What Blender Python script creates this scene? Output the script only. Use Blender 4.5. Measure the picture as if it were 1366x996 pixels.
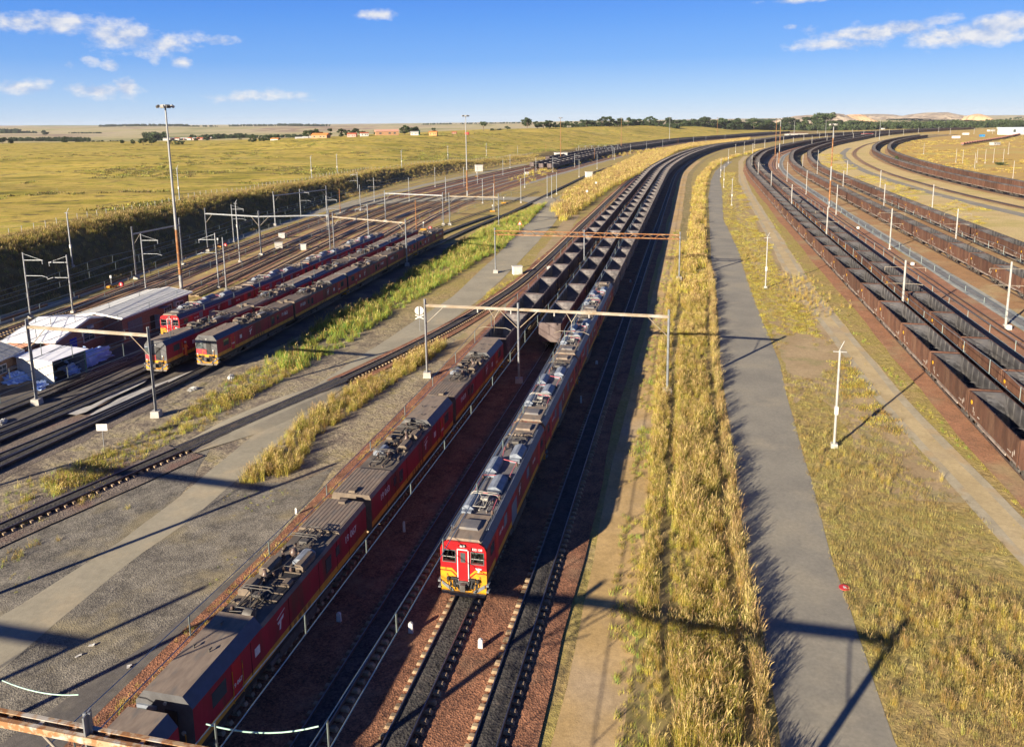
import bpy, bmesh, math, random
import numpy as np
from mathutils import Vector, Matrix
random.seed(7); rng = np.random.default_rng(7)
scene = bpy.context.scene
for o in list(bpy.data.objects): bpy.data.objects.remove(o)
R = math.radians
EXPO = 1.45; SKYS = .07
# ------------------------------------------------------------------ camera
CAM_H = 28.3; F = 1040.0; PW, PH = 1366, 996
AX = np.array([0.99990426, -0.01383723, 0.0])          # filled below
def cam_axes(nad=(764., 6200.), hy=162.):
    lo, hi = hy, 2000.
    for _ in range(80):
        cy = (lo+hi)/2; v = np.array([nad[0]-683., nad[1]-cy]); b = np.linalg.norm(v); v /= b
        a = (cy-hy)*v[1]
        if a*b < F*F: lo = cy
        else: hi = cy
    d = np.array([nad[0]-683., nad[1]-cy, F]); d /= np.linalg.norm(d)
    fw = np.array([0, 0, 1.]); y = fw-d*np.dot(fw, d); y /= np.linalg.norm(y); x = np.cross(d, y)
    return cy, x, y, -d
CY, X_, Y_, Z_ = cam_axes()
def P(px, py, z=0.0):
    """point of the place seen at photo pixel (px, py) on the level plane at height z"""
    r = np.array([px-683., py-CY, F]); w = np.array([r@X_, r@Y_, r@Z_]); t = (z-CAM_H)/w[2]
    return Vector((w[0]*t, w[1]*t, z))
def ray(px, py, D):
    r = np.array([px-683., py-CY, F]); w = np.array([r@X_, r@Y_, r@Z_]); t = D/w[1]
    return Vector((w[0]*t, D, CAM_H+w[2]*t))
def proj(p):
    q = np.array([p[0], p[1], p[2]-CAM_H]); v = q[0]*X_+q[1]*Y_+q[2]*Z_
    return 683+F*v[0]/v[2], CY+F*v[1]/v[2], v[2]
cd = bpy.data.cameras.new('camera'); cam = bpy.data.objects.new('camera', cd)
scene.collection.objects.link(cam); scene.camera = cam
cd.sensor_width = 36; cd.lens = F/PW*36; cd.shift_y = (CY-PH/2)/PW; cd.clip_end = 40000; cd.clip_start = .5
M3 = Matrix(((X_[0], -X_[1], -X_[2]), (Y_[0], -Y_[1], -Y_[2]), (Z_[0], -Z_[1], -Z_[2])))
cam.matrix_world = Matrix.Translation((0, 0, CAM_H)) @ M3.to_4x4()
scene.render.resolution_x, scene.render.resolution_y = 1024, 746
# ------------------------------------------------------------------ light
SUN_AZ, SUN_EL = 227.0, 17.2            # direction TO the sun, degrees from +X counter-clockwise
sd = Vector((math.cos(R(SUN_AZ))*math.cos(R(SUN_EL)), math.sin(R(SUN_AZ))*math.cos(R(SUN_EL)), math.sin(R(SUN_EL))))
sl = bpy.data.lights.new('sun', 'SUN'); sl.energy = 5.0; sl.angle = R(.53); sl.color = (1, .86, .66)
so = bpy.data.objects.new('sun', sl); scene.collection.objects.link(so)
so.rotation_euler = sd.to_track_quat('Z', 'Y').to_euler()
scene.view_settings.view_transform = 'Standard'; scene.view_settings.look = 'None'
scene.view_settings.exposure = EXPO; scene.view_settings.gamma = 1; scene.view_settings.use_curve_mapping = False
w = bpy.data.worlds.new('World'); scene.world = w; w.use_nodes = True
nt = w.node_tree; nt.nodes.clear()
def N(t, typ, **kw):
    n = t.nodes.new(typ)
    for k, v in kw.items(): setattr(n, k, v)
    return n
out = N(nt, 'ShaderNodeOutputWorld'); bg = N(nt, 'ShaderNodeBackground'); sky = N(nt, 'ShaderNodeTexSky', sky_type='NISHITA')
sky.sun_disc = False; sky.sun_elevation = R(SUN_EL); sky.sun_rotation = R(90-SUN_AZ)
sky.altitude = 1600; sky.air_density = 1.0; sky.dust_density = .35; sky.ozone_density = 3.0
bg.inputs['Strength'].default_value = SKYS
def M(t, op, a, b=None, c=None, clamp=False):
    n = N(t, 'ShaderNodeMath', operation=op, use_clamp=clamp)
    for i, v in enumerate((a, b, c)):
        if v is None: continue
        if isinstance(v, (int, float)): n.inputs[i].default_value = v
        else: t.links.new(v, n.inputs[i])
    return n.outputs[0]
tc = N(nt, 'ShaderNodeTexCoord'); sep = N(nt, 'ShaderNodeSeparateXYZ'); nt.links.new(tc.outputs['Generated'], sep.inputs[0])
az = M(nt, 'ARCTAN2', sep.outputs[0], sep.outputs[1]); el = M(nt, 'ARCSINE', sep.outputs[2])
def fbm(sx, sy, sz, off, scale, det):
    mp = N(nt, 'ShaderNodeMapping'); mp.inputs['Scale'].default_value = (sx, sy, sz); mp.inputs['Location'].default_value = off
    nt.links.new(tc.outputs['Generated'], mp.inputs[0])
    n = N(nt, 'ShaderNodeTexNoise'); n.inputs['Scale'].default_value = scale; n.inputs['Detail'].default_value = det; n.inputs['Roughness'].default_value = .62
    nt.links.new(mp.outputs[0], n.inputs[0]); return n.outputs['Fac']
nz = fbm(1, 1, 1.7, (0, 0, 0), 34, 7); nz2 = fbm(1, 1, 1.7, (.012, .0, -.022), 34, 7)
CL = [(55,30,62,13,.95),(160,47,42,20,1),(225,60,44,12,.8),(288,54,32,8,.8),(35,117,40,9,.75),(122,120,46,9,.8),(168,117,13,13,.9),(340,129,74,9,.7),(20,24,30,9,.7),(190,72,60,8,.55),(95,128,60,7,.5),(400,134,30,5,.5),
      (502,21,26,8,.8),(92,87,9,6,.6),(120,83,13,7,.6),(150,88,14,9,.65),(208,81,9,8,.6),(243,84,15,9,.75),(1058,1,44,5,.8),(1056,36,12,5,.6),
      (1125,58,60,10,.85),(1150,46,50,12,1),(1200,37,46,9,.9),(1255,27,26,8,.75),(1080,40,16,7,.6),(1305,46,70,14,1),(1338,36,36,14,1.1)]
acc = None
for (px, py, hw, hh, s) in CL:
    d = ray(px, py, 100) - Vector((0, 0, CAM_H)); d.normalize()
    a0 = math.atan2(d.x, d.y); e0 = math.asin(d.z); sa = hw/F*1.0; se = hh/F*1.0
    u = M(nt, 'MULTIPLY', M(nt, 'SUBTRACT', az, a0), 1/sa); v = M(nt, 'MULTIPLY', M(nt, 'SUBTRACT', el, e0), 1/se)
    r2 = M(nt, 'ADD', M(nt, 'MULTIPLY', u, u), M(nt, 'MULTIPLY', v, v))
    g = M(nt, 'MULTIPLY', M(nt, 'EXPONENT', M(nt, 'MULTIPLY', r2, -.85)), s)
    acc = g if acc is None else M(nt, 'MAXIMUM', acc, g)
dens = M(nt, 'MULTIPLY', M(nt, 'SUBTRACT', M(nt, 'ADD', acc, M(nt, 'MULTIPLY', nz, 1.7)), 1.20), 1.9, clamp=True)
dens = M(nt, 'MULTIPLY', dens, M(nt, 'MULTIPLY', acc, 3.0, clamp=True))
dens = M(nt, 'MULTIPLY', dens, .86)
lit = M(nt, 'ADD', M(nt, 'MULTIPLY', M(nt, 'SUBTRACT', nz, nz2), 3.2), .55, clamp=True)  # painted cloud shading: pale lit sides and bluish shaded sides from offset noise
cc = N(nt, 'ShaderNodeMix', data_type='RGBA'); cc.inputs[6].default_value = tuple(v/(SKYS*2**EXPO) for v in (.46, .56, .78))+(1,); cc.inputs[7].default_value = tuple(v/(SKYS*2**EXPO) for v in (.92, .90, .88))+(1,)
nt.links.new(lit, cc.inputs[0])
# the deep blue of the photograph's sky: darkened overhead, out of view, to weaken the fill light
er = N(nt, 'ShaderNodeValToRGB'); nt.links.new(M(nt, 'MULTIPLY', el, 1/.62), er.inputs[0])
KS = 1/(SKYS*2**EXPO); e_ = er.color_ramp.elements
def hx(r, g, b_): return tuple(((v/255+.055)/1.055)**2.4*KS for v in (r, g, b_))+(1,)
stops = [(0, hx(196, 215, 240)), (.05, hx(163, 198, 242)), (.12, hx(112, 168, 242)), (.20, hx(84, 150, 240)), (.26, hx(66, 134, 236)), (.42, hx(30, 78, 175)), (1, hx(22, 55, 125))]
while len(e_) < len(stops): e_.new(.5)
for k, (p_, c_) in enumerate(stops): e_[k].position = p_; e_[k].color = c_
hs = N(nt, 'ShaderNodeMix', data_type='RGBA'); hs.inputs[0].default_value = .88; nt.links.new(sky.outputs[0], hs.inputs[6]); nt.links.new(er.outputs[0], hs.inputs[7])
mx = N(nt, 'ShaderNodeMix', data_type='RGBA'); nt.links.new(dens, mx.inputs[0]); nt.links.new(hs.outputs[2], mx.inputs[6]); nt.links.new(cc.outputs[2], mx.inputs[7])
nt.links.new(mx.outputs[2], bg.inputs[0]); nt.links.new(bg.outputs[0], out.inputs[0])
# ------------------------------------------------------------------ helpers
COL = scene.collection
def tag(o, label=None, cat=None, group=None, kind=None):
    if label: o['label'] = label
    if cat: o['category'] = cat
    if group: o['group'] = group
    if kind: o['kind'] = kind
    return o
def empty(name, loc=(0, 0, 0), rz=0, **kw):
    o = bpy.data.objects.new(name, None); COL.objects.link(o); o.location = loc; o.rotation_euler = (0, 0, rz)
    o.empty_display_size = .3; return tag(o, **kw)
def copy_tree(o, parent=None):
    c = o.copy(); COL.objects.link(c); c.parent = parent
    for ch in KIDS.get(o.name, []):
        c2 = copy_tree(bpy.data.objects[ch], c); KIDS.setdefault(c.name, []).append(c2.name)
    return c
KIDS = {}
ONES = ['', 'first', 'second', 'third', 'fourth', 'fifth', 'sixth', 'seventh', 'eighth', 'ninth', 'tenth', 'eleventh', 'twelfth', 'thirteenth', 'fourteenth', 'fifteenth', 'sixteenth', 'seventeenth', 'eighteenth', 'nineteenth']
TENS = {2: 'twent', 3: 'thirt', 4: 'fort', 5: 'fift', 6: 'sixt', 7: 'sevent', 8: 'eight', 9: 'ninet'}
def nth(n):
    if n < 20: return ONES[n]
    t, u = divmod(n, 10)
    if n >= 100: return '%dth' % n
    return TENS[t]+'ieth' if u == 0 else TENS[t]+'y-'+ONES[u]
class MB:
    def __init__(s): s.v = []; s.f = []; s.m = []; s.sm = []
    def add(s, vs, fs, m=0, smooth=False):
        k = len(s.v); s.v += [tuple(v) for v in vs]; s.f += [tuple(i+k for i in f) for f in fs]; s.m += [m]*len(fs); s.sm += [smooth]*len(fs); return s
    def box(s, c, d, m=0, rz=0, ry=0, rx=0, taper=1.0):
        M4 = Matrix.Translation(c) @ Matrix.Rotation(rz, 4, 'Z') @ Matrix.Rotation(ry, 4, 'Y') @ Matrix.Rotation(rx, 4, 'X')
        x, y, z = d[0]/2, d[1]/2, d[2]/2
        vs = [M4 @ Vector((a*x*(taper if cz > 0 else 1), b*y*(taper if cz > 0 else 1), cz*z)) for cz in (-1, 1) for (a, b) in ((-1, -1), (1, -1), (1, 1), (-1, 1))]
        return s.add(vs, [(3, 2, 1, 0), (4, 5, 6, 7), (0, 1, 5, 4), (1, 2, 6, 5), (2, 3, 7, 6), (3, 0, 4, 7)], m)
    def prism(s, poly, x0, x1, m=0, ax='x', caps=True, smooth=False):
        """poly of (a,b) extruded along ax: x -> (x,a,b); y -> (a,y,b); z -> (a,b,z)"""
        n = len(poly)
        def pt(t, p): return {'x': (t, p[0], p[1]), 'y': (p[0], t, p[1]), 'z': (p[0], p[1], t)}[ax]
        vs = [pt(x0, p) for p in poly]+[pt(x1, p) for p in poly]
        s.add(vs, [(i, (i+1) % n, n+(i+1) % n, n+i) for i in range(n)], m, smooth)
        if caps: s.add(vs, [tuple(range(n-1, -1, -1)), tuple(range(n, 2*n))], m)
        return s
    def tube(s, pts, r, m=0, n=6, r2=None, cap=True):
        pts = [Vector(p) for p in pts]; k = len(pts); rs = [r+((r2 if r2 is not None else r)-r)*i/max(1, k-1) for i in range(k)]
        vs = []; up = None
        for i, p in enumerate(pts):
            t = (pts[min(i+1, k-1)]-pts[max(i-1, 0)]).normalized()
            if up is None: up = Vector((0, 0, 1)) if abs(t.z) < .9 else Vector((1, 0, 0))
            a = t.cross(up).normalized(); b = a.cross(t)
            for j in range(n):
                q = 2*math.pi*j/n; vs.append(p+(a*math.cos(q)+b*math.sin(q))*rs[i])
        fs = [(i*n+j, i*n+(j+1) % n, (i+1)*n+(j+1) % n, (i+1)*n+j) for i in range(k-1) for j in range(n)]
        s.add(vs, fs, m, n > 4)
        if cap: s.add(vs, [tuple(range(n-1, -1, -1)), tuple(range((k-1)*n, k*n))], m)
        return s
    def lathe(s, prof, c=(0, 0, 0), m=0, n=10, ax='z'):
        vs = []
        for (r, h) in prof:
            for j in range(n):
                q = 2*math.pi*j/n; a, b = r*math.cos(q), r*math.sin(q)
                vs.append({'z': (c[0]+a, c[1]+b, c[2]+h), 'y': (c[0]+a, c[1]+h, c[2]+b), 'x': (c[0]+h, c[1]+a, c[2]+b)}[ax])
        k = len(prof)
        s.add(vs, [(i*n+j, i*n+(j+1) % n, (i+1)*n+(j+1) % n, (i+1)*n+j) for i in range(k-1) for j in range(n)], m, True)
        s.add(vs, [tuple(range(n-1, -1, -1)), tuple(range((k-1)*n, k*n))], m); return s
    def build(s, name, mats, parent=None, loc=None, rz=0, bevel=0, **kw):
        me = bpy.data.meshes.new(name); me.from_pydata(s.v, [], s.f)
        for mt in (mats if isinstance(mats, (list, tuple)) else [mats]): me.materials.append(mt)
        me.polygons.foreach_set('material_index', s.m); me.polygons.foreach_set('use_smooth', s.sm)
        me.update()
        o = bpy.data.objects.new(name, me); COL.objects.link(o)
        if bevel:
            b = o.modifiers.new('bevel', 'BEVEL'); b.width = bevel; b.segments = 1; b.limit_method = 'ANGLE'
        if parent is not None: o.parent = parent; KIDS.setdefault(parent.name, []).append(o.name)
        if loc is not None: o.location = loc
        o.rotation_euler = (0, 0, rz)
        return tag(o, **kw)
# ------------------------------------------------------------------ materials
MATS = {}
def mat(name, c1, c2=None, scale=3.0, rough=.8, metal=0.0, det=5, bump=0.0, bscale=30, coord='Object', thr=(.35, .65), c3=None, s3=.6, t3=(.5, .62), stretch=None, rnd=0.0, vor=0, grain=0, gsc=3.5):
    if name in MATS: return MATS[name]
    m = bpy.data.materials.new(name); m.use_nodes = True; t = m.node_tree; b = t.nodes['Principled BSDF']
    b.inputs['Roughness'].default_value = rough; b.inputs['Metallic'].default_value = metal
    b.inputs['Specular IOR Level'].default_value = .35
    tcn = N(t, 'ShaderNodeTexCoord'); src = tcn.outputs[coord]
    if stretch:
        mp = N(t, 'ShaderNodeMapping'); mp.inputs['Scale'].default_value = stretch; t.links.new(src, mp.inputs[0]); src = mp.outputs[0]
    def noise(sc, d=5, r=.6):
        n = N(t, 'ShaderNodeTexNoise'); n.inputs['Scale'].default_value = sc; n.inputs['Detail'].default_value = d; n.inputs['Roughness'].default_value = r
        t.links.new(src, n.inputs[0]); return n.outputs['Fac']
    def ramp(f, a, z):
        mr = N(t, 'ShaderNodeMapRange'); mr.interpolation_type = 'SMOOTHSTEP'; mr.inputs[1].default_value = a; mr.inputs[2].default_value = z; t.links.new(f, mr.inputs[0]); return mr.outputs[0]
    col = None
    if c2 is None: c2 = tuple(x*.75 for x in c1)
    mixn = N(t, 'ShaderNodeMix', data_type='RGBA'); mixn.inputs[6].default_value = (*c1, 1); mixn.inputs[7].default_value = (*c2, 1)
    if vor:
        vn = N(t, 'ShaderNodeTexVoronoi'); vn.inputs['Scale'].default_value = vor; t.links.new(src, vn.inputs[0])
        sp = N(t, 'ShaderNodeSeparateColor'); t.links.new(vn.outputs['Color'], sp.inputs[0])
        f = M(t, 'ADD', M(t, 'MULTIPLY', sp.outputs[0], .65), M(t, 'MULTIPLY', ramp(noise(scale, det), *thr), .35)); bumpsrc = vn.outputs['Distance']
    else: f = ramp(noise(scale, det), *thr); bumpsrc = None
    t.links.new(f, mixn.inputs[0]); col = mixn.outputs[2]
    if c3 is not None:
        m3 = N(t, 'ShaderNodeMix', data_type='RGBA'); t.links.new(col, m3.inputs[6]); m3.inputs[7].default_value = (*c3, 1)
        t.links.new(ramp(noise(s3, 4), *t3), m3.inputs[0]); col = m3.outputs[2]
    if grain:
        gm = N(t, 'ShaderNodeMapRange'); gm.inputs[1].default_value = .32; gm.inputs[2].default_value = .68; gm.inputs[3].default_value = 1-grain; gm.inputs[4].default_value = 1+grain*.7; t.links.new(noise(gsc, 8, .78), gm.inputs[0])
        vs_ = N(t, 'ShaderNodeVectorMath', operation='SCALE'); t.links.new(col, vs_.inputs[0]); t.links.new(gm.outputs[0], vs_.inputs['Scale']); col = vs_.outputs[0]
    if rnd:
        oi = N(t, 'ShaderNodeObjectInfo'); hsv = N(t, 'ShaderNodeHueSaturation'); t.links.new(col, hsv.inputs['Color'])
        t.links.new(M(t, 'ADD', M(t, 'MULTIPLY', oi.outputs['Random'], 2*rnd), 1-rnd), hsv.inputs['Value']); col = hsv.outputs[0]
    t.links.new(col, b.inputs['Base Color'])
    if bump:
        bn = N(t, 'ShaderNodeBump'); bn.inputs['Strength'].default_value = min(1, bump); bn.inputs['Distance'].default_value = .03 if bump <= 1 else .06
        t.links.new(bumpsrc if bumpsrc else noise(bscale, 4), bn.inputs['Height']); t.links.new(bn.outputs[0], b.inputs['Normal'])
    MATS[name] = m; return m
def glass(name, c=(.02, .03, .035)):
    m = mat(name, c, c, rough=.08); m.node_tree.nodes['Principled BSDF'].inputs['Specular IOR Level'].default_value = .8; return m
ballast = mat('red_ballast', (.40, .185, .10), (.075, .035, .024), scale=.7, vor=11, bump=.8, rough=.95, grain=.3, gsc=2, c3=(.24, .15, .09), s3=.25, t3=(.5, .8))
ballast_far = mat('yard_ballast', (.42, .20, .11), (.22, .12, .07), scale=.4, vor=9, bump=.6, rough=.95, c3=(.34, .25, .14), s3=.08, t3=(.5, .7), grain=.35, gsc=1.6)
ballast_tan = mat('tan_ballast', (.42, .25, .12), (.24, .135, .07), scale=.4, vor=9, bump=.6, rough=.95, c3=(.40, .30, .16), s3=.1, t3=(.45, .65), grain=.3, gsc=1.6)
grey_ballast = mat('grey_ballast', (.24, .20, .165), (.08, .065, .055), scale=.5, vor=9, bump=1, rough=.95, c3=(.17, .10, .08), s3=.2, t3=(.5, .7))
gravel = mat('grey_gravel', (.29, .265, .21), (.07, .066, .062), scale=.4, vor=13, bump=.55, grain=.45, gsc=1.2, rough=.95, c3=(.25, .215, .135), s3=.16, t3=(.48, .66))
coal_ground = mat('coal_ground', (.11, .10, .09), (.07, .065, .062), scale=.5, rough=.9, bump=.5, bscale=14, c3=(.17, .145, .115), s3=.16, t3=(.45, .7), grain=.3, gsc=2)
coal_track = mat('coal_ballast', (.085, .078, .07), (.018, .018, .018), scale=1, vor=8, bump=1, rough=.9, c3=(.10, .08, .065), s3=.6, t3=(.55, .7))
asphalt = mat('asphalt', (.26, .245, .20), (.215, .203, .17), scale=.22, rough=.9, bump=.25, bscale=60, c3=(.29, .265, .205), s3=.14, t3=(.48, .66), grain=.2, gsc=4)
asphalt_w = mat('worn_asphalt', (.335, .305, .225), (.28, .256, .19), scale=.18, rough=.92, bump=.25, bscale=50, c3=(.40, .34, .23), s3=.22, t3=(.52, .75), grain=.14, gsc=2)
asphalt_d = mat('dark_track', (.14, .13, .115), (.10, .095, .09), scale=.35, rough=.92, bump=.4, bscale=30, c3=(.17, .155, .125), s3=.3, t3=(.5, .7), grain=.3)
dirt = mat('dirt', (.52, .36, .16), (.40, .275, .115), scale=.25, rough=.95, bump=.4, bscale=12, c3=(.42, .32, .20), s3=.08, t3=(.45, .7), grain=.28)
sand = mat('sandy_dirt', (.40, .30, .17), (.33, .24, .13), scale=.2, rough=.95, bump=.4, bscale=9, c3=(.30, .25, .12), s3=.35, t3=(.5, .65), grain=.3)
dirt_g = mat('grey_dirt', (.50, .40, .225), (.42, .33, .18), scale=.3, rough=.95, bump=.4, bscale=12, c3=(.39, .31, .2), s3=.12, t3=(.45, .7), grain=.2)
concrete = mat('concrete', (.46, .45, .41), (.38, .37, .34), scale=1.2, rough=.85, bump=.2)
concrete_l = mat('pale_concrete', (.40, .39, .36), (.32, .31, .29), scale=1.5, rough=.8, bump=.1)
stone_w = mat('white_paint', (.58, .575, .54), (.46, .455, .43), scale=3, rough=.6)
galv = mat('galvanised_steel', (.34, .36, .375), (.25, .265, .28), scale=2, rough=.45, metal=.5)
steel_d = mat('dark_steel', (.10, .095, .09), (.06, .055, .05), scale=3, rough=.6)
rust = mat('rusty_steel', (.28, .125, .045), (.18, .08, .035), scale=2.5, rough=.85, c3=(.38, .26, .15), s3=.9, t3=(.5, .7))
cream_st = mat('faded_cream_paint', (.27, .24, .19), (.20, .14, .08), scale=1.6, rough=.7, c3=(.33, .32, .29), s3=.8, t3=(.45, .7))
rail_m = mat('rail_steel', (.075, .05, .04), (.05, .035, .03), scale=4, rough=.6)
rail_top = mat('rail_head', (.26, .26, .27), (.2, .2, .21), scale=4, rough=.38, metal=.9)
sleeper_m = mat('concrete_sleeper', (.33, .25, .16), (.20, .14, .09), scale=2.5, rough=.9, rnd=.25)
wire_m = mat('contact_wire', (.30, .38, .36), (.25, .30, .30), rough=.4, metal=.6)
# ------------------------------------------------------------------ alignments
class Path:
    def __init__(s, pts, ds=4.0, sm=0.0):
        p = np.array([(q[0], q[1]) for q in pts], float)
        d = np.r_[0, np.cumsum(np.hypot(*np.diff(p, axis=0).T))]
        n = max(4, int(d[-1]/ds)+1); t = np.linspace(0, d[-1], n); q = np.c_[np.interp(t, d, p[:, 0]), np.interp(t, d, p[:, 1])]
        if sm:
            k = int(3*sm/ds)+1; ker = np.exp(-.5*(np.arange(-k, k+1)*ds/sm)**2); ker /= ker.sum()
            a = np.vstack([q[0]+(q[0]-q[1])*np.arange(k, 0, -1)[:, None], q, q[-1]+(q[-1]-q[-2])*np.arange(1, k+1)[:, None]])
            q = np.c_[np.convolve(a[:, 0], ker, 'valid'), np.convolve(a[:, 1], ker, 'valid')]
        s.set(q)
    def set(s, q):
        s.q = q; s.d = np.r_[0, np.cumsum(np.hypot(*np.diff(q, axis=0).T))]; s.L = s.d[-1]
        t = np.gradient(q, axis=0); s.t = t/np.linalg.norm(t, axis=1)[:, None]; s.n = np.c_[s.t[:, 1], -s.t[:, 0]]
    def off(s, o):                                  # o > 0 : to the right of the line
        r = Path.__new__(Path); r.set(s.q+s.n*o); return r
    def at(s, d):
        return np.array([np.interp(d, s.d, s.q[:, 0]), np.interp(d, s.d, s.q[:, 1])])
    def ang(s, d):
        return math.atan2(np.interp(d, s.d, s.t[:, 1]), np.interp(d, s.d, s.t[:, 0]))
    def s_at_y(s, y): return float(np.interp(y, s.q[:, 1], s.d))
    def x_at_y(s, y): return np.interp(y, s.q[:, 1], s.q[:, 0])
    def cut(s, a, b):
        r = Path.__new__(Path); ds = np.r_[a, s.d[(s.d > a) & (s.d < b)], b]
        r.set(np.c_[np.interp(ds, s.d, s.q[:, 0]), np.interp(ds, s.d, s.q[:, 1])]); return r
A3r = [(123.2, 547), (150.1, 624.6), (184.6, 718.4), (216, 789), (264, 870), (331, 988), (392, 1103), (480, 1205), (600, 1330), (760, 1480), (930, 1630)]
A3 = Path([(-8.9+.2315*y-4.2, y) for y in (2, 60, 120, 180, 240, 300, 360, 420)]+[(x-1.3, y) for x, y in A3r], 4, 35)
A4, A2, A1 = A3.off(4.1), A3.off(-4.1), A3.off(-9.35)
A1 = A3.off(-9.3)
A0 = Path([(-53, 24), (-45, 38), (-36.9, 52.8), (-29.8, 65.9), (-18.5, 85.3), (-8.2, 108), (1.0, 134.2), (8.5, 165)]+[tuple(A1.off(-7.0-0*k).at(A1.s_at_y(y))) for k, y in enumerate((200, 250, 330, 420, 550, 700, 900, 1200))], 4, 8)
B1l = [(30.5, 20), (39.3, 56.6), (46.6, 88.5), (56.1, 129.5), (76.4, 217.7), (100.3, 317.2), (121.6, 405.7), (145.4, 485.7), (190.2, 607.7), (238.5, 711), (290, 810), (345, 905), (398, 990), (456, 1090), (520, 1190), (615, 1320), (760, 1480), (930, 1640)]
B1 = Path(B1l, 4, 28).off(1.4); B2 = B1.off(5.0); B3 = B1.off(9.3); B4 = B1.off(14.2); B5 = B1.off(24.7); B6 = B1.off(36.2)
C1l = [(171, 240), (174.1, 264.4), (180.9, 303.1), (191.3, 343.7), (200.5, 385), (213.6, 428), (234.9, 493), (275.1, 600), (321.2, 698.1), (379.4, 808.8), (420.8, 875.3), (470.6, 952.9), (560, 1075), (660, 1190)]
C1 = Path([(152, 60), (160, 150)]+C1l, 4, 30).off(1.4); C2 = C1.off(8.5 if 0 else 11.5)
C0 = C1.off(-14); 
Y1n = [(-76, 40), (-74.5, 80), (-72.3, 106.6), (-69.9, 125), (-67.6, 160), (-63.7, 208), (-58.9, 250.2), (-51.5, 291.5), (-33, 366.3), (-18, 418), (10.5, 510)]
D3c = [(164.2, 866.7), (207.6, 967.2), (253.1, 1055.4), (309.8, 1133.2), (372, 1226.2), (459.5, 1373.2), (532.7, 1480.7), (615.9, 1546.8)]
Dp = Path(D3c, 4, 20).off(-26.5)
Y1 = Path(Y1n+[(30, 572), (52, 640), (88, 745)]+[tuple(q) for q in Dp.q[::8]], 4, 16)
YO = [0, 4.6, 11.2, 15.4, 20.2, 25.4, 31.0, 36.0]
YT = [Y1.off(o) for o in YO]
L3 = Path([(-51.5, 40), (-44.6, 62), (-40.2, 76), (-36.3, 90), (-32.5, 108), (-27.3, 135), (-20, 174), (-10.5, 213), (-.5, 244.5), (9.1, 284.3), (19.5, 328), (43, 424), (83.6, 558), (130, 668), (172, 751), (240, 880), (330, 1030), (440, 1180), (620, 1370)], 3, 9)
L2 = Path([(-57, 42), (-48.9, 66), (-41.2, 88.5), (-37.2, 108), (-32.3, 135), (-25.3, 174), (-16.5, 208), (-6, 240), (3, 262)], 3, 8)
L1 = Path([(-49.5, 82), (-45.4, 101), (-41.5, 120), (-37, 142), (-31, 174), (-23, 204), (-12, 240), (2, 285), (11, 320)], 3, 8)
LW = Path([(-56, 57), (-48.9, 70.3), (-44.5, 86.3), (-40.6, 104)], 3, 3)      # oil-dark siding in front of the depot
# ------------------------------------------------------------------ terrain
EB = [(-90, -100), (-84, 0), (-80.6, 119), (-77, 139), (-75, 172), (-69, 253), (-65.6, 306), (-52, 396), (-22, 474), (6, 545), (26, 610), (70, 740), (125, 875), (250, 1110), (400, 1350), (560, 1560), (900, 2000), (2000, 3200), (4000, 6000), (8000, 12000)]
EBx = np.array([e[0] for e in EB], float); EBy = np.array([e[1] for e in EB], float)
def sstep(a, b, x):
    t = np.clip((x-a)/(b-a), 0, 1); return t*t*(3-2*t)
FC = []
def fc(px, py, D, w=1.0): q = ray(px, py, D); FC.append((q.x, D, q.z, w))
for a in ((-200, 250, 250), (0, 236, 380), (240, 222, 420), (0, 205, 650), (240, 203, 620), (0, 193, 900), (-200, 195, 900), (120, 193, 900), (240, 193, 880), (340, 190, 880), (440, 183, 850), (520, 180, 850), (600, 176, 930), (700, 172, 1090), (780, 169.5, 1240),
          (850, 167.5, 1390), (920, 168.5, 1500), (1000, 172.5, 1640), (600, 187, 640), (700, 181, 800), (480, 205, 500), (780, 177, 980), (860, 177, 1120), (930, 177, 1300),
          (0, 189, 1400), (120, 188, 1500), (240, 187, 1500), (340, 184, 1500), (480, 182, 1450), (600, 178, 1500), (700, 176, 1800), (850, 176, 2100), (1000, 174, 2250),
          (0, 180, 2600), (160, 180, 2600), (320, 178, 2600), (480, 174, 2600), (640, 172, 2600), (800, 172, 2600), (1000, 170, 2600),
          (0, 170, 4600), (160, 169, 4600), (320, 168.7, 4600), (480, 168, 4600), (640, 165.5, 4600), (800, 163, 4600), (1000, 161, 4600),
          (0, 167.8, 7000), (160, 167.6, 7000), (320, 167.2, 7000), (480, 166.4, 7000), (640, 164, 7000), (800, 161.5, 7000), (1000, 158.5, 7000), (1150, 156.5, 7000), (1366, 153.5, 7000),
          (1000, 160, 4600), (1150, 159.5, 4600), (1366, 157.5, 4600), (1150, 163, 3000), (1366, 161, 3000), (1500, 158, 3000), (1600, 151, 7000)): fc(*a)
FCA = np.array(FC)
def fieldz(x, y):
    x = np.asarray(x, float); y = np.asarray(y, float); num = np.zeros_like(x); den = np.zeros_like(x)
    for fx, fy, fz, fw in FCA:
        s = .22*fy+30
        d2 = ((x-fx)/s)**2+((y-fy)/s)**2; wgt = 1/(d2+.02)**2; num += wgt*fz; den += wgt
    return num/den
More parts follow.
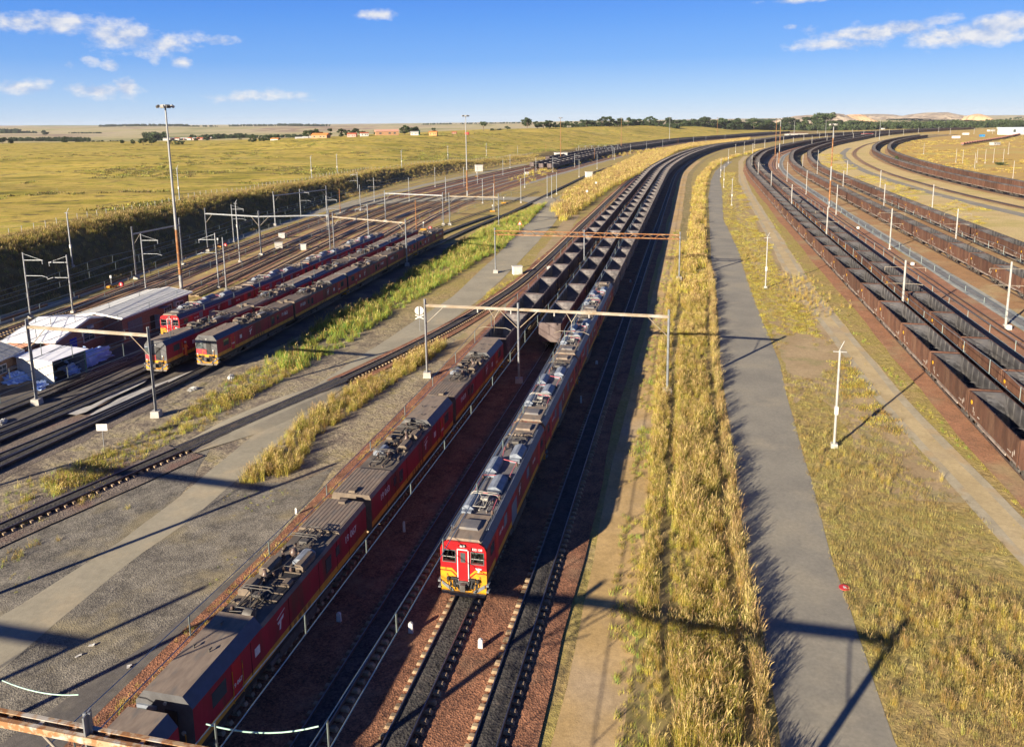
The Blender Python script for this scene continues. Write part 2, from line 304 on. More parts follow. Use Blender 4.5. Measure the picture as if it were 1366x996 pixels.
def terr(x, y):
    x = np.atleast_1d(np.asarray(x, float)); y = np.atleast_1d(np.asarray(y, float))
    e = np.interp(y, EBy, EBx); sl = (np.interp(y+5, EBy, EBx)-np.interp(y-5, EBy, EBx))/10
    d = (e-x)/np.sqrt(1+sl*sl)
    ch = np.interp(y, [0, 180, 240, 330, 470, 560, 700, 2000], [9.0, 8.6, 7.8, 6.0, 5.4, 3.0, 2.0, 1.5])
    W = np.interp(y, [0, 200, 260, 400, 600, 2000], [16, 16, 15, 12, 22, 40])
    wob = .5*np.sin(y*.11+x*.05)+.35*np.sin(y*.053+2)
    bank = (ch+wob*.6)*sstep(0, 1, (d+wob)/W)
    f = fieldz(x, y)
    left = bank+(f-ch)*sstep(W, np.interp(y, [0, 500, 900], [260, 230, 120])+W, d)
    far = -.45+(f+.45)*sstep(1700, 3200, y)
    und = .25*np.sin(x*.021+y*.013)*sstep(20, 120, d)+.15*np.sin(x*.06-y*.04)*sstep(20, 120, d)
    z = np.where(d > 0, -.45+left*1.0+und, far)
    z = np.where(d <= 0, far, z)
    # low bank between the tall grass and the drain, shallow humps of the far right field
    hr = 1.3*np.sin(x*.013+1)*np.sin(y*.011)*sstep(245, 330, x-.45*(y-240))*sstep(120, 200, y)
    z = z+np.where(d <= 0, np.clip(hr, 0, 3)*(1-sstep(1500, 1900, y)), 0)
    return z
def tz(x, y): return float(terr(x, y)[0])
def dleft(x, y):
    e = np.interp(y, EBy, EBx); sl = (np.interp(y+5, EBy, EBx)-np.interp(y-5, EBy, EBx))/10
    return (e-x)/np.sqrt(1+sl*sl)
xs = np.unique(np.r_[np.linspace(-7000, -1500, 23), np.linspace(-1500, -260, 42), np.arange(-260, 130, 4.), np.linspace(130, 900, 90), np.linspace(900, 9000, 40)])
ys = np.unique(np.r_[np.linspace(-80, 60, 15), np.arange(60, 420, 4.), np.arange(420, 1200, 10.), np.linspace(1200, 2500, 40), np.linspace(2500, 9000, 40)])
GX, GY = np.meshgrid(xs, ys); GZ = terr(GX.ravel(), GY.ravel())
V = np.c_[GX.ravel(), GY.ravel(), GZ]; nx, ny = len(xs), len(ys)
idx = np.arange(nx*ny).reshape(ny, nx); Fq = np.c_[idx[:-1, :-1].ravel(), idx[:-1, 1:].ravel(), idx[1:, 1:].ravel(), idx[1:, :-1].ravel()]
me = bpy.data.meshes.new('ground'); me.from_pydata(V.tolist(), [], Fq.tolist()); me.polygons.foreach_set('use_smooth', [True]*len(Fq))
# weights: R field, G embankment, B far plain
dd = dleft(V[:, 0], V[:, 1]); col = np.zeros((len(V), 4)); col[:, 3] = 1
col[:, 0] = sstep(12, 24, dd); col[:, 1] = sstep(-3, 3, dd)*(1-sstep(12, 26, dd)); col[:, 2] = np.maximum(sstep(1000, 1500, V[:, 1]-np.clip(V[:, 0]+100, 0, 600)*1.9)*(dd > 0), sstep(1500, 2300, V[:, 1]))
ca = me.color_attributes.new('zone', 'FLOAT_COLOR', 'POINT'); ca.data.foreach_set('color', col.ravel())
z2 = np.zeros((len(V), 4)); z2[:, 3] = 1; xx_, yy_ = V[:, 0], V[:, 1]; on = (dd < 0)
b6 = np.interp(yy_, B6.q[:, 1], B6.q[:, 0]); c1 = np.interp(yy_, C1.q[:, 1], C1.q[:, 0])
z2[:, 0] = sstep(-6, 4, xx_-b6)*(1-sstep(-2, 30, xx_-c1))*on*(1-sstep(900, 1500, yy_))
z2[:, 1] = sstep(-2, 30, xx_-c1)*on*(1-sstep(1300, 2200, yy_))
z2[:, 2] = (1-sstep(-34, -20, xx_-.26*yy_))*on*(1-sstep(90, 140, yy_))
ca = me.color_attributes.new('zone2', 'FLOAT_COLOR', 'POINT'); ca.data.foreach_set('color', z2.ravel())
g = bpy.data.materials.new('ground_material'); g.use_nodes = True; t = g.node_tree; b = t.nodes['Principled BSDF']; b.inputs['Roughness'].default_value = .95; b.inputs['Specular IOR Level'].default_value = .15
tcn = N(t, 'ShaderNodeTexCoord'); at = N(t, 'ShaderNodeAttribute', attribute_name='zone'); sp = N(t, 'ShaderNodeSeparateColor'); t.links.new(at.outputs['Color'], sp.inputs[0])
def nz_(sc, d=6, r=.6, st=None):
    src = tcn.outputs['Object']
    if st: mp = N(t, 'ShaderNodeMapping'); mp.inputs['Scale'].default_value = st; t.links.new(src, mp.inputs[0]); src = mp.outputs[0]
    n = N(t, 'ShaderNodeTexNoise'); n.inputs['Scale'].default_value = sc; n.inputs['Detail'].default_value = d; n.inputs['Roughness'].default_value = r; t.links.new(src, n.inputs[0]); return n.outputs['Fac']
def rp(f, stops):
    r = N(t, 'ShaderNodeValToRGB'); e = r.color_ramp.elements
    while len(e) < len(stops): e.new(.5)
    for k, (p, c) in enumerate(stops): e[k].position = p; e[k].color = (*c, 1)
    t.links.new(f, r.inputs[0]); return r.outputs[0]
def mixc(f, a, b_):
    n = N(t, 'ShaderNodeMix', data_type='RGBA'); t.links.new(f, n.inputs[0]); t.links.new(a, n.inputs[6]); t.links.new(b_, n.inputs[7]); return n.outputs[2]
dryr = rp(nz_(.12, 8, .66), [(.30, (.30, .21, .09)), (.44, (.38, .285, .12)), (.54, (.34, .28, .09)), (.68, (.45, .345, .17))])
sandc = rp(nz_(.035, 9, .68, (1, 1.6, 1)), [(.30, (.40, .36, .11)), (.42, (.52, .42, .17)), (.50, (.60, .47, .23)), (.60, (.56, .42, .20)), (.70, (.44, .37, .12))])
orangec = rp(nz_(.012, 9, .68, (1, 1.6, 1)), [(.30, (.42, .38, .13)), (.42, (.52, .40, .13)), (.50, (.54, .36, .10)), (.58, (.50, .33, .12)), (.68, (.55, .44, .20))])
stonyc = rp(nz_(.35, 9, .72), [(.32, (.13, .11, .095)), (.44, (.24, .20, .15)), (.53, (.34, .29, .20)), (.66, (.30, .255, .13))])
fieldc = rp(nz_(.02, 10, .68, (1, 1.9, 1)), [(.30, (.14, .125, .022)), (.39, (.27, .245, .034)), (.46, (.44, .35, .06)), (.52, (.56, .41, .10)), (.57, (.35, .32, .045)), (.63, (.52, .40, .12)), (.72, (.40, .33, .06))])
spot = rp(nz_(.16, 6, .6), [(.34, (0, 0, 0)), (.45, (1, 1, 1))])
dk = N(t, 'ShaderNodeRGB'); dk.outputs[0].default_value = (.15, .125, .045, 1)
fieldc = mixc(spot, dk.outputs[0], fieldc)
bankc = rp(nz_(.2, 8, .7), [(.3, (.09, .075, .035)), (.5, (.17, .13, .055)), (.66, (.25, .18, .07))])
farc = rp(nz_(.0016, 9, .62, (1, .5, 1)), [(.30, (.13, .16, .07)), (.40, (.28, .28, .12)), (.47, (.46, .40, .20)), (.53, (.50, .42, .25)), (.57, (.30, .20, .15)), (.62, (.48, .41, .22)), (.72, (.22, .24, .10))])
at2 = N(t, 'ShaderNodeAttribute', attribute_name='zone2'); sp2 = N(t, 'ShaderNodeSeparateColor'); t.links.new(at2.outputs['Color'], sp2.inputs[0])
dryr = mixc(sp2.outputs[0], dryr, sandc); dryr = mixc(sp2.outputs[1], dryr, orangec); dryr = mixc(sp2.outputs[2], dryr, stonyc)
c_ = mixc(sp.outputs[0], dryr, fieldc); c_ = mixc(sp.outputs[1], c_, bankc); c_ = mixc(sp.outputs[2], c_, farc)
fine = N(t, 'ShaderNodeMapRange'); fine.inputs[1].default_value = .3; fine.inputs[2].default_value = .7; fine.inputs[3].default_value = .62; fine.inputs[4].default_value = 1.25; t.links.new(nz_(2.6, 8, .75), fine.inputs[0])
vmx = N(t, 'ShaderNodeVectorMath', operation='SCALE'); t.links.new(c_, vmx.inputs[0]); t.links.new(fine.outputs[0], vmx.inputs['Scale']); t.links.new(vmx.outputs[0], b.inputs['Base Color'])
bn = N(t, 'ShaderNodeBump'); bn.inputs['Strength'].default_value = .9; bn.inputs['Distance'].default_value = .25; t.links.new(nz_(1.3, 7, .7), bn.inputs['Height']); t.links.new(bn.outputs[0], b.inputs['Normal'])
me.materials.append(g); go = bpy.data.objects.new('ground', me); COL.objects.link(go); tag(go, kind='structure')
# ------------------------------------------------------------------ sheets lying on the ground
def wobble(q, amp, seed, f=.35):
    i = np.arange(len(q)); r = np.random.default_rng(seed); ph = r.uniform(0, 6.28, 4)
    return amp*(.5*np.sin(i*f+ph[0])+.3*np.sin(i*f*2.3+ph[1])+.35*r.standard_normal(len(q))*.5)
def band(name, path, lo, ro, m, z, a=0, b=None, amp=.12, seed=1, kind='structure', zf=None, **kw):
    """strip following a path between the offsets lo and ro"""
    p = path.cut(a, b if b else path.L)
    if p.L > 3: p = Path(p.q, 2.0 if p.L < 500 else 4.0)
    wl = wobble(p.q, amp, seed); wr = wobble(p.q, amp, seed+50)
    l = p.q+p.n*(lo+wl)[:, None]; r = p.q+p.n*(ro+wr)[:, None]; mb = MB(); n = len(l)
    vs = [(x, y, z) for x, y in l]+[(x, y, z) for x, y in r]
    mb.add(vs, [(i, n+i, n+i+1, i+1) for i in range(n-1)])
    return mb.build(name, m, kind=kind, **kw)
def sheet2(name, Lp, Rp, m, z, amp=.12, seed=1, ds=2.0, drop=0):
    """sheet between a left and a right polyline of world points"""
    a = Path(Lp, ds); n = len(a.q); b_ = Path(Rp, Path(Rp, ds).L/(n-1)*.99999); k = min(n, len(b_.q))
    l = a.q[:k]+a.n[:k]*wobble(a.q[:k], amp, seed)[:, None]; r = b_.q[:k]+b_.n[:k]*wobble(b_.q[:k], amp, seed+9)[:, None]
    vs = [(x, y, z) for x, y in l]+[(x, y, z) for x, y in r]
    return MB().add(vs, [(i, k+i, k+i+1, i+1) for i in range(k-1)]).build(name, m, kind='structure')
def poly_sheet(name, pix, m, z, seed=3, amp=.25):
    pts = [P(x, y, z) for x, y in pix]; pts.append(pts[0]); q = Path(pts, 1.5).q[:-1]
    r = np.random.default_rng(seed); q = q+r.normal(0, amp, q.shape)*.5
    bm = bmesh.new(); vs = [bm.verts.new((x, y, z)) for x, y in q]; f = bm.faces.new(vs); bmesh.ops.triangulate(bm, faces=[f])
    if sum(ff.normal.z for ff in bm.faces) < 0: bmesh.ops.reverse_faces(bm, faces=bm.faces)
    me = bpy.data.meshes.new(name); bm.to_mesh(me); bm.free(); me.materials.append(m); o = bpy.data.objects.new(name, me); COL.objects.link(o); return tag(o, kind='structure')
GZ0 = -.45
# the wide tarred road on the right, the twin-track dirt road beside the coal trains
pR = [(15.5, -10), (17.2, 20), (17.4, 31.1), (21.1, 47.9), (25.6, 66), (31.6, 89), (40.9, 131.5), (50.5, 172), (61.5, 224.9), (84, 310), (99.5, 372), (118, 438), (150, 530)]
pL = [(9.2, -10), (10.8, 20), (12.0, 31.1), (13.7, 38.8), (16.1, 50.9), (20.5, 70.5), (24.7, 89.3), (33.6, 125), (42, 162), (55, 215), (74, 292), (93.8, 366.6), (114, 436), (146, 530)]
road_r = sheet2('road', pL, pR, asphalt, GZ0+0.0150, .10, 3)
tl = [(25, -5), (32.9, 46.2), (36.9, 73.9), (47.4, 128), (71.1, 224.1), (91, 305), (106.1, 364.5), (128, 440), (152.7, 526), (178, 600)]
tr = [(28.2, -5), (35.9, 46.2), (39.9, 73.8), (51.1, 127.8), (74.6, 223.7), (94.5, 305), (110, 364), (131, 440), (156, 525.4), (181, 600)]
sheet2('dirt_road', tl, tr, dirt_g, GZ0+0.0150, .2, 8)
DR = Path([((a[0]+b_[0])/2, (a[1]+b_[1])/2) for a, b_ in zip(tl, tr)], 3)
for k, o in enumerate((-1.15, 1.1)): band('wheel_rut', DR, o-.4, o+.4, mat('rut_dust', (.42, .37, .26), (.35, .305, .21), scale=.5, rough=.95, grain=.2, c3=(.42, .32, .18), s3=.2, t3=(.5, .65)), GZ0+0.0225, 5, 420, .1, 20+k)
band('sand_verge', DR, -7, -1.2, sand, GZ0+0.0060, 60, 330, .9, 31)
poly_sheet('dirt_patch', [(1012, 300), (1040, 335), (1078, 385), (1125, 450), (1170, 520), (1130, 505), (1095, 480), (1082, 500), (1060, 540), (1048, 530), (1052, 500), (1035, 455), (1022, 420), (1012, 398), (1018, 370), (1004, 330)], sand, GZ0+0.0102, 5, .6)
# sandy service strip right of the main lines and the coal-stained strips between the rails
band('service_track', A4, 2.9, 6.1, dirt, GZ0+0.0120, 0, 560, .25, 5)
band('grass_verge', A4, 6.0, 8.6, mat('verge_soil', (.26, .20, .085), (.20, .17, .06), scale=.6, rough=.95, bump=.4, bscale=10, c3=(.31, .24, .11), s3=.4), GZ0+0.0090, 0, 700, .3, 6)
band('ballast_bed', A3, -15.3, 2.2+4.1, ballast, GZ0+.10, 0, 900, .3, 7)
band('ballast_bed', A3, -10.9, 6.6, ballast_far, GZ0+.10, 900, A3.L, .3, 17)
band('ballast_bed', A3, -18.2, -15.0, ballast, GZ0+.095, A3.s_at_y(150), 900, .4, 77)
band('ballast_bed', B1, -2.6, 17.0, ballast_far, GZ0+.21, 0, B1.L, .3, 9)
band('ballast_bed', B5, -4.6, 3.4, ballast_tan, GZ0+.10, 0, B5.L, .3, 10); band('ballast_bed', B6, -4.5, 2.8, ballast_tan, GZ0+.09, 0, B6.L, .3, 11)
band('grey_path', B1, 17.0, 20.0, mat('pale_path', (.36, .37, .33), (.30, .31, .28), scale=.4, rough=.95, c3=(.22, .24, .24), s3=.5, t3=(.5, .6)), GZ0+.225, 0, B1.L, .2, 12)
band('grey_path_centre', B1, 17.9, 19.2, mat('pale_path_dark', (.14, .15, .155), (.2, .2, .2), scale=.5, rough=.95), GZ0+.24, 0, B1.L, .25, 13)
band('ballast_bed', A0, -1.9, 1.9, ballast, GZ0+.12, A0.s_at_y(84), 900, .18, 14)
band('ballast_bed', A0, -2.6, 2.4, grey_ballast, GZ0+.11, 0, A0.s_at_y(66), .18, 14)
def ramp_band(name, path, prof, m, a, b):
    p = Path(path.cut(a, b).q, 2.0); k = len(prof); n = len(p.q)
    vs = []
    for (x, y), nn, d_ in zip(p.q, p.n, p.d):
        f_ = min(1, min(d_, p.L-d_)/7+.02)
        for o, z in prof:
            o2 = o if abs(o) < 1.2 else math.copysign(1.2+(abs(o)-1.2)*f_, o); z2_ = z if abs(o) < 1.2 else (GZ0+.11)*(1-f_)+z*f_
            vs.append((x+nn[0]*o2, y+nn[1]*o2, z2_))
    return MB().add(vs, [(i*k+j, i*k+j+1, (i+1)*k+j+1, (i+1)*k+j) for i in range(n-1) for j in range(k-1)]).build(name, m, kind='structure')
ramp_band('level_crossing', A0, [(-2.9, GZ0+0.0060), (-1.5, -.05), (-.78, -.035), (-.76, -.16), (-.40, -.16), (-.38, -.03), (.38, -.03), (.40, -.16), (.76, -.16), (.78, -.035), (1.5, -.05), (2.9, GZ0+0.0060)], asphalt_w, A0.s_at_y(66), A0.s_at_y(84))
ramp_band('level_crossing_infill', A0, [(-.95, -.045), (-.88, -.028), (.88, -.028), (.95, -.045)], coal_track, A0.s_at_y(65.5), A0.s_at_y(84.5))
band('ballast_bed', C1, -3, 3, ballast_tan, GZ0+.1, 0, C1.L, .2, 15); band('ballast_bed', C2, -3, 3, ballast_tan, GZ0+.1, 0, C2.L, .2, 16); band('ballast_bed', C0, -1.8, 1.8, ballast_tan, GZ0+.1, 0, C0.L, .2, 17)
band('curved_road', C1.off(-22), -2.2, 2.2, asphalt, GZ0+0.0150, 0, 700, .15, 18)
for k, yt in enumerate(YT):
    band('ballast_bed', yt, -1.9, 1.9, ballast_far, GZ0+.10+.003*(k % 2), yt.s_at_y(110 if k < 2 else 120+6*k), yt.L, .25, 60+k)
band('yard_floor', Y1, -2.4, 40, mat('yard_soil', (.46, .33, .13), (.34, .25, .10), scale=.35, rough=.95, grain=.35, c3=(.26, .18, .11), s3=.08, t3=(.45, .6), bump=.4, bscale=8), GZ0+0.0090, 60, 820, .3, 71)
for k, (o1, o2) in enumerate(((2.0, 2.6), (7.0, 8.6), (17.4, 18.2), (22.6, 23.0), (28, 29))):
    band('gravel_walk', Y1, o1-.3, o2+.6, mat('pale_walk', (.33, .31, .26), (.26, .24, .2), scale=.3, rough=.95), GZ0+0.0180, 310, 640, .4, 80+k)
band('perimeter_road', Y1, -9.5, -4.6, asphalt_w, GZ0+0.0180, 30, 500, .3, 90)
band('gravel_walk', Y1, 36.5, 41, mat('pale_walk', (.33, .31, .26)), GZ0+0.0150, 330, 640, .5, 91)
# yard crossing road, seen as a pale line across the tracks
poly_sheet('crossing_road', [(480, 266), (560, 264), (640, 262), (690, 263), (735, 262), (748, 272), (735, 277), (690, 267), (640, 267), (560, 269), (470, 275), (452, 287), (440, 283)], asphalt_w, GZ0+.28, 2, .2)
# left tarred road and gravel, down to the bottom-left corner
lpL = [(-45, 22), (-36, 33), (-30.5, 43), (-28, 49.9), (-26.6, 57), (-25.2, 66), (-22.8, 80.7), (-18.2, 98), (-10.4, 125.9), (-4.4, 161.2), (3.7, 214.6), (14.7, 287.7), (27, 335), (52, 440), (80, 545), (120, 660)]
lpR = [(-29, 30), (-27.5, 40), (-26.0, 48), (-24, 54), (-22.4, 62), (-20.9, 72), (-17, 86), (-12.0, 101), (-4.5, 128.4), (2, 162), (11, 213.7), (20.6, 273.4), (33, 333), (58, 438), (86, 543), (126, 658)]
A0x = lambda y: float(A0.x_at_y(y))
sheet2('road', lpL, lpR, asphalt_w, GZ0+0.0210, .15, 41)
poly_sheet('gravel_apron', [(-120, 760), (60, 800), (150, 730), (215, 690), (262, 652), (300, 630), (345, 645), (410, 640), (450, 620), (400, 680), (330, 755), (230, 860), (120, 960), (40, 1060), (-60, 1080), (-200, 900)], gravel, GZ0+0.0135, 4, .2)
poly_sheet('gravel_apron', [(-160, 760), (-60, 690), (-20, 712), (80, 672), (160, 640), (240, 606), (285, 590), (240, 665), (160, 735), (70, 810), (-60, 900)], gravel, GZ0+0.0120, 6, .2)
sheet2('service_track', [(-33, 18), (-27, 28), (-20.5, 40), (-16.5, 52), (-12.8, 67), (-9.2, 85), (-3.5, 108), (5, 145), (10, 170)], [(-24, 18), (-20.7, 28), (-16.6, 40), (-12.6, 52), (-9.2, 67), (-6.4, 82), (-1.9, 108), (6.2, 145), (11, 170)], asphalt_d, GZ0+0.0165, .2, 44)
sheet2('sandy_strip', [(-9.6, 92), (-3.4, 120), (2.8, 150), (9.5, 190), (17, 240)], [(-6.8, 92), (0.6, 120), (6.2, 150), (13.5, 190), (21, 240)], sand, GZ0+0.0120, .3, 45)
# depot yard
poly_sheet('depot_yard', [(-60, 620), (0, 600), (60, 560), (200, 515), (290, 500), (480, 410), (590, 345), (640, 320), (560, 330), (380, 360), (265, 400), (200, 440), (90, 500), (0, 520), (-120, 560)], coal_ground, GZ0+0.0105, 5, .3)
poly_sheet('stained_ground', [(-80, 720), (0, 640), (110, 590), (200, 545), (235, 520), (200, 515), (60, 560), (0, 600), (-100, 640)], grey_ballast, GZ0+0.0180, 7, .3)
poly_sheet('concrete_slab', [(70, 549), (90, 543), (113, 545), (210, 495), (190, 512), (150, 530), (107, 554)], concrete, GZ0+.30, 8, .05)
poly_sheet('concrete_slab', [(120, 553), (160, 530), (215, 510), (280, 486), (262, 502), (200, 524), (150, 546), (126, 557)], concrete, GZ0+.305, 9, .12)
# ------------------------------------------------------------------ railway tracks
def sweep(path, prof, z, step=1):
    mb = MB(); q = path.q[::step]; nn = path.n[::step]
    if step > 1 and (len(path.q)-1) % step: q = np.vstack([q, path.q[-1:]]); nn = np.vstack([nn, path.n[-1:]])
    k = len(prof); vs = [(x+n_[0]*a, y+n_[1]*a, z+b_) for (x, y), n_ in zip(q, nn) for a, b_ in prof]
    mb.add(vs, [(i*k+j, i*k+j+1, (i+1)*k+j+1, (i+1)*k+j) for i in range(len(q)-1) for j in range(k-1)], 0)
    return mb
SLP = MB().box((0, 0, 0), (.24, 2.0, .18), taper=.9)
sl_mesh = None
def track(path, label, a=0, b=None, sleepers=0, coal=False, sl_from=0, group='railway tracks', stuff_to=0):
    global sl_mesh
    b = b or path.L; p = path.cut(a, b); p = Path(p.q, 3 if p.L < 400 else 5)
    root = empty('railway_track', (*p.q[0], 0), label=label, cat='railway track', group=group)
    bx, by = p.q[0]
    pl = Path.__new__(Path); pl.set(p.q-np.array([bx, by]))
    for s in (-1, 1):
        o = s*.565
        r = sweep(pl, [(o-.07, -.17), (o-.035, -.02), (o+.035, -.02), (o+.07, -.17)], 0); 
        mb = sweep(pl, [(o-.035, -.02), (o-.03, 0), (o+.03, 0), (o+.035, -.02)], 0)
        k = len(r.v); r.v += mb.v; r.f += [tuple(i+k for i in f) for f in mb.f]; r.m += [1]*len(mb.f); r.sm += mb.sm
        r.build('rail', [rail_m, rail_top], root)
    if coal:
        q = sweep(pl, [(-.5, -.13), (-.2, -.09), (.15, -.10), (.5, -.13)], 0); q.build('spilt_coal', coal_track, root, kind='stuff')
    n = 0; d = sl_from; first = None; rest = MB()
    while d < min(p.L, max(stuff_to, sl_from+.65*sleepers)):
        x, y = p.at(d); an = p.ang(d)
        if n < sleepers:
            if sl_mesh is None:
                o = SLP.build('sleeper', sleeper_m, root); sl_mesh = o.data
            else:
                o = bpy.data.objects.new('sleeper', sl_mesh); COL.objects.link(o); o.parent = root
            o.location = (x-bx, y-by, -.25); o.rotation_euler = (0, 0, an)
        else:
            rest.box((x-bx, y-by, -.25), (.24, 2.0, .18), rz=an)
        n += 1; d += .65
    if rest.v: rest.build('sleepers', sleeper_m, root, kind='stuff')
    return root
track(A3, 'track running straight to the viewer under the red-fronted locomotive, coal dust between its rails', sleepers=60, coal=True, sl_from=20, stuff_to=0)
track(A4, 'empty track just right of the red-fronted locomotive with clearly seen sleeper ends', sleepers=100, coal=True, sl_from=15, stuff_to=230)
track(A2, 'empty shaded track between the dusty locomotive row and the red-fronted one', sleepers=70, coal=True, sl_from=18)
track(A1, 'track under the long row of dusty red locomotives at lower left', sleepers=40, sl_from=16, stuff_to=170)
track(A0, 'lone track curving from the left edge across the tarred road to the coal trains', sleepers=100, coal=True, sl_from=10, stuff_to=330)
track(B1, 'track under the nearest brown coal train on the right')
track(B2, 'track under the second brown coal train from the left on the right-hand side')
track(B3, 'empty track on red ballast directly right of the two nearest coal trains')
track(B4, 'empty track between the red ballast and the narrow pale path')
track(B5, 'track under the coal train right of the pale path')
track(B6, 'track under the outer coal train next to the sandy field at right')
track(C0, 'rusty empty track along the inside of the curved tarred road at far right', 60)
track(C1, 'track under the left of the two far-right curving coal trains'); track(C2, 'track under the outermost curving coal train at far right')
YL = ['yard track nearest the dark grassy embankment', 'second yard track from the embankment', 'third yard track from the embankment', 'fourth yard track from the embankment', 'fifth yard track from the embankment', 'sixth yard track from the embankment', 'seventh yard track from the embankment', 'yard track farthest from the embankment, beside the tan grass strip']
for k, yt in enumerate(YT):
    track(yt, YL[k], yt.s_at_y(70 if k < 1 else (96 if k < 2 else 112+6*k)), yt.s_at_y(1400), sleepers=0 if k > 3 else 60, sl_from=0 if k > 1 else 30, stuff_to=180)
# turnouts joining the yard tracks
def turnout(pa, pb, y0, y1, label):
    a = pa.at(pa.s_at_y(y0)); b_ = pb.at(pb.s_at_y(y1)); pts = [a+(b_-a)*t for t in np.linspace(0, 1, 12)]
    n = pa.n[np.argmin(abs(pa.q[:, 1]-y0))]; w_ = np.dot(b_-a, n)
    pts = []
    for t_ in np.linspace(0, 1, 16):
        y = y0+(y1-y0)*t_; s_ = t_*t_*(3-2*t_); A_ = pa.at(pa.s_at_y(y)); B_ = pb.at(pb.s_at_y(y)); pts.append(A_*(1-s_)+B_*s_)
    track(Path(pts, 3), label, group='connecting curves between tracks')
turnout(YT[0], YT[1], 112, 170, 'short connecting curve joining the two tracks behind the depot roofs')
turnout(YT[2], YT[3], 185, 235, 'connecting curve between the third and fourth yard tracks')
turnout(YT[4], YT[5], 195, 250, 'connecting curve between the fifth and sixth yard tracks')
turnout(YT[5], YT[6], 235, 290, 'connecting curve between the sixth and seventh yard tracks')
track(L3, 'track under the right-hand row of parked red locomotives, coal-black at the depot', sleepers=0, coal=True, stuff_to=0)
track(L2, 'track under the middle row of parked red locomotives', coal=True, b=L2.s_at_y(240))
track(L1, 'track under the row of parked locomotives nearest the brick depot')
track(LW, 'short black siding crossing in front of the parked locomotives', coal=True)
track(Path([(x-4.2, y+2) for x, y in LW.q[:14]]+[(-50.6, 84), (-48.8, 92)], 2, 3), 'short siding nearest the white lean-to in the depot yard', coal=True)
track(Path([(-50.5, 52), (-45.3, 64.5), (-41.5, 74), (-38.4, 84)], 2, 3), 'short siding closest to the tall grass beside the depot', coal=True)
mb = MB()
gl = Path([tuple(Y1.off(-4.0).at(s_)) for s_ in np.arange(20, 150, 4)], 3)
gr = empty('guard_rail', (0, 0, 0), label='long low rusty rail barrier on short stubs along the embankment road', cat='barrier')
for (a, b_) in ((0, 62), (68, gl.L)):
    p = gl.cut(a, b_); mb = sweep(p, [(-.09, .0), (-.09, .35), (.09, .35), (.09, .0)], .25); mb.build('beam', rail_m, gr)
    d = a+2
    while d < b_: x, y = gl.at(d); MB().box((x, y, -.05), (.2, .25, .7)).build('post', rail_m, gr); d += 7.5
# ------------------------------------------------------------------ coal wagons
wag_out = mat('rust_brown_paint', (.125, .058, .036), (.078, .037, .024), scale=1.1, rough=.8, c3=(.15, .08, .05), s3=.8, t3=(.48, .66), rnd=.22, stretch=(1, 1, .3), grain=.3, gsc=2)
wag_in = mat('coal_polished_steel', (.082, .080, .084), (.045, .044, .047), scale=.9, rough=.6, c3=(.105, .10, .098), s3=.55, t3=(.5, .66), rnd=.15)
wag_dark = mat('dull_maroon_paint', (.085, .062, .06), (.055, .042, .042), scale=1.1, rough=.75, c3=(.15, .12, .115), s3=.5, t3=(.45, .7), rnd=.14, stretch=(1, 1, .35))
wag_in2 = mat('worn_grey_steel', (.13, .12, .12), (.075, .07, .072), scale=.7, rough=.6, c3=(.21, .19, .18), s3=.6, t3=(.5, .66), rnd=.12)
wag_pale = mat('pale_dusty_sill', (.30, .255, .225), (.17, .12, .10), scale=3, rough=.9, stretch=(.4, 1, 2))
coal_m = mat('coal', (.03, .03, .033), (.065, .065, .07), scale=2.2, rough=.7, bump=.8, bscale=20, c3=(.10, .10, .105), s3=1.2, t3=(.5, .62))
stencil = mat('white_stencil', (.36, .33, .30), (.25, .18, .14), scale=6, rough=.8, thr=(.45, .6))
yellow_dot = mat('yellow_marker', (.75, .42, .02), rough=.6)
WL, WW, WZ0, WZ1 = 11.75, 1.40, 1.0, 3.42
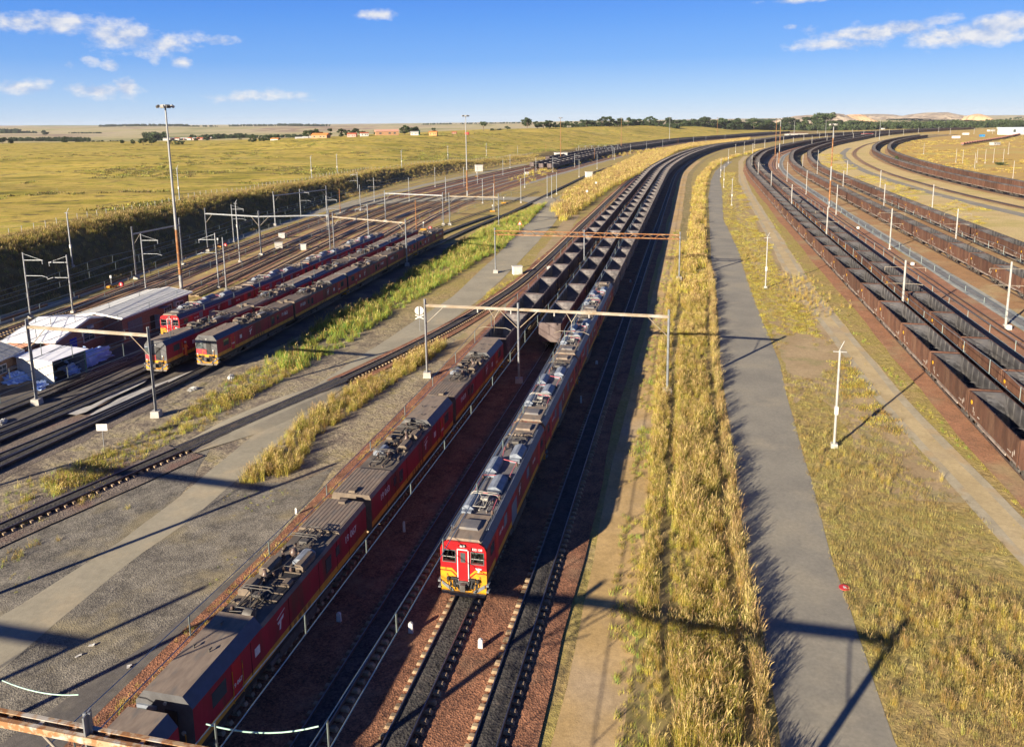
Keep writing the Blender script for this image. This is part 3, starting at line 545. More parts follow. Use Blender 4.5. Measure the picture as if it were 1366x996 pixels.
def wagon_body(mb, detail, o=0, i=1, pale=2, x=0):
    L = WL/2; t = .07; zi = 1.25; run = 2.5
    # outer shell
    prof = [(-WW+.16, WZ0), (-WW+.05, WZ0+.30), (-WW, WZ0+.35), (-WW, WZ1), (WW, WZ1), (WW, WZ0+.35), (WW-.05, WZ0+.30), (WW-.16, WZ0)]
    vs = [(sx*L, a, b_) for sx in (-1, 1) for a, b_ in prof]
    n = 8
    def q(*ii): return tuple(ii)
    mb.add(vs, [q(0, 1, 9, 8), q(6, 7, 15, 14)], pale); mb.add(vs, [q(1, 2, 10, 9), q(2, 3, 11, 10), q(4, 5, 13, 12), q(5, 6, 14, 13), q(7, 0, 8, 15)], o)
    mb.add(vs, [(0, 7, 6, 5, 4, 3, 2, 1), (8, 9, 10, 11, 12, 13, 14, 15)], o)
    xi = L-.28; yi = WW-t
    V_ = [(-xi, -yi, WZ1), (xi, -yi, WZ1), (xi, yi, WZ1), (-xi, yi, WZ1), (-xi+run, -yi+.12, zi), (xi-run, -yi+.12, zi), (xi-run, yi-.12, zi), (-xi+run, yi-.12, zi)]
    O_ = [(-L, -WW, WZ1), (L, -WW, WZ1), (L, WW, WZ1), (-L, WW, WZ1)]
    mb.add(V_, [(4, 5, 6, 7)], i); mb.add(V_, [(0, 3, 7, 4), (1, 5, 6, 2)], i); mb.add(V_, [(0, 4, 5, 1), (2, 6, 7, 3)], i)
    mb.add(O_+V_[:4], [(0, 1, 5, 4), (1, 2, 6, 5), (2, 3, 7, 6), (3, 0, 4, 7)], o)
    if detail:
        for s in (-1, 1):
            for k in range(7): mb.box((-L+1.3+k*(WL-2.6)/6, s*(WW-.115), 2.45), (.09, .09, 1.9), i)      # inner ribs
            mb.box((0, s*(WW+.02), WZ1-.07), (WL, .06, .12), o)
            for sx in (-1, 1): mb.box((sx*(L-.30), s*(WW+.015), 2.2), (.12, .05, 2.2), o)
            mb.box((0, s*(WW-.02), 1.12), (WL*.55, .08, .20), pale)
        for sx in (-1, 1): mb.box((sx*(L+.02), 0, 2.9), (.06, 2.3, .10), o); mb.box((sx*(L+.02), 0, 1.9), (.06, 2.3, .10), o)
def wagon_kit(mo, mi, coal):
    kit = {}
    mb = MB(); wagon_body(mb, True); kit['body'] = (mb, [mo, mi, wag_pale])
    mb = MB()
    for k, x in enumerate((-2.3, -1.0, .3)): mb.tube([(x, -WW+.1, 2.1), (x+.15, WW-.1, 2.1)], .05, 0, 5)
    kit['cross_brace'] = (mb, mi)
    mb = MB()
    for s in (-1, 1):
        mb.box((0, s*.95, .52), (1.7, .16, .26), 0); mb.box((0, s*.95, .66), (.5, .2, .3), 0)
        for x in (-.85, .85): mb.lathe([(.10, 0), (.42, .02), (.42, .10), (.46, .13)], (x, s*.57-.06, .44), 0, 12, 'y')
    mb.box((0, 0, .62), (.4, 1.9, .28), 0)
    kit['bogie'] = (mb, steel_d)
    mb = MB(); mb.box((0, 0, .85), (.7, .22, .26), 0); mb.box((.32, .1, .85), (.2, .2, .34), 0); kit['coupler'] = (mb, steel_d)
    mb = MB()
    for s in (-1, 1):
        for k, (x, w_, h) in enumerate(((-4.9, .16, .42), (-4.6, .14, .42), (-3.9, .7, .10), (4.6, .16, .5), (4.3, .12, .36), (3.2, .5, .12))):
            mb.box((x, s*(WW+.006), 1.75+(.25 if k % 3 == 0 else 0)), (w_, .012, h), 0)
    kit['stencilling'] = (mb, stencil)
    mb = MB()
    for s in (-1, 1): mb.lathe([(.20, 0), (.20, .02)], (5.1, s*(WW+.02)-.01, 2.55), 0, 12, 'y')
    kit['round_marker'] = (mb, yellow_dot)
    if coal:
        mb = MB(); n = 18
        for sgn in (1,):
            vs = []; r = np.random.default_rng(3)
            for a in range(9):
                for b_ in range(5):
                    xx = 1.2+a*.48; yy = -1.25+b_*.62; zb = 1.25+max(0, (xx-3.1))*.85
                    vs.append((xx, yy, zb-.04+max(0, .62-((xx-3.6)/2.2)**2-(yy/1.6)**2)*.9+r.uniform(-.05, .05)))
            mb.add(vs, [(a*5+b_, (a+1)*5+b_, (a+1)*5+b_+1, a*5+b_+1) for a in range(8) for b_ in range(4)], 0, True)
        kit['coal'] = (mb, coal_m)
    return kit
def make_wagon(kit, level, name='coal_wagon'):
    root = empty(name)
    for nm, (mb, m) in kit.items():
        if level == 1 and nm in ('coupler', 'cross_brace'): continue
        if level == 2 and nm in ('coupler', 'cross_brace', 'stencilling', 'round_marker', 'coal'): continue
        if nm == 'bogie':
            b1 = mb.build(nm, m, root); b1.location = (-WL/2+1.75, 0, 0)
            b2 = b1.copy(); COL.objects.link(b2); b2.parent = root; b2.location = (WL/2-1.75, 0, 0); KIDS[root.name].append(b2.name)
        elif nm == 'coupler': o = mb.build(nm, m, root); o.location = (WL/2+.05, 0, 0)
        else: mb.build(nm, m, root)
    return root
kits = {'a': wagon_kit(wag_dark, wag_in2, False), 'b': wagon_kit(wag_out, wag_in, True)}
PRO = {}
def wagon(kind, level, label, group, pos, an):
    key = (kind, level)
    if key not in PRO: PRO[key] = make_wagon(kits[kind], level); o = PRO[key]
    else: o = copy_tree(PRO[key])
    o.location = (*pos, 0); o.rotation_euler = (0, 0, an); tag(o, label, 'coal wagon', group); return o
WAG = []          # (distance, kind, path, s, description, index)
PITCH = 12.1
def rake(kind, path, s0, desc, s1=None, order='near'):
    s = s0+WL/2; k = 1; s1 = s1 or path.L-20
    while s < s1:
        x, y = path.at(s); WAG.append((math.hypot(x, y), kind, path, s, desc, k)); s += PITCH; k += 1
rake('a', A1, A1.s_at_y(88.2), 'left dark rake behind the dusty locomotives')
rake('a', A2, A2.s_at_y(94.6), 'middle dark rake')
rake('a', A3, A3.s_at_y(117.5), 'right dark rake behind the red-fronted locomotives')
b0 = B1.s_at_y(65.7)-4*PITCH+2.8
rake('b', B1, b0+PITCH*1.0-WL*0, 'nearest brown rake at right', )
rake('b', B2, B2.s_at_y(70)-3*PITCH+4, 'second brown rake at right')
rake('b', B5, B5.s_at_y(70), 'brown rake beyond the pale path')
rake('b', B6, B6.s_at_y(100), 'outer brown rake by the sandy field')
rake('b', C1, C1.s_at_y(190), 'inner curving rake at far right', C1.s_at_y(1050))
rake('b', C2, C2.s_at_y(180), 'outermost curving rake at far right', C2.s_at_y(1040))
rake('a', YT[2], YT[2].s_at_y(480), 'leftmost rake in the upper yard', YT[2].s_at_y(1450))
rake('a', YT[4], YT[4].s_at_y(466), 'middle rake in the upper yard', YT[4].s_at_y(1450))
rake('a', YT[5], YT[5].s_at_y(464), 'right-hand rake in the upper yard', YT[5].s_at_y(1450))
rake('a', YT[0], YT[0].s_at_y(560), 'yard rake behind the substation', YT[0].s_at_y(1450))
def inview(pos):
    x, y, d = proj((pos[0], pos[1], 2)); return d > 5 and -60 < x < PW+60 and y < PH+120
WAG = [q for q in WAG if inview(q[2].at(q[3]))]
WAG.sort(key=lambda q: q[0])
GRP = {'a': 'empty dark coal wagons', 'b': 'brown coal wagons'}
cnt = {}
for q in sorted(WAG[:300], key=lambda q: (q[4], q[5])):
    d, kind, path, s, desc, k = q; cnt[desc] = cnt.get(desc, 0)+1
    x, y = path.at(s); lvl = 0 if d < 110 else (1 if d < 260 else 2)
    wagon(kind, lvl, 'open wagon, %s from the viewer in the %s' % (nth(cnt[desc]), desc), GRP[kind], (x, y), path.ang(s))
fb = MB()
for d, kind, path, s, desc, k in WAG[300:]:
    x, y = path.at(s); an = path.ang(s); tmp = MB(); mi = 0 if kind == 'a' else 2; wagon_body(tmp, False, mi, mi+1, mi)
    tmp.box((-4, 0, .6), (2.4, 1.9, .7), 4); tmp.box((4, 0, .6), (2.4, 1.9, .7), 4)
    c, sn = math.cos(an), math.sin(an); fb.add([(x+a*c-b_*sn, y+a*sn+b_*c, z) for a, b_, z in tmp.v], tmp.f, 0)
    fb.m[-len(tmp.f):] = tmp.m
fb.build('distant_coal_wagons', [wag_dark, wag_in2, wag_out, wag_in, steel_d], label='far-off stretches of the coal trains curving towards the horizon', cat='coal wagons', kind='stuff')
# ------------------------------------------------------------------ locomotives
red_side = mat('dusty_red_paint', (.32, .018, .04), (.24, .015, .032), scale=.8, rough=.55, c3=(.12, .035, .03), s3=.9, t3=(.48, .68), stretch=(1, 1, .22), grain=.2)
red_face = mat('bright_red_paint', (.40, .010, .014), (.33, .009, .012), scale=1.2, rough=.4)
yel = mat('yellow_band', (.62, .30, .035), (.45, .22, .04), scale=1.5, rough=.6)
yel_b = mat('bright_yellow_paint', (.58, .28, .012), (.44, .20, .015), scale=3, rough=.5, c3=(.20, .13, .05), s3=1.5, t3=(.55, .68))
roof_brown = mat('dusty_brown_roof', (.25, .20, .155), (.185, .145, .115), scale=1.0, rough=.85, c3=(.15, .135, .12), s3=.7, t3=(.5, .7), stretch=(1, 3, 1))
roof_dark = mat('dark_grey_roof', (.15, .125, .10), (.105, .09, .075), scale=1.0, rough=.7, c3=(.17, .15, .13), s3=.6, t3=(.5, .7))
roof_grey = mat('grey_roof_deck', (.155, .15, .155), (.12, .118, .125), scale=.9, rough=.7, c3=(.21, .185, .16), s3=.5, t3=(.45, .7))
hood_w = mat('pale_grey_hood', (.21, .24, .285), (.14, .16, .20), scale=2, rough=.45)
hood_b = mat('brown_hood', (.17, .135, .10), (.12, .095, .075), scale=2, rough=.7)
navy = mat('navy_roof_edge', (.05, .075, .13), (.04, .06, .10), scale=2, rough=.5)
blk = mat('black_grille', (.02, .02, .022), (.03, .03, .03), rough=.6)
grey_f = mat('grey_cab_paint', (.10, .102, .108), (.075, .075, .08), scale=2, rough=.5)
glass_m = glass('cab_glass', (.06, .075, .08))
def clear(name):
    m = bpy.data.materials.new(name); m.use_nodes = True; t = m.node_tree; t.nodes.clear(); o = N(t, 'ShaderNodeOutputMaterial'); a = N(t, 'ShaderNodeBsdfTransparent'); g_ = N(t, 'ShaderNodeBsdfGlossy'); x = N(t, 'ShaderNodeMixShader'); fr = N(t, 'ShaderNodeFresnel'); fr.inputs[0].default_value = 1.7
    a.inputs[0].default_value = (.75, .82, .80, 1); g_.inputs['Roughness'].default_value = .05; t.links.new(fr.outputs[0], x.inputs[0]); t.links.new(a.outputs[0], x.inputs[1]); t.links.new(g_.outputs[0], x.inputs[2]); t.links.new(x.outputs[0], o.inputs[0]); return m
clear_glass = clear('windscreen_glass'); white_p = mat('white_lettering', (.62, .62, .64), (.5, .5, .52), rough=.5)
pink_cable = mat('pink_busbar', (.6, .16, .18), (.45, .10, .12), rough=.5); porc = mat('brown_insulator', (.13, .09, .075), (.10, .07, .06), rough=.35)
cool = mat('lamp_glass', (.4, .42, .40), (.3, .3, .3), rough=.2)
def text_mesh(name, body, size, m, parent, loc, rot, ext=.004):
    cu = bpy.data.curves.new(name, 'FONT'); cu.body = body; cu.size = size; cu.extrude = ext; cu.align_x = 'CENTER'; cu.offset = .006*size/.3
    o = bpy.data.objects.new(name, cu); COL.objects.link(o); dg = bpy.context.evaluated_depsgraph_get()
    me = bpy.data.meshes.new_from_object(o.evaluated_get(dg)); bpy.data.objects.remove(o); bpy.data.curves.remove(cu)
    me.materials.clear(); me.materials.append(m); o = bpy.data.objects.new(name, me); COL.objects.link(o)
    if parent: o.parent = parent; KIDS.setdefault(parent.name, []).append(o.name)
    o.location = loc; o.rotation_euler = rot; return o
def logo(mb, cx, cz, s, side):
    # the operator's emblem: a slanted bar over a two-stroke letter form
    def pl(pts): mb.prism([(cx+a*s*(-side), cz+b_*s) for a, b_ in pts], side*1.432, side*1.442, 0, 'y')
    pl([(-.55, .55), (.75, .85), (.75, .93), (-.55, .63)]); pl([(-.5, .25), (.55, .50), (.45, .22), (.1, .14), (-.02, -.55), (-.25, -.55), (-.12, .08), (-.42, .02)])
def pantograph(root, x, up, h=.55, m=steel_d, z=3.6):
    mb = MB(); mb.box((x, 0, z+.12), (1.7, .08, .06)); 
    for s in (-1, 1):
        mb.box((x, s*.5, z+.12), (1.8, .06, .07)); mb.tube([(x-.7*up, s*.45, z+.15), (x+.8*up, s*.38, z+.15+h*.5), (x-.65*up, s*.33, z+.15+h)], .028, 0, 5)
        mb.tube([(x-.7*up, s*.2, z+.15), (x+.8*up, s*.12, z+.12+h*.5)], .02, 0, 5); mb.tube([(x+.8*up, s*.38, z+.15+h*.5), (x-.65*up, -s*.33, z+.15+h)], .016, 0, 4)
    for k in (-.12, .12):
        mb.tube([(x-.65*up+k, -.95, z+.02+h), (x-.65*up+k, -.75, z+.17+h), (x-.65*up+k, .75, z+.17+h), (x-.65*up+k, .95, z+.02+h)], .03, 0, 5)
    mb.tube([(x+.8*up, -.42, z+.15+h*.5), (x+.8*up, .42, z+.15+h*.5)], .03, 0, 5); mb.box((x-.6*up, 0, z+.2), (.35, .5, .2))
    p = mb.build('pantograph', m, root)
    i = MB()
    for sx in (-.75, .75):
        for sy in (-.5, .5): i.lathe([(.09, -.05), (.05, .0), (.1, .03), (.05, .06), (.09, .1), (.04, .13)], (x+sx, sy, z-.0), 0, 7)
    i.build('insulator_feet', porc, p)
INS = [(.09, 0), (.05, .05), (.12, .08), (.05, .12), (.12, .16), (.05, .2), (.11, .24), (.05, .28), (.08, .34)]
def bogies(root, xs, col=steel_d):
    f = MB()
    for s in (-1, 1):
        f.box((0, s*1.02, .62), (3.9, .16, .28)); f.box((0, s*1.02, .42), (1.0, .2, .3)); 
        for x in (-1.35, 1.35): f.box((x, s*1.06, .55), (.42, .22, .42)); f.tube([(x+.35, s*1.1, .35), (x+.35, s*1.1, .85)], .07, 0, 6)
    wz = MB().lathe([(.1, -.07), (.56, -.05), (.56, .05), (.62, .08), (.1, .09)], (0, 0, 0), 0, 16, 'y')
    proto = None
    for x in xs:
        if proto is None: o = f.build('bogie', col, root); proto = o
        else: o = proto.copy(); COL.objects.link(o); o.parent = root; KIDS[root.name].append(o.name)
        o.location = (x, 0, 0); KIDS[o.name] = []
        for wx in (-1.35, 1.35):
            for s in (-1, 1):
                if 'wheel' not in PRO: PRO['wheel'] = wz.build('wheel', col, o); q = PRO['wheel']
                else: q = PRO['wheel'].copy(); COL.objects.link(q); q.parent = o; KIDS[o.name].append(q.name)
                q.location = (wx, s*.56, .58)
def shell(mb, x0, x1, zs, zr, roof_in=.32, o_roof=3, o_edge=4, front=None, caps=True):
    """body length section: black sill, yellow band, red side, sloped roof edge, roof"""
    W_ = 1.43
    ring = [(W_, .92), (W_, 1.18), (W_, 1.58), (W_, zs), (W_-roof_in, zr), (-W_+roof_in, zr), (-W_, zs), (-W_, 1.58), (-W_, 1.18), (-W_, .92)]
    vs = [(x, a, b_) for x in (x0, x1) for a, b_ in ring]; n = 10
    mm = [0, 1, 2, o_edge, o_roof, o_edge, 2, 1, 0, 0]
    for k in range(n): mb.add(vs, [(k, (k+1) % n, n+(k+1) % n, n+k)], mm[k])
    if caps: mb.add(vs, [tuple(range(n)), tuple(range(2*n-1, n-1, -1))], front if front is not None else 2)
def fix_normals(o):
    bm = bmesh.new(); bm.from_mesh(o.data); bmesh.ops.recalc_face_normals(bm, faces=bm.faces); bm.to_mesh(o.data); bm.free()
def front_gear(root, x, style):
    g = MB()
    g.box((x+.12, 0, .86), (.5, .34, .36)); g.box((x+.36, .06, .9), (.26, .3, .42)); g.box((x+.1, 0, .86), (.14, .62, .6)); g.build('coupler', steel_d, root)
    h = MB(); r = random.Random(4)
    for s in (-1, 1):
        for k in range(4):
            y = s*(.36+.17*k); z = 1.28-.05*k
            h.tube([(x+.03, y, z), (x+.2, y+s*.05, z-.12), (x+.25, y-s*.05, z-.45), (x+.16, y-s*.12, z-.62)], .03, 0, 5)
        h.box((x+.08, s*.55, 1.3), (.14, .42, .1)); h.box((x+.07, s*.5, .95), (.1, .3, .5)); h.lathe([(.1, 0), (.13, .12), (.06, .2)], (x+.04, s*.92, 1.25), 0, 8, 'x'); h.tube([(x+.08, s*.8, 1.0), (x+.2, s*.8, .8)], .05, 0, 6)
        h.tube([(x+.04, s*1.02, 1.5), (x+.1, s*1.02, 1.45), (x+.1, s*1.02, 1.0), (x+.04, s*1.02, .95)], .022, 0, 5)
    h.build('brake_hoses', blk, root)
    p = MB(); p.prism([(1.40, .40), (1.42, 1.02), (-1.42, 1.02), (-1.40, .40)], x-.25, x+.06, 0); p.prism([(1.3, .22), (1.38, .42), (-1.38, .42), (-1.3, .22)], x-.2, x+.12, 1); p.prism([(.8, .22), (.9, .42), (-.9, .42), (-.8, .22)], x+.12, x+.24, 1)
    o = p.build('cowcatcher', [yel_b, mat('dusty_plough', (.19, .17, .145), (.12, .10, .085), scale=3)], root); fix_normals(o)
    s_ = MB()
    for s in (-1, 1):
        s_.prism([(s*1.34, 1.06), (s*1.34, .84), (s*.62, .34), (s*.62, .56)], x+.10, x+.13)
        s_.box((x-.1, s*1.5, 1.02), (.5, .16, .12)); s_.box((x-.1, s*1.5, .62), (.5, .16, .08))
    s_.build('steps', mat('grey_step_paint', (.16, .17, .185), (.12, .13, .14), rough=.6), root)
def loco(style, number, cab=True):
    root = empty('electric_locomotive')
    L = 9.35
    if style == 'old':
        mb = MB(); shell(mb, -L, 3.6, 3.18, 3.36, .14, 3, 3); o = mb.build('body', [blk, yel, red_side, roof_dark, roof_dark, hood_b], root); fix_normals(o)
        mb = MB(); shell(mb, -L, -L+3.9, 3.20, 3.50, .12, 3, 3, 5); o = mb.build('rear_roof_section', [blk, yel, red_side, roof_brown, roof_brown, hood_b], root); fix_normals(o); o.scale = (1.0005, 1.002, 1)
        mb = MB(); shell(mb, 3.6, L, 3.24, 3.80, .46, 3, 4, 5); o = mb.build('cab', [blk, yel, red_side, roof_brown, navy, grey_f], root); fix_normals(o)
        for k in range(9):
            pass
        r = MB()
        for k in range(10): r.box((-L+1.95, -1.2+k*.266, 3.51), (3.85, .03, .025))
        r.build('roof_ribs', roof_brown, root)
        ex = MB(); rr0 = random.Random(11)
        for k in range(34):
            x_ = rr0.uniform(-3.6, 3.2); y_ = rr0.uniform(-1.15, 1.15)
            if x_ > -1.0 and y_ > .15 and x_ < 1.9: continue
            ex.box((x_, y_, 3.40), (rr0.uniform(.08, .35), rr0.uniform(.06, .22), rr0.uniform(.06, .26)), rz=rr0.choice([0, 0, .4]))
        for k in range(9):
            x_ = rr0.uniform(-3.4, 2.2); y_ = rr0.uniform(-1.1, .1); ex.tube([(x_, y_, 3.45), (x_+rr0.uniform(.5, 1.4), y_+rr0.uniform(-.3, .3), 3.45+rr0.uniform(0, .2))], .02, 0, 4)
        ex.build('roof_fittings', hood_b, root)
        pantograph(root, 2.2, 1, .45, steel_d, 3.36); pantograph(root, -4.2, -1, .5, steel_d, 3.52)
        for (x, y, lx, ly, hh) in ((1.0, -.85, 1.1, .75, .42), (-1.9, .9, 1.5, .6, .40), (-1.1, -.8, 1.3, .7, .45), (.2, .95, .5, .5, .3)):
            h = MB(); h.prism([(y-ly/2, 3.36), (y-ly/2, 3.36+hh*.7), (y-ly/4, 3.36+hh), (y+ly/4, 3.36+hh), (y+ly/2, 3.36+hh*.7), (y+ly/2, 3.36)], x-lx/2, x+lx/2, 0); o = h.build('roof_hood', hood_b, root); fix_normals(o)
        h = MB().prism([(.25, 3.36), (.25, 3.62), (.5, 3.76), (.85, 3.76), (1.1, 3.6), (1.1, 3.36)], -2.9, -1.7, 0).build('pale_roof_hood', hood_w, root); fix_normals(h)
        gsh = MB(); gsh.box((.45, .72, 3.40), (2.7, 1.0, .08), 0); 
        for k in range(5): gsh.box((-.85+k*.65, .72, 3.45), (.07, 1.0, .05), 1)
        gsh.build('roof_grille', [blk, hood_b], root)
        ins = MB()
        for (x, y) in ((1.6, .1), (.9, -.2), (.3, -.35), (-.4, -.2), (-1.0, .1), (-1.0, .55), (-2.2, -.6), (-2.6, .2), (-2.9, -.2), (-3.1, .6), (2.9, -.7), (3.0, .6), (1.3, .0)):
            ins.lathe(INS, (x, y, 3.36), 0, 8)
        ins.lathe([(.05, 0), (.22, .05), (.25, .25), (.12, .4), (.1, .6)], (-.1, -.55, 3.36), 0, 10); ins.lathe([(.2, 0), (.28, .1), (.2, .35), (.08, .5)], (-2.6, -.15, 3.36), 0, 10)
        ins.build('roof_insulators', porc, root)
        c = MB()
        c.tube([(1.6, .1, 3.72), (.9, -.2, 3.72), (.3, -.35, 3.72), (-.4, -.2, 3.72), (-1.0, .1, 3.72), (-2.6, .2, 3.72), (-4, 0, 3.75)], .025, 0, 5); c.tube([(-1, .1, 3.72), (-1, .95, 3.72)], .022, 0, 5); c.tube([(-2.2, -.6, 3.7), (-2.9, -.2, 3.74), (-3.1, .6, 3.74)], .022, 0, 5)
        c.tube([(3.3, -.9, 3.4), (3.4, -.5, 3.75), (3.45, .2, 3.85)], .025, 0, 5); c.lathe([(.3, -.25), (.33, 0), (.3, .25)], (3.35, .55, 3.66), 0, 10, 'y')
        c.build('busbars', steel_d, root)
        an = MB()
        for (x, y) in ((6.4, -.5), (6.5, .4), (4.6, -.2)): an.box((x, y, 3.86), (.05, .05, .2)); an.box((x-.1, y, 3.91), (.2, .05, .05))
        an.build('cab_roof_horns', steel_d, root)
        mb = MB(); mb.box((-L+.35, 0, 3.60), (.5, .45, .16)); mb.build('roof_end_box', hood_b, root)
        # cab face
        x = L; d = MB(); d.box((x+.03, -.86+.0, 2.55), (.05, .9, .78)); d.build('windshield', glass_m, root)
        d = MB(); d.box((x+.02, -.86, 3.04), (.14, .96, .16)); d.build('sun_blind', hood_w, root)
        d = MB(); d.box((x+.02, .34, 2.10), (.03, .62, 1.85)); d.build('end_door', blk, root)
        d = MB(); d.box((x+.03, -.66, 1.80), (.04, 1.35, .62)); o = d.build('nose_panel', red_face if 0 else mat('faded_red_panel', (.36, .03, .04), (.28, .03, .04), scale=3, rough=.6), root)
        d = MB(); d.box((x+.02, 0, 1.32), (.05, 2.7, .30)); d.build('bumper_band', yel_b, root)
        d = MB()
        for s in (-1, 1): d.tube([(x+.06, s*.75+.25, 1.3), (x+.06, s*.75+.25, 1.95), (x+.06, .02, 1.95) if s < 0 else (x+.06, s*.75+.2, 2.0)], .025, 0, 5)
        d.build('handrails', yel_b, root)
        d = MB(); d.lathe([(.07, 0), (.09, .08)], (x+.0, .1, 3.35), 0, 12, 'x'); d.lathe([(.1, 0), (.11, .06)], (x+.0, .9, 2.0), 0, 12, 'x'); d.lathe([(.1, 0), (.11, .06)], (x+.0, -1.2, 1.5), 0, 12, 'x'); d.build('headlights', cool, root)
        front_gear(root, x, style)
        for s in (-1, 1):
            b_ = MB(); b_.box((6.05, s*1.434, 2.25), (.75, .03, 1.9)); b_.build('cab_door', mat('brighter_red_door', (.50, .02, .03), (.42, .02, .03), rough=.5), root)
            b_ = MB()
            for q in (-.42, .42): b_.tube([(6.05+q, s*1.50, 1.2), (6.05+q, s*1.50, 2.9)], .022, 0, 5)
            b_.build('grab_rails', yel_b, root)
            b_ = MB(); b_.box((7.45, s*1.434, 2.55), (1.1, .03, .75)); b_.build('cab_window', glass_m, root)
            [MB().box(q, d_).build('side_window', glass_m, root) for q, d_ in (((-3.75, s*1.436, 2.35), (.7, .03, .9)), ((-5.0, s*1.436, 2.5), (.5, .03, .6)))]
            b_ = MB()
            for q in (4.75, 1.0, -2.5, -4.9, -6.6): b_.box((q, s*1.436, 2.25), (.04, .03, 1.85))
            b_.build('door_seams', mat('dark_seam', (.09, .012, .02), rough=.7), root)
            b_ = MB()
            for q in range(5): b_.box((-1.2+q*.55, s*1.43, 1.36), (.3, .02, .35))
            b_.build('louvres', mat('brown_louvre', (.28, .13, .04), (.2, .1, .03), rough=.7), root)
            b_ = MB(); b_.box((4.2, s*1.436, 2.35), (.45, .02, .45)); b_.build('white_placard', white_p, root)
            b_ = MB(); logo(b_, 1.9, 2.35, .62, s); o = b_.build('emblem', white_p, root); fix_normals(o)
            text_mesh('running_number', number, .62, white_p, root, (-6.9, s*1.44, 2.32), (R(90), 0, R(180) if s > 0 else 0))
            text_mesh('cab_number', number, .30, white_p, root, (6.05, s*1.455, 1.9), (R(90), 0, R(180) if s > 0 else 0))
    else:
        mb = MB(); shell(mb, -L, L, 3.22, 3.62, .30, 3, 4, caps=False); mb.box((L-1.9, 0, 2.3), (.06, 2.7, 2.2), 6); mb.box((L-.95, 0, 1.45), (1.8, 2.7, .06), 6); mb.box((L-.25, 0, 1.95), (.4, 2.6, .5), 6); o = mb.build('body', [blk, yel, red_side, roof_grey, navy, hood_b, mat('cab_lining', (.30, .30, .27), (.24, .24, .22))], root); fix_normals(o)
        for sx in (-1, 1):
            mb = MB(); x0, x1 = (L-3.0, L-.02) if sx > 0 else (-L+.02, -L+2.6)
            mb.prism([(-1.32, 3.22), (-.95, 3.76), (.95, 3.76), (1.32, 3.22)], x0, x1, 0); o = mb.build('cab_roof', roof_brown, root); fix_normals(o)
            mb = MB(); mb.prism([(-.62, 3.76), (-.55, 3.92), (.55, 3.92), (.62, 3.76)], (x0+x1)/2-.55, (x0+x1)/2+.45, 0); o = mb.build('cooling_unit', roof_brown if sx < 0 else roof_grey, root); fix_normals(o)
        hd = [(5.0, -.72, 1.9, .75, .5), (2.2, .35, 2.0, .95, .5), (-.6, -.6, 2.1, .8, .5), (-3.1, .62, 1.9, .9, .55)]
        for k, (x, y, lx, ly, hh) in enumerate(hd):
            m_ = MB(); m_.prism([(y-ly/2, 3.62), (y-ly/2, 3.62+hh*.72), (y-ly*.12, 3.62+hh), (y+ly*.12, 3.62+hh), (y+ly/2, 3.62+hh*.55), (y+ly/2, 3.62)], x-lx/2, x+lx/2, 0)
            m_.prism([(y-ly*.42, 3.62), (y-ly*.42, 3.62+hh*.45), (y+ly*.42, 3.62+hh*.45), (y+ly*.42, 3.62)], x+lx/2, x+lx/2+.35, 0)
            o = m_.build('roof_hood', hood_w, root); fix_normals(o)
        pantograph(root, 5.0, 1, .42, mat('pale_pantograph', (.34, .33, .30), (.25, .24, .22), rough=.5), 3.66); pantograph(root, -5.6, -1, .42, steel_d, 3.66)
        c = MB()
        c.tube([(3.9, .9, 3.9), (3.6, -.9, 3.9), (1.1, -1.0, 3.9), (.9, .5, 3.9)], .03, 0, 5); c.tube([(.9, .9, 3.9), (-1.3, .9, 3.9), (-1.7, -.3, 3.9), (-3.9, -.6, 3.9)], .03, 0, 5); c.tube([(5.9, .9, 3.85), (4.4, .85, 3.9)], .03, 0, 5)
        c.build('busbars', pink_cable, root)
        ins = MB()
        for (x, y) in ((3.9, .9), (3.6, -.9), (1.1, -1.0), (.9, .5), (.9, .9), (-1.3, .9), (-1.7, -.3), (-3.9, -.6), (-4.4, .3), (-4.5, -.5), (-4.2, .8), (5.9, .9)): ins.lathe(INS, (x, y, 3.58), 0, 7)
        ins.build('roof_insulators', porc, root)
        g_ = MB()
        for s in (-1, 1): g_.tube([(-8, s*1.18, 3.76), (8, s*1.18, 3.76)], .035, 0, 5); g_.tube([(-8, s*1.05, 3.70), (8, s*1.05, 3.70)], .03, 0, 5)
        g_.build('roof_rails', hood_w, root)
        an = MB()
        for (x, y) in ((8.6, -1.0), (7.2, .9), (6.6, 1.0)): an.tube([(x, y, 3.6), (x-.1, y, 3.95)], .03, 0, 5)
        an.build('antennas', steel_d, root)
        for sx in ((1, -1)):
            x = sx*L
            fp = MB()
            pr = [(-1.43, 1.0), (-1.43, 3.1), (-1.30, 3.42), (-1.0, 3.60), (1.0, 3.60), (1.30, 3.42), (1.43, 3.1), (1.43, 1.0)]
            fp.prism([(-1.43, 1.0), (-1.43, 2.30), (1.43, 2.30), (1.43, 1.0)], x, x+sx*.16, 0); fp.prism([(-1.43, 3.02), (-1.43, 3.1), (-1.30, 3.42), (-1.0, 3.60), (1.0, 3.60), (1.30, 3.42), (1.43, 3.1), (1.43, 3.02)], x, x+sx*.16, 0)
            fp.prism([(-.5, 2.30), (-.5, 3.02), (.5, 3.02), (.5, 2.30)], x, x+sx*.16, 0)
            for s in (-1, 1): fp.prism([(s*1.26, 2.30), (s*1.26, 3.02), (s*1.43, 3.02), (s*1.43, 2.30)], x, x+sx*.16, 0)
            o = fp.build('cab_face', red_face, root); fix_normals(o)
            xf = x+sx*.16
            ws = []
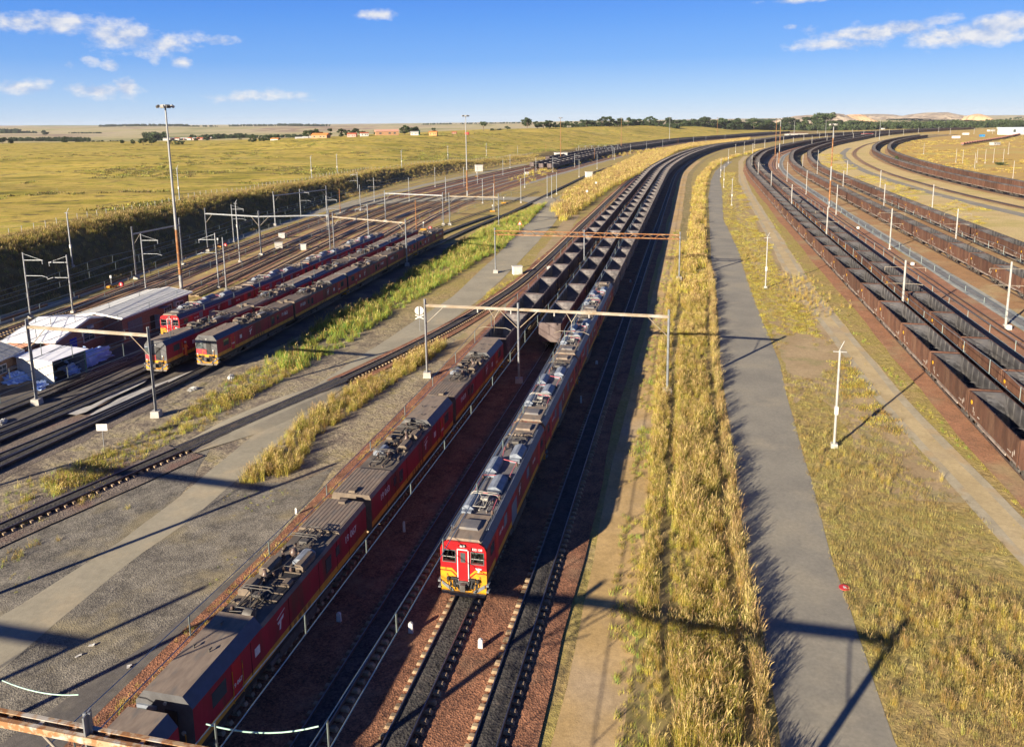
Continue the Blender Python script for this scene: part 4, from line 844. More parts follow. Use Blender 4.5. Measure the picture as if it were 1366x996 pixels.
            for s in (-1, 1):
                d = MB(); d.prism([(s*.50, 2.30), (s*1.26, 2.30), (s*1.26, 3.02), (s*.50, 3.02)], xf-sx*.05, xf-sx*.03, 0)
                o = d.build('windshield', clear_glass, root); fix_normals(o)
                fr = MB(); fr.prism([(s*.46, 2.25), (s*1.30, 2.25), (s*1.30, 2.30), (s*.46, 2.30)], xf, xf+sx*.03, 0); fr.prism([(s*.46, 3.02), (s*1.30, 3.02), (s*1.30, 3.07), (s*.46, 3.07)], xf, xf+sx*.03, 0)
                fr.prism([(s*.46, 2.30), (s*.50, 2.30), (s*.50, 3.02), (s*.46, 3.02)], xf, xf+sx*.03, 0); fr.prism([(s*1.26, 2.30), (s*1.30, 2.30), (s*1.30, 3.02), (s*1.26, 3.02)], xf, xf+sx*.03, 0)
                f_ = fr.build('window_frame', grey_f, o); fix_normals(f_)
                wp = MB(); wp.tube([(xf+sx*.05, s*.85, 3.1), (xf+sx*.05, s*1.05, 2.62)], .015, 0, 4); wp.tube([(xf+sx*.05, s*.72, 3.05), (xf+sx*.05, s*.62, 2.6)], .012, 0, 4); wp.build('wiper', blk, o)
                # blind across the upper glass seen pale from outside
                bl = MB(); bl.box((xf+sx*.022, s*.88, 2.62), (.006, .72, .035)); bl.build('window_bar', cool, o)
            d = MB(); d.box((xf+sx*.03, 0, 2.12), (.06, .58, 2.02)); dr = d.build('front_door', red_face, root)
            d = MB(); d.box((xf+sx*.065, 0, 2.66), (.02, .30, .62)); d.build('door_window', glass_m, dr)
            d = MB()
            for s in (-1, 1): d.box((xf+sx*.05, s*.335, 2.12), (.08, .05, 2.06))
            d.box((xf+sx*.05, 0, 3.17), (.08, .72, .05)); d.build('door_frame', white_p, dr)
            d = MB(); d.box((xf+sx*.12, 0, 1.05), (.3, .8, .06)); d.build('door_step', grey_f, root)
            # yellow lower front with a raised centre cut-out
            ap = MB()
            for s in (-1, 1):
                ap.prism([(s*1.44, .98), (s*1.44, 1.66), (s*.78, 1.66), (s*.30, 1.22), (s*.30, .98)] if s > 0 else [(s*.30, .98), (s*.30, 1.22), (s*.78, 1.66), (s*1.44, 1.66), (s*1.44, .98)], xf, xf+sx*.015, 0)
                ap.prism([(s*1.44, 1.73), (s*1.44, 1.88), (s*1.12, 1.88), (s*1.12, 1.73)], xf, xf+sx*.016, 0); ap.prism([(s*1.07, 1.73), (s*1.07, 1.88), (s*.72, 1.88), (s*.34, 1.50), (s*.34, 1.38), (s*.74, 1.73)], xf, xf+sx*.016, 0)
            o = ap.build('yellow_apron', yel_b, root); fix_normals(o)
            d = MB(); d.box((xf+sx*.02, 0, 3.42), (.12, .34, .18)); hl = d.build('headlight', blk, root)
            d = MB()
            for s in (-1, 1): d.lathe([(.07, 0), (.08, .03)], (xf+sx*.085-(0 if sx > 0 else .03), s*.085, 3.42), 0, 10, 'x')
            d.build('lamp_lens', cool, hl)
            d = MB(); d.box((xf+sx*.03, .40*sx, 3.25), (.12, .22, .22)); d.box((xf+sx*.02, -.45*sx, 3.40), (.1, .4, .08)); d.build('horn', red_face, root)
            d = MB()
            for a, b_ in ((0, .18), (.0, .0)): pass
            k_ = sx
            d.prism([(k_*q0, z0) for q0, z0 in [(.74, 2.06), (1.12, 2.02), (1.12, 1.94), (1.02, 1.94), (.96, 1.76), (.88, 1.76), (.90, 1.90), (.80, 1.93)]], xf, xf+sx*.02, 0); o = d.build('emblem', white_p, root); fix_normals(o)
            text_mesh('front_number', 'E22 128', .19, white_p, root, (xf+sx*.012, .88*sx, 3.17), (R(90), 0, R(90) if sx > 0 else R(-90)))
            front_gear(root, xf, style) if sx > 0 else None
        for s in (-1, 1):
            [MB().box((q, s*1.434, 2.2), (.7, .03, 1.95)).build('cab_door', mat('brighter_red_door', (.5, .02, .03)), root) for q in (6.95, -6.95)]
            [MB().box((q, s*1.434, 2.6), (.85, .03, .62)).build('cab_window', glass_m, root) for q in (8.1, -8.1)]
            [MB().box(q, d_).build('side_grille', mat('grey_side_grille', (.16, .20, .27), (.10, .13, .18), scale=20, rough=.6, stretch=(1, 1, 6)), root) for q, d_ in (((2.0, s*1.436, 1.95), (1.5, .03, 1.5)), ((4.6, s*1.436, 2.6), (.8, .03, .75)), ((-2.6, s*1.436, 2.6), (.8, .03, .75)))]
            b_ = MB(); logo(b_, .2, 2.5, .5, s); o = b_.build('emblem', white_p, root); fix_normals(o)
            for q in (5.75, -4.9): text_mesh('side_number', 'E22 128', .30, white_p, root, (q, s*1.44, 2.4), (R(90), 0, R(180) if s > 0 else 0))
    bogies(root, (-5.6, 5.6))
    u = MB()
    for s in (-1, 1): u.box((0, s*1.15, .66), (4.2, .5, .62)); u.tube([(1.6, s*1.2, .55), (3.0, s*1.2, .55)], .2, 0, 8); u.box((-3.2, s*1.15, .7), (1.2, .4, .5))
    u.box((0, 0, .85), (18.2, 2.1, .2)); u.build('underframe', steel_d, root)
    return root
def place(o, path, s, flip, label, group):
    x, y = path.at(s); o.location = (x, y, 0); o.rotation_euler = (0, 0, path.ang(s)+(math.pi if flip else 0)); tag(o, label, 'locomotive', group); return o
GL = 'locomotives'
lo = {}
NUM = ['19 067', '19 063', '19 059']
s0 = A1.s_at_y(29.6)+10.2
DA = ['dusty red locomotive numbered 19 067, nearest whole one in the lower-left row', 'dusty red locomotive numbered 19 063, second in the lower-left row behind 19 067', 'dusty red locomotive at the tail of the lower-left row, coupled to coal wagons']
for k in range(3):
    o = loco('old', NUM[k]); lo[k] = o; place(o, A1, s0+k*19.6, k == 0, DA[k], 'dusty red locomotives in the lower-left row')
    if k == 1: pass
o = copy_tree(lo[0]); place(o, A1, s0-19.7, False, 'locomotive cut off by the bottom-left corner, only its low end roof in view', 'dusty red locomotives in the lower-left row')
for ch in KIDS.get(o.name, []):
    pass
new = loco('new', ''); s1 = A3.s_at_y(42.9)+9.5
DN = ['red and yellow fronted locomotive leading the train in the middle of the picture', 'grey-roofed locomotive, second behind the red and yellow front', 'grey-roofed locomotive, third behind the red and yellow front, under the portal beam', 'grey-roofed locomotive, fourth behind the red front, coupled to the coal wagons']
dusty_face = mat('dust_covered_face', (.20, .13, .085), (.22, .04, .035), scale=1.6, rough=.8, thr=(.45, .6))
dmesh = {}
for k in range(4):
    o = new if k == 0 else copy_tree(new)
    if k:
        for ch in KIDS[o.name]:
            c_ = bpy.data.objects[ch]
            if ch.startswith(('cab_face', 'yellow_apron')):
                if c_.data.name not in dmesh: m_ = c_.data.copy(); m_.materials[0] = dusty_face; dmesh[c_.data.name] = m_
                c_.data = dmesh[c_.data.name] if c_.data.name in dmesh else c_.data
    place(o, A3, s1+k*19.35, True, DN[k], 'locomotives of the middle train')
names = {'L3': 'right-hand row of parked locomotives', 'L2': 'middle row of parked locomotives', 'L1': 'row of parked locomotives nearest the brick depot'}
for key, path, y0, n, sty in (('L3', L3, 89.5, 5, 'o'), ('L2', L2, 87.5, 5, 'o'), ('L1', L1, 100.5, 4, 'n')):
    s = path.s_at_y(y0)+9.5
    for k in range(n):
        o = copy_tree(lo[(k+1) % 3] if sty == 'o' else new)
        place(o, path, s, (k % 2 == 0) or sty == 'n', 'parked locomotive, %s from the viewer in the %s' % (nth(k+1), names[key]), 'parked locomotives at the depot'); s += 19.4
# ------------------------------------------------------------------ masts, portals, wires
ROWN = {}
def mast_base(mb, h=.55, s=.35, m=1): mb.box((0, 0, GZ0+h/2), (s*2, s*2, h), m, taper=.85)
def single(name, base, H, label, cat, group, arm='T', mm=galv, az_=0, r=.13, z0=GZ0):
    root = empty(name, (base[0], base[1], z0), az_, label=label, cat=cat, group=group)
    MB().box((0, 0, .2), (.6, .6, .4), 0, taper=.85).build('footing', concrete_l, root)
    mb = MB(); mb.tube([(0, 0, .3), (0, 0, H)], r, 0, 8, r2=r*.8); mb.build('post', mm, root)
    if arm == 'T':       # overhead-line mast with two brackets
        mb = MB(); mb.tube([(-2.6, 0, H-1.0), (2.6, 0, H-1.0)], .035, 0, 6); mb.tube([(-2.6, 0, H-1.0), (-2.6, 0, H-1.5)], .05, 0, 5); mb.tube([(2.6, 0, H-1.0), (2.6, 0, H-1.5)], .05, 0, 5); mb.build('cross_arm', cream_st, root)
        mb = MB(); mb.tube([(-1.5, 0, H-3.3), (1.9, 0, H-3.3)], .04, 0, 6); mb.tube([(1.9, 0, H-3.3), (2.5, 0, H-3.45)], .035, 0, 5); mb.tube([(-1.5, 0, H-3.3), (-2.4, 0, H-3.45)], .06, 0, 5); mb.build('registration_arm', cream_st, root)
    elif arm == 'L':     # lamp column: short crosshead and a raised slanting lamp
        MB().tube([(-.55, 0, H-.15), (.55, 0, H-.15)], .05, 0, 6).build('crosshead', mm, root)
        mb = MB(); mb.tube([(-.1, 0, H-.15), (.35, .25, H+.75)], .045, 0, 6); a = mb.build('lamp_arm', mm, root)
        MB().box((0, 0, H*.33+.5), (.3, .3, .7)).build('fuse_box', stone_w, root)
    elif arm == 'C':     # cantilever to one side
        mb = MB(); mb.tube([(0, 0, H-1.2), (3.1, 0, H-1.2)], .06, 0, 6); mb.tube([(0, 0, H-.2), (3.0, 0, H-1.2)], .03, 0, 5); mb.tube([(3.0, 0, H-1.2), (3.0, 0, H-1.8)], .06, 0, 5); mb.tube([(0, 0, H-3.6), (2.7, 0, H-3.6), (3.6, 0, H-3.9)], .045, 0, 6); mb.build('cantilever', galv, root)
    elif arm == 'N': pass
    return root
def pole_wood(): pass
conc_post = mat('white_concrete_post', (.36, .355, .335), (.28, .275, .26), scale=2, rough=.8)
# right group: rows between the coal trains, placed from their tops
rows = {'between the two nearest coal trains': [(1208.5, 347), (1104.7, 276), (1057, 246), (1029.5, 228.5), (1012, 216.5), (1003.5, 207)],
        'on the red ballast strip': [(1350, 349), (1190.5, 278), (1117.6, 246.5), (1077, 227.5), (1051, 216), (1037, 204)],
        'between the two outer coal trains': [(1278.5, 278.5), (1181, 245.5), (1125.8, 228), (1091, 214.5), (1071.5, 206)],
        'on the sandy field': [(1246, 246), (1175.5, 227), (1131, 214), (1092, 200)]}
for rn, tops in rows.items():
    for k, (px, py) in enumerate(tops):
        b_ = P(px, py, 8.7); an = B1.ang(B1.s_at_y(b_.y))+R(90)
        single('overhead_line_mast', b_, 9.15, 'white mast, %s from the viewer in the row %s' % (nth(k+1), rn), 'mast', 'white masts among the coal trains', 'T', conc_post, an, .17 if k < 3 else .15)
far_m = [(1004, 200), (1020, 193), (1045, 187), (1058, 189), (1072, 184), (1083, 186), (1093, 180), (1103, 184), (1112, 181), (1125, 178), (1138, 181), (1152, 176.5), (1168, 177), (1186, 175), (1205, 174), (1225, 171.5), (1252, 170), (1268, 168), (1300, 166), (1325, 164), (1090, 175.5), (1137, 174)]
for k, (px, py) in enumerate(far_m):
    b_ = P(px, py+6, 0)
    if b_.y > 1500: b_ = ray(px, py+4, 1200); b_.z = 0
    single('overhead_line_mast', b_, 9.15, 'far pale mast beside the bending coal trains, %s of them counted from the left' % nth(sorted(far_m).index((px, py))+1), 'mast', 'far masts along the bend', 'N', conc_post, 0, .22)
# lamp columns along the tarred road on the right
lamps = [((1113, 590), 'alone in the dry grass nearest the viewer'), ((1021.2, 381.4), 'beside the bare sandy patch'), ((976, 272.6), 'third along the tarred road'), ((965.4, 249), 'fourth along the tarred road'), ((961.3, 235.2), 'fifth along the tarred road'), ((971.5, 217), 'sixth along the tarred road'), ((981, 207.5), 'seventh along the tarred road'), ((992.6, 203), 'eighth along the tarred road'), ((1006.5, 197), 'ninth along the tarred road')]
for (bp, d) in lamps:
    b_ = P(*bp); single('lamp_column', b_, 8.9, 'thin white lamp column, '+d, 'lamp column', 'lamp columns beside the right-hand road', 'L', conc_post, R(-15), .12)
lampl = [((99, 372), 10.4), ((243, 305), 9), ((317.5, 318), 9.5), ((417, 257), 9), ((451, 248), 9), ((536.5, 236), 9), ((598, 224), 9), ((649, 213), 9)]
for k, (bp, H) in enumerate(lampl):
    b_ = P(*bp); z = tz(b_.x, b_.y)
    single('lamp_column', b_, H, 'thin grey lamp column at the foot of the grassy embankment, %s from the left' % nth(k+1), 'lamp column', 'lamp columns along the embankment road', 'L', galv, R(-20), .15, z0=z)
# tall floodlight masts
steel_w = mat('white_mast_paint', (.30, .31, .315), (.23, .24, .245), scale=.8, rough=.6)
def high_mast(bp, top_px, label, rusty, bands=True):
    b_ = P(*bp); lo_, hi_ = 0, 60
    for _ in range(40):
        m_ = (lo_+hi_)/2
        if proj((b_.x, b_.y, m_))[1] > top_px: lo_ = m_
        else: hi_ = m_
    H = lo_; root = empty('floodlight_mast', (b_.x, b_.y, GZ0), 0, label=label, cat='floodlight mast', group='tall floodlight masts')
    mb = MB(); n = 12; r0, r1 = .30, .13
    for k in range(n):
        a, c = k/n, (k+1)/n; z_a, z_b = H*a, H*c
        if bands == 'low': m_ = 1 if k in (1, 2, 3) else 0
        elif bands == 'alt': m_ = 0 if k in (0, 4, 5, 10, 11) else 1
        else: m_ = rusty
        mb.tube([(0, 0, z_a), (0, 0, z_b)], r0+(r1-r0)*a, m_, 10, r2=r0+(r1-r0)*c, cap=False)
    mb.build('pole', [steel_w, rust], root)
    mb = MB(); mb.lathe([(.9, 0), (1.1, .08), (.9, .18)], (0, 0, H-.5), 0, 12); hd = mb.build('lamp_ring', galv, root)
    k_ = 8
    for j in range(k_):
        q = 2*math.pi*j/k_; mb = MB(); mb.box((0, 0, 0), (.55, .7, .35), 0, taper=.8); o = mb.build('floodlight', steel_d if j % 2 else concrete_l, hd); o.location = (1.25*math.cos(q), 1.25*math.sin(q), H-.3); o.rotation_euler = (0, R(35), q)
    return root
high_mast((242, 383), 136, 'tall silver floodlight mast with a rusty lower part, behind the brick depot', 0, 'low')
high_mast((623.5, 262), 152, 'tall pale floodlight mast standing amid the yard tracks', 0, 'low')
high_mast((1106, 276), 163, 'tall floodlight mast with rust-orange and white bands between the right-hand trains', 1, 'alt')
high_mast((1034, 207), 157, 'rusty floodlight mast, left one of the close pair beyond the bending trains', 1, None)
high_mast((1038.8, 222.6), 157, 'banded floodlight mast, right one of the close pair beyond the bending trains', 1, 'alt')
high_mast((748, 213.5), 156, 'slim rusty floodlight mast by the small white substation building', 1, None)
high_mast((828.6, 198), 157, 'slim rusty floodlight mast right of the substation', 1, None)
high_mast((893, 189), 156, 'slim pale floodlight mast by the shrubs along the far yard trains', 0, None)
high_mast((956.6, 183), 156.5, 'slim rusty floodlight mast in front of the tree line', 1, None)
high_mast((1059, 184), 161, 'slim floodlight mast with white top at the far bend', 0, None)
high_mast((1101, 184), 161, 'pale floodlight mast before the spoil heaps', 0, None)
high_mast((1173, 186), 158, 'pale floodlight mast in front of the green scrub', 0, None)
# yard masts: (base px, base py, height, arm, flip)
YM = [(40.5, 420, 10.2, 'C', 0), (97, 414, 9.3, 'C', 180), (182, 369, 10, 'N', 0), (194.5, 384, 10.2, 'C', 0), (277.5, 333, 10, 'N', 0), (312, 321, 9.5, 'C', 0), (320, 347, 10, 'N', 0), (349, 338, 10, 'N', 0), (292, 381, 10, 'C', 180), (302, 385, 9.6, 'N', 0),
      (367.5, 299.5, 9, 'N', 0), (401.5, 288.5, 9, 'C', 0), (437, 305, 9.5, 'C', 0), (441, 337, 10, 'N', 0), (454, 283, 8, 'N', 0), (477.5, 256, 8.7, 'C', 180), (481, 279.5, 8.7, 'N', 0), (499.5, 268, 9, 'T', 0), (514.5, 295, 9, 'N', 0), (492, 322, 9.5, 'C', 180), (555.5, 310, 9, 'N', 0),
      (546, 268, 9, 'N', 0), (580.5, 248, 9, 'N', 0), (595, 267, 9, 'N', 0), (619, 248, 9, 'N', 0), (637, 244, 8.7, 'T', 0), (644, 269.5, 8.7, 'N', 0), (659, 280, 9, 'N', 0), (671, 233, 8.7, 'N', 0), (680.5, 223.5, 8.7, 'T', 0), (695, 269, 8.7, 'N', 0), (700, 249, 8.7, 'N', 0), (659.5, 262, 9, 'N', 0),
      (715, 230, 8.7, 'T', 0), (730, 263.5, 8.7, 'N', 0), (736, 263, 8.7, 'N', 0), (742.5, 258, 8.7, 'N', 0), (737.5, 229, 8.7, 'C', 0), (766.5, 223, 8.7, 'C', 0), (772.5, 235, 8.7, 'N', 0), (796.5, 224.5, 8.7, 'N', 0), (793, 213.5, 8.7, 'N', 0), (819.5, 212.5, 8.7, 'N', 0), (841, 205, 8.7, 'N', 0), (817.5, 210, 8.7, 'N', 0), (862.5, 201, 8.7, 'N', 0), (884, 197, 8.7, 'N', 0), (904.5, 194.5, 8.7, 'N', 0), (728, 204, 8.7, 'N', 0), (690.5, 208, 8.7, 'N', 0), (967, 188, 8.7, 'N', 0), (941.5, 191, 8.7, 'N', 0), (925, 192.5, 8.7, 'N', 0)]
for k, (px, py, H, arm, fl) in enumerate(sorted(YM)):
    b_ = P(px, py); an = Y1.ang(Y1.s_at_y(b_.y))+R(90)+R(180)
    single('yard_mast', b_, H, 'slim grey overhead-line mast in the yard left of centre, %s counted from the left edge' % nth(k+1), 'mast', 'masts of the left yard', arm, galv if k % 7 or k < 12 else rust, an+R(fl), .13)
def portal(label, legs, H, truss=False, beam_z=None, spikes=(), bm=cream_st, droops=(), bw=.13):
    legs = [Vector((a[0], a[1], 0)) for a in legs]; bz = beam_z or H-.8
    root = empty('line_portal', (*legs[0][:2], 0), label=label, cat='portal', group='portals over the tracks'); o0 = legs[0].copy(); L_ = [l-o0 for l in legs]
    for l in L_:
        mb = MB(); mb.box((l.x, l.y, (GZ0+H)/2+.2), (.26, .06, H-GZ0-.3)); mb.box((l.x, l.y-.12, (GZ0+H)/2+.2), (.05, .26, H-GZ0-.3)); mb.box((l.x, l.y+.12, (GZ0+H)/2+.2), (.05, .26, H-GZ0-.3)); mb.build('leg', galv, root)
        MB().box((l.x, l.y, GZ0+.3), (.9, .9, .7), 0, taper=.9).build('footing', concrete_l, root)
    for a, c in zip(L_[:-1], L_[1:]):
        d = (c-a); Ln = d.length; an = math.atan2(d.y, d.x); mid = (a+c)/2; u = d.normalized(); mb = MB()
        if not truss:
            if bw < .2: mb.box((mid.x, mid.y, bz), (Ln, .30, .06), 0, rz=an)
            else:
                for k in range(int(Ln/1.3)): c_ = a+d*((k+.5)/int(Ln/1.3)); mb.box((c_.x, c_.y, bz+.05), (.16, bw*2, .05), 0, rz=an)
            for s_ in (-1, 1):
                mb.box((mid.x-u.y*bw*s_, mid.y+u.x*bw*s_, bz), (Ln, .05, .26), 0, rz=an)
                if bw > .2: mb.box((mid.x-u.y*(bw-.07)*s_, mid.y+u.x*(bw-.07)*s_, bz+.115), (Ln, .14, .03), 0, rz=an); mb.box((mid.x-u.y*(bw-.07)*s_, mid.y+u.x*(bw-.07)*s_, bz-.115), (Ln, .14, .03), 0, rz=an)
        else:
            for dz, dy in ((.38, -.28), (.38, .28), (-.38, -.28), (-.38, .28)): mb.box((mid.x-u.y*dy, mid.y+u.x*dy, bz+dz), (Ln, .09, .09), 0, rz=an)
            n = int(Ln/1.1)
            for k in range(n):
                for dy in (-.28, .28):
                    p0 = a+d*(k/n); p1 = a+d*((k+1)/n); z0, z1 = (-.38, .38) if k % 2 else (.38, -.38); off = Vector((-u.y*dy, u.x*dy, 0))
                    mb.tube([p0+off+Vector((0, 0, bz+z0)), p1+off+Vector((0, 0, bz+z1))], .035, 0, 4)
        mb.build('beam', rust if truss else bm, root)
        if not truss:
            br = MB()
            for p0, s_ in ((a, 1), (c, -1)): br.tube([p0+Vector((0, 0, bz-2.2)), p0+u*2.2*s_+Vector((0, 0, bz-.1))], .05, 0, 5)
            br.build('knee_braces', cream_st, root)
    # droppers for the wires
    for (t_, ln) in droops:
        d = L_[-1]-L_[0]; p = L_[0]+d*t_; u = d.normalized(); mb = MB()
        mb.tube([p+Vector((0, 0, bz-.1))-u*.6, p+Vector((0, 0, bz-1.1)), p+Vector((0, 0, bz-ln))], .05, 0, 5); mb.tube([p+Vector((0, 0, bz-.1))+u*.6, p+Vector((0, 0, bz-1.1))], .05, 0, 5)
        mb.tube([p-u*1.9+Vector((0, 0, bz-ln+.5)), p-u*1.3+Vector((0, 0, bz-ln+.75)), p+u*1.3+Vector((0, 0, bz-ln+.75)), p+u*1.9+Vector((0, 0, bz-ln+.5))], .035, 0, 5); mb.build('wire_hanger', cream_st, root)
        for s_ in (-1.9, 1.9): MB().lathe([(.06, 0), (.11, .06), (.06, .12), (.11, .18), (.06, .26), (.1, .34), (.04, .4)], p+u*s_+Vector((0, 0, bz-.55)), 0, 7).build('insulator', concrete_l, root)
    return root
portal('flat white-topped portal beam crossing in front of the leading locomotives', [(-9.9, 85.8), (.6, 83.2), (16.3, 79.1)], 8.7, beam_z=8.0, droops=((.30, 2.9), (.62, 2.9)))
portal('rusty lattice portal across the coal trains beyond the white-topped one', [(-3.2, 147.8), (13.5, 143.5), (30.3, 138.8)], 8.3, truss=True, beam_z=7.4)
portal('rusty portal beam cut off by the bottom-left corner, in front of the nearest locomotive', [(-31.4, 27.4), (-14.65, 23.4), (2.7, 19.4)], 8.7, beam_z=7.9, droops=((.25, 2.9), (.55, 2.9)), bw=.24, bm=mat('rust_streaked_beam', (.36, .25, .15), (.27, .13, .055), scale=3, rough=.7, thr=(.45, .55), c3=(.42, .39, .34), s3=1.2))
portal('faded cream portal spanning the yard in front of the white depot roof', [(-50.4, 78.6), (-36, 74.6)], 8.8, beam_z=8.0, bm=cream_st)
portal('galvanised portal over the yard tracks left of the floodlight mast', [P(182, 369)[:2], P(244, 352)[:2]], 9.6, beam_z=8.2, bm=galv)
portal('long galvanised three-legged portal over the curving yard tracks', [P(277.5, 333)[:2], P(348.5, 339)[:2], P(441, 337)[:2]], 9.6, beam_z=8.4, bm=galv)
portal('galvanised portal farther up the yard', [P(367, 299)[:2], P(437, 288)[:2]], 9.4, beam_z=8.2, bm=galv)
portal('faded cream portal over the parked locomotives', [P(446.5, 340)[:2], P(543, 352)[:2]], 9.2, beam_z=8.4, bm=cream_st)
portal('rust-brown legged portal near the yard level crossing', [P(600, 298.5)[:2], P(665.5, 301)[:2]], 8.8, beam_z=7.8, bm=cream_st)
portal('thin portal beyond the level crossing in the yard', [P(514.5, 294)[:2], P(591.5, 298.5)[:2]], 8.8, beam_z=8.0, bm=galv)
portal('portal out of frame at lower left whose shadow crosses the tarred road', [(-38.1, 38.7), (-57, 44)], 9.9, beam_z=7.9, bw=.28)
portal('portal out of frame beyond the bottom-left corner, casting its shadow on the gravel', [(-43.1, 20), (-62, 24.5)], 10.2, beam_z=7.9, bw=.28)
# contact and messenger wires
def catenary(path, y0, y1, label, sup, rr=.026):
    root = empty('overhead_wire', (0, 0, 0), label=label, cat='overhead wire', group='overhead wires')
    a, b_ = path.s_at_y(y0), path.s_at_y(y1); ss = np.arange(a, b_, 3.0)
    sup_s = [path.s_at_y(v) for v in sup]
    def zm(s):
        for u, v in zip(sup_s[:-1], sup_s[1:]):
            if u <= s <= v: t_ = (s-u)/(v-u); return 6.55-4*.75*t_*(1-t_)
        return 6.55
    mb = MB(); mb.tube([(*path.at(s), 5.1) for s in ss], rr*1.2, 0, 4); mb.build('contact_wire', wire_m, root)
    mb = MB(); mb.tube([(*path.at(s), zm(s)) for s in ss], rr, 0, 4); mb.build('messenger_wire', wire_m, root)
    mb = MB()
    for s in np.arange(a+4, min(b_, a+200), 7.0): p = path.at(s); mb.tube([(*p, 5.1), (*p, zm(s))], rr*1.5, 0, 4)
    mb.build('droppers', wire_m, root); return root
SUP = (-40, 22, 82, 143, 204, 265, 326, 387, 448)
for pth, nm in ((A1, 'above the lower-left row of locomotives'), (A2, 'above the shaded empty track'), (A3, 'above the red-fronted locomotive'), ):
    catenary(pth, 15, 420, 'pair of thin wires with droppers strung '+nm, SUP)
for pth, nm in ((B1, 'above the nearest brown coal train'), (B2, 'above the second brown coal train'), (B3, 'above the empty track on red ballast'), (B5, 'above the train beyond the pale path')):
    catenary(pth, 30, 420, 'pair of thin wires strung '+nm, (0, 66, 130, 200, 270, 340, 410, 480))
for pth, nm in ((L3, 'above the right-hand parked locomotives'), (L2, 'above the middle row of parked locomotives'), (Y1, 'above the yard track by the embankment'), (YT[1], 'above the second yard track'), (YT[2], 'above the third yard track'), (YT[3], 'above the fourth yard track'), (YT[4], 'above the fifth yard track'), (YT[5], 'above the sixth yard track')):
    catenary(pth, 60, 420, 'pair of thin wires strung '+nm, (20, 76, 130, 190, 250, 310, 370, 430))
mb = MB()
def sag(a, b_, dz, n=9): a, b_ = Vector(a), Vector(b_); return [a.lerp(b_, k/n)-Vector((0, 0, dz*4*(k/n)*(1-k/n))) for k in range(n+1)]
j1 = MB().tube(sag(P(275, 965, 5.0), P(425, 968, 5.0), .35), .035, 0, 5).build('jumper_cable', mat('pale_green_cable', (.40, .62, .52), rough=.5), label='pale green cable looping between the wires beside the nearest locomotive', cat='cable', group='loose pale cables')
j2 = MB().tube(sag(P(3, 907, 4.0), P(105, 926, 4.0), .25), .03, 0, 5).build('jumper_cable', MATS['pale_green_cable'], label='pale green cable hanging over the gravel at the left edge above the rusty beam', cat='cable', group='loose pale cables')
# ------------------------------------------------------------------ buildings
brick = mat('red_brick', (.32, .15, .10), (.22, .10, .07), scale=6, rough=.9, stretch=(1, 1, 3), bump=.3, bscale=20)
def brickify(m, c1, c2, mortar):
    t = m.node_tree; b_ = t.nodes['Principled BSDF']; bt = N(t, 'ShaderNodeTexBrick'); bt.inputs['Scale'].default_value = 1; bt.inputs['Brick Width'].default_value = .25; bt.inputs['Row Height'].default_value = .085; bt.inputs['Mortar Size'].default_value = .008
    bt.inputs['Color1'].default_value = (*c1, 1); bt.inputs['Color2'].default_value = (*c2, 1); bt.inputs['Mortar'].default_value = (*mortar, 1)
    tc_ = N(t, 'ShaderNodeTexCoord'); s_ = N(t, 'ShaderNodeSeparateXYZ'); c_ = N(t, 'ShaderNodeCombineXYZ'); t.links.new(tc_.outputs['Object'], s_.inputs[0])
    t.links.new(M(t, 'ADD', s_.outputs[0], s_.outputs[1]), c_.inputs[0]); t.links.new(s_.outputs[2], c_.inputs[1]); t.links.new(c_.outputs[0], bt.inputs[0]); t.links.new(bt.outputs[0], b_.inputs['Base Color'])
brickify(brick, (.34, .15, .10), (.24, .10, .07), (.34, .28, .23))
brick2 = mat('orange_brick', (.4, .2, .1)); brickify(brick2, (.42, .22, .10), (.32, .16, .08), (.38, .30, .22))
sheet_roof = mat('pale_sheet_roof', (.55, .56, .54), (.47, .48, .47), scale=1.2, rough=.5, c3=(.38, .36, .32), s3=.5, t3=(.6, .75))
white_roof = mat('white_roof_sheet', (.78, .80, .84), (.70, .72, .77), scale=1.0, rough=.5)
fascia = mat('white_fascia', (.72, .72, .70), rough=.6); door_g = mat('grey_door', (.16, .20, .25), (.13, .16, .2), rough=.5); blue_d = mat('blue_door', (.02, .04, .45), rough=.4)
def frame_from(o, ax_pt):
    d = (ax_pt-o); d.z = 0; return math.atan2(d.y, d.x)
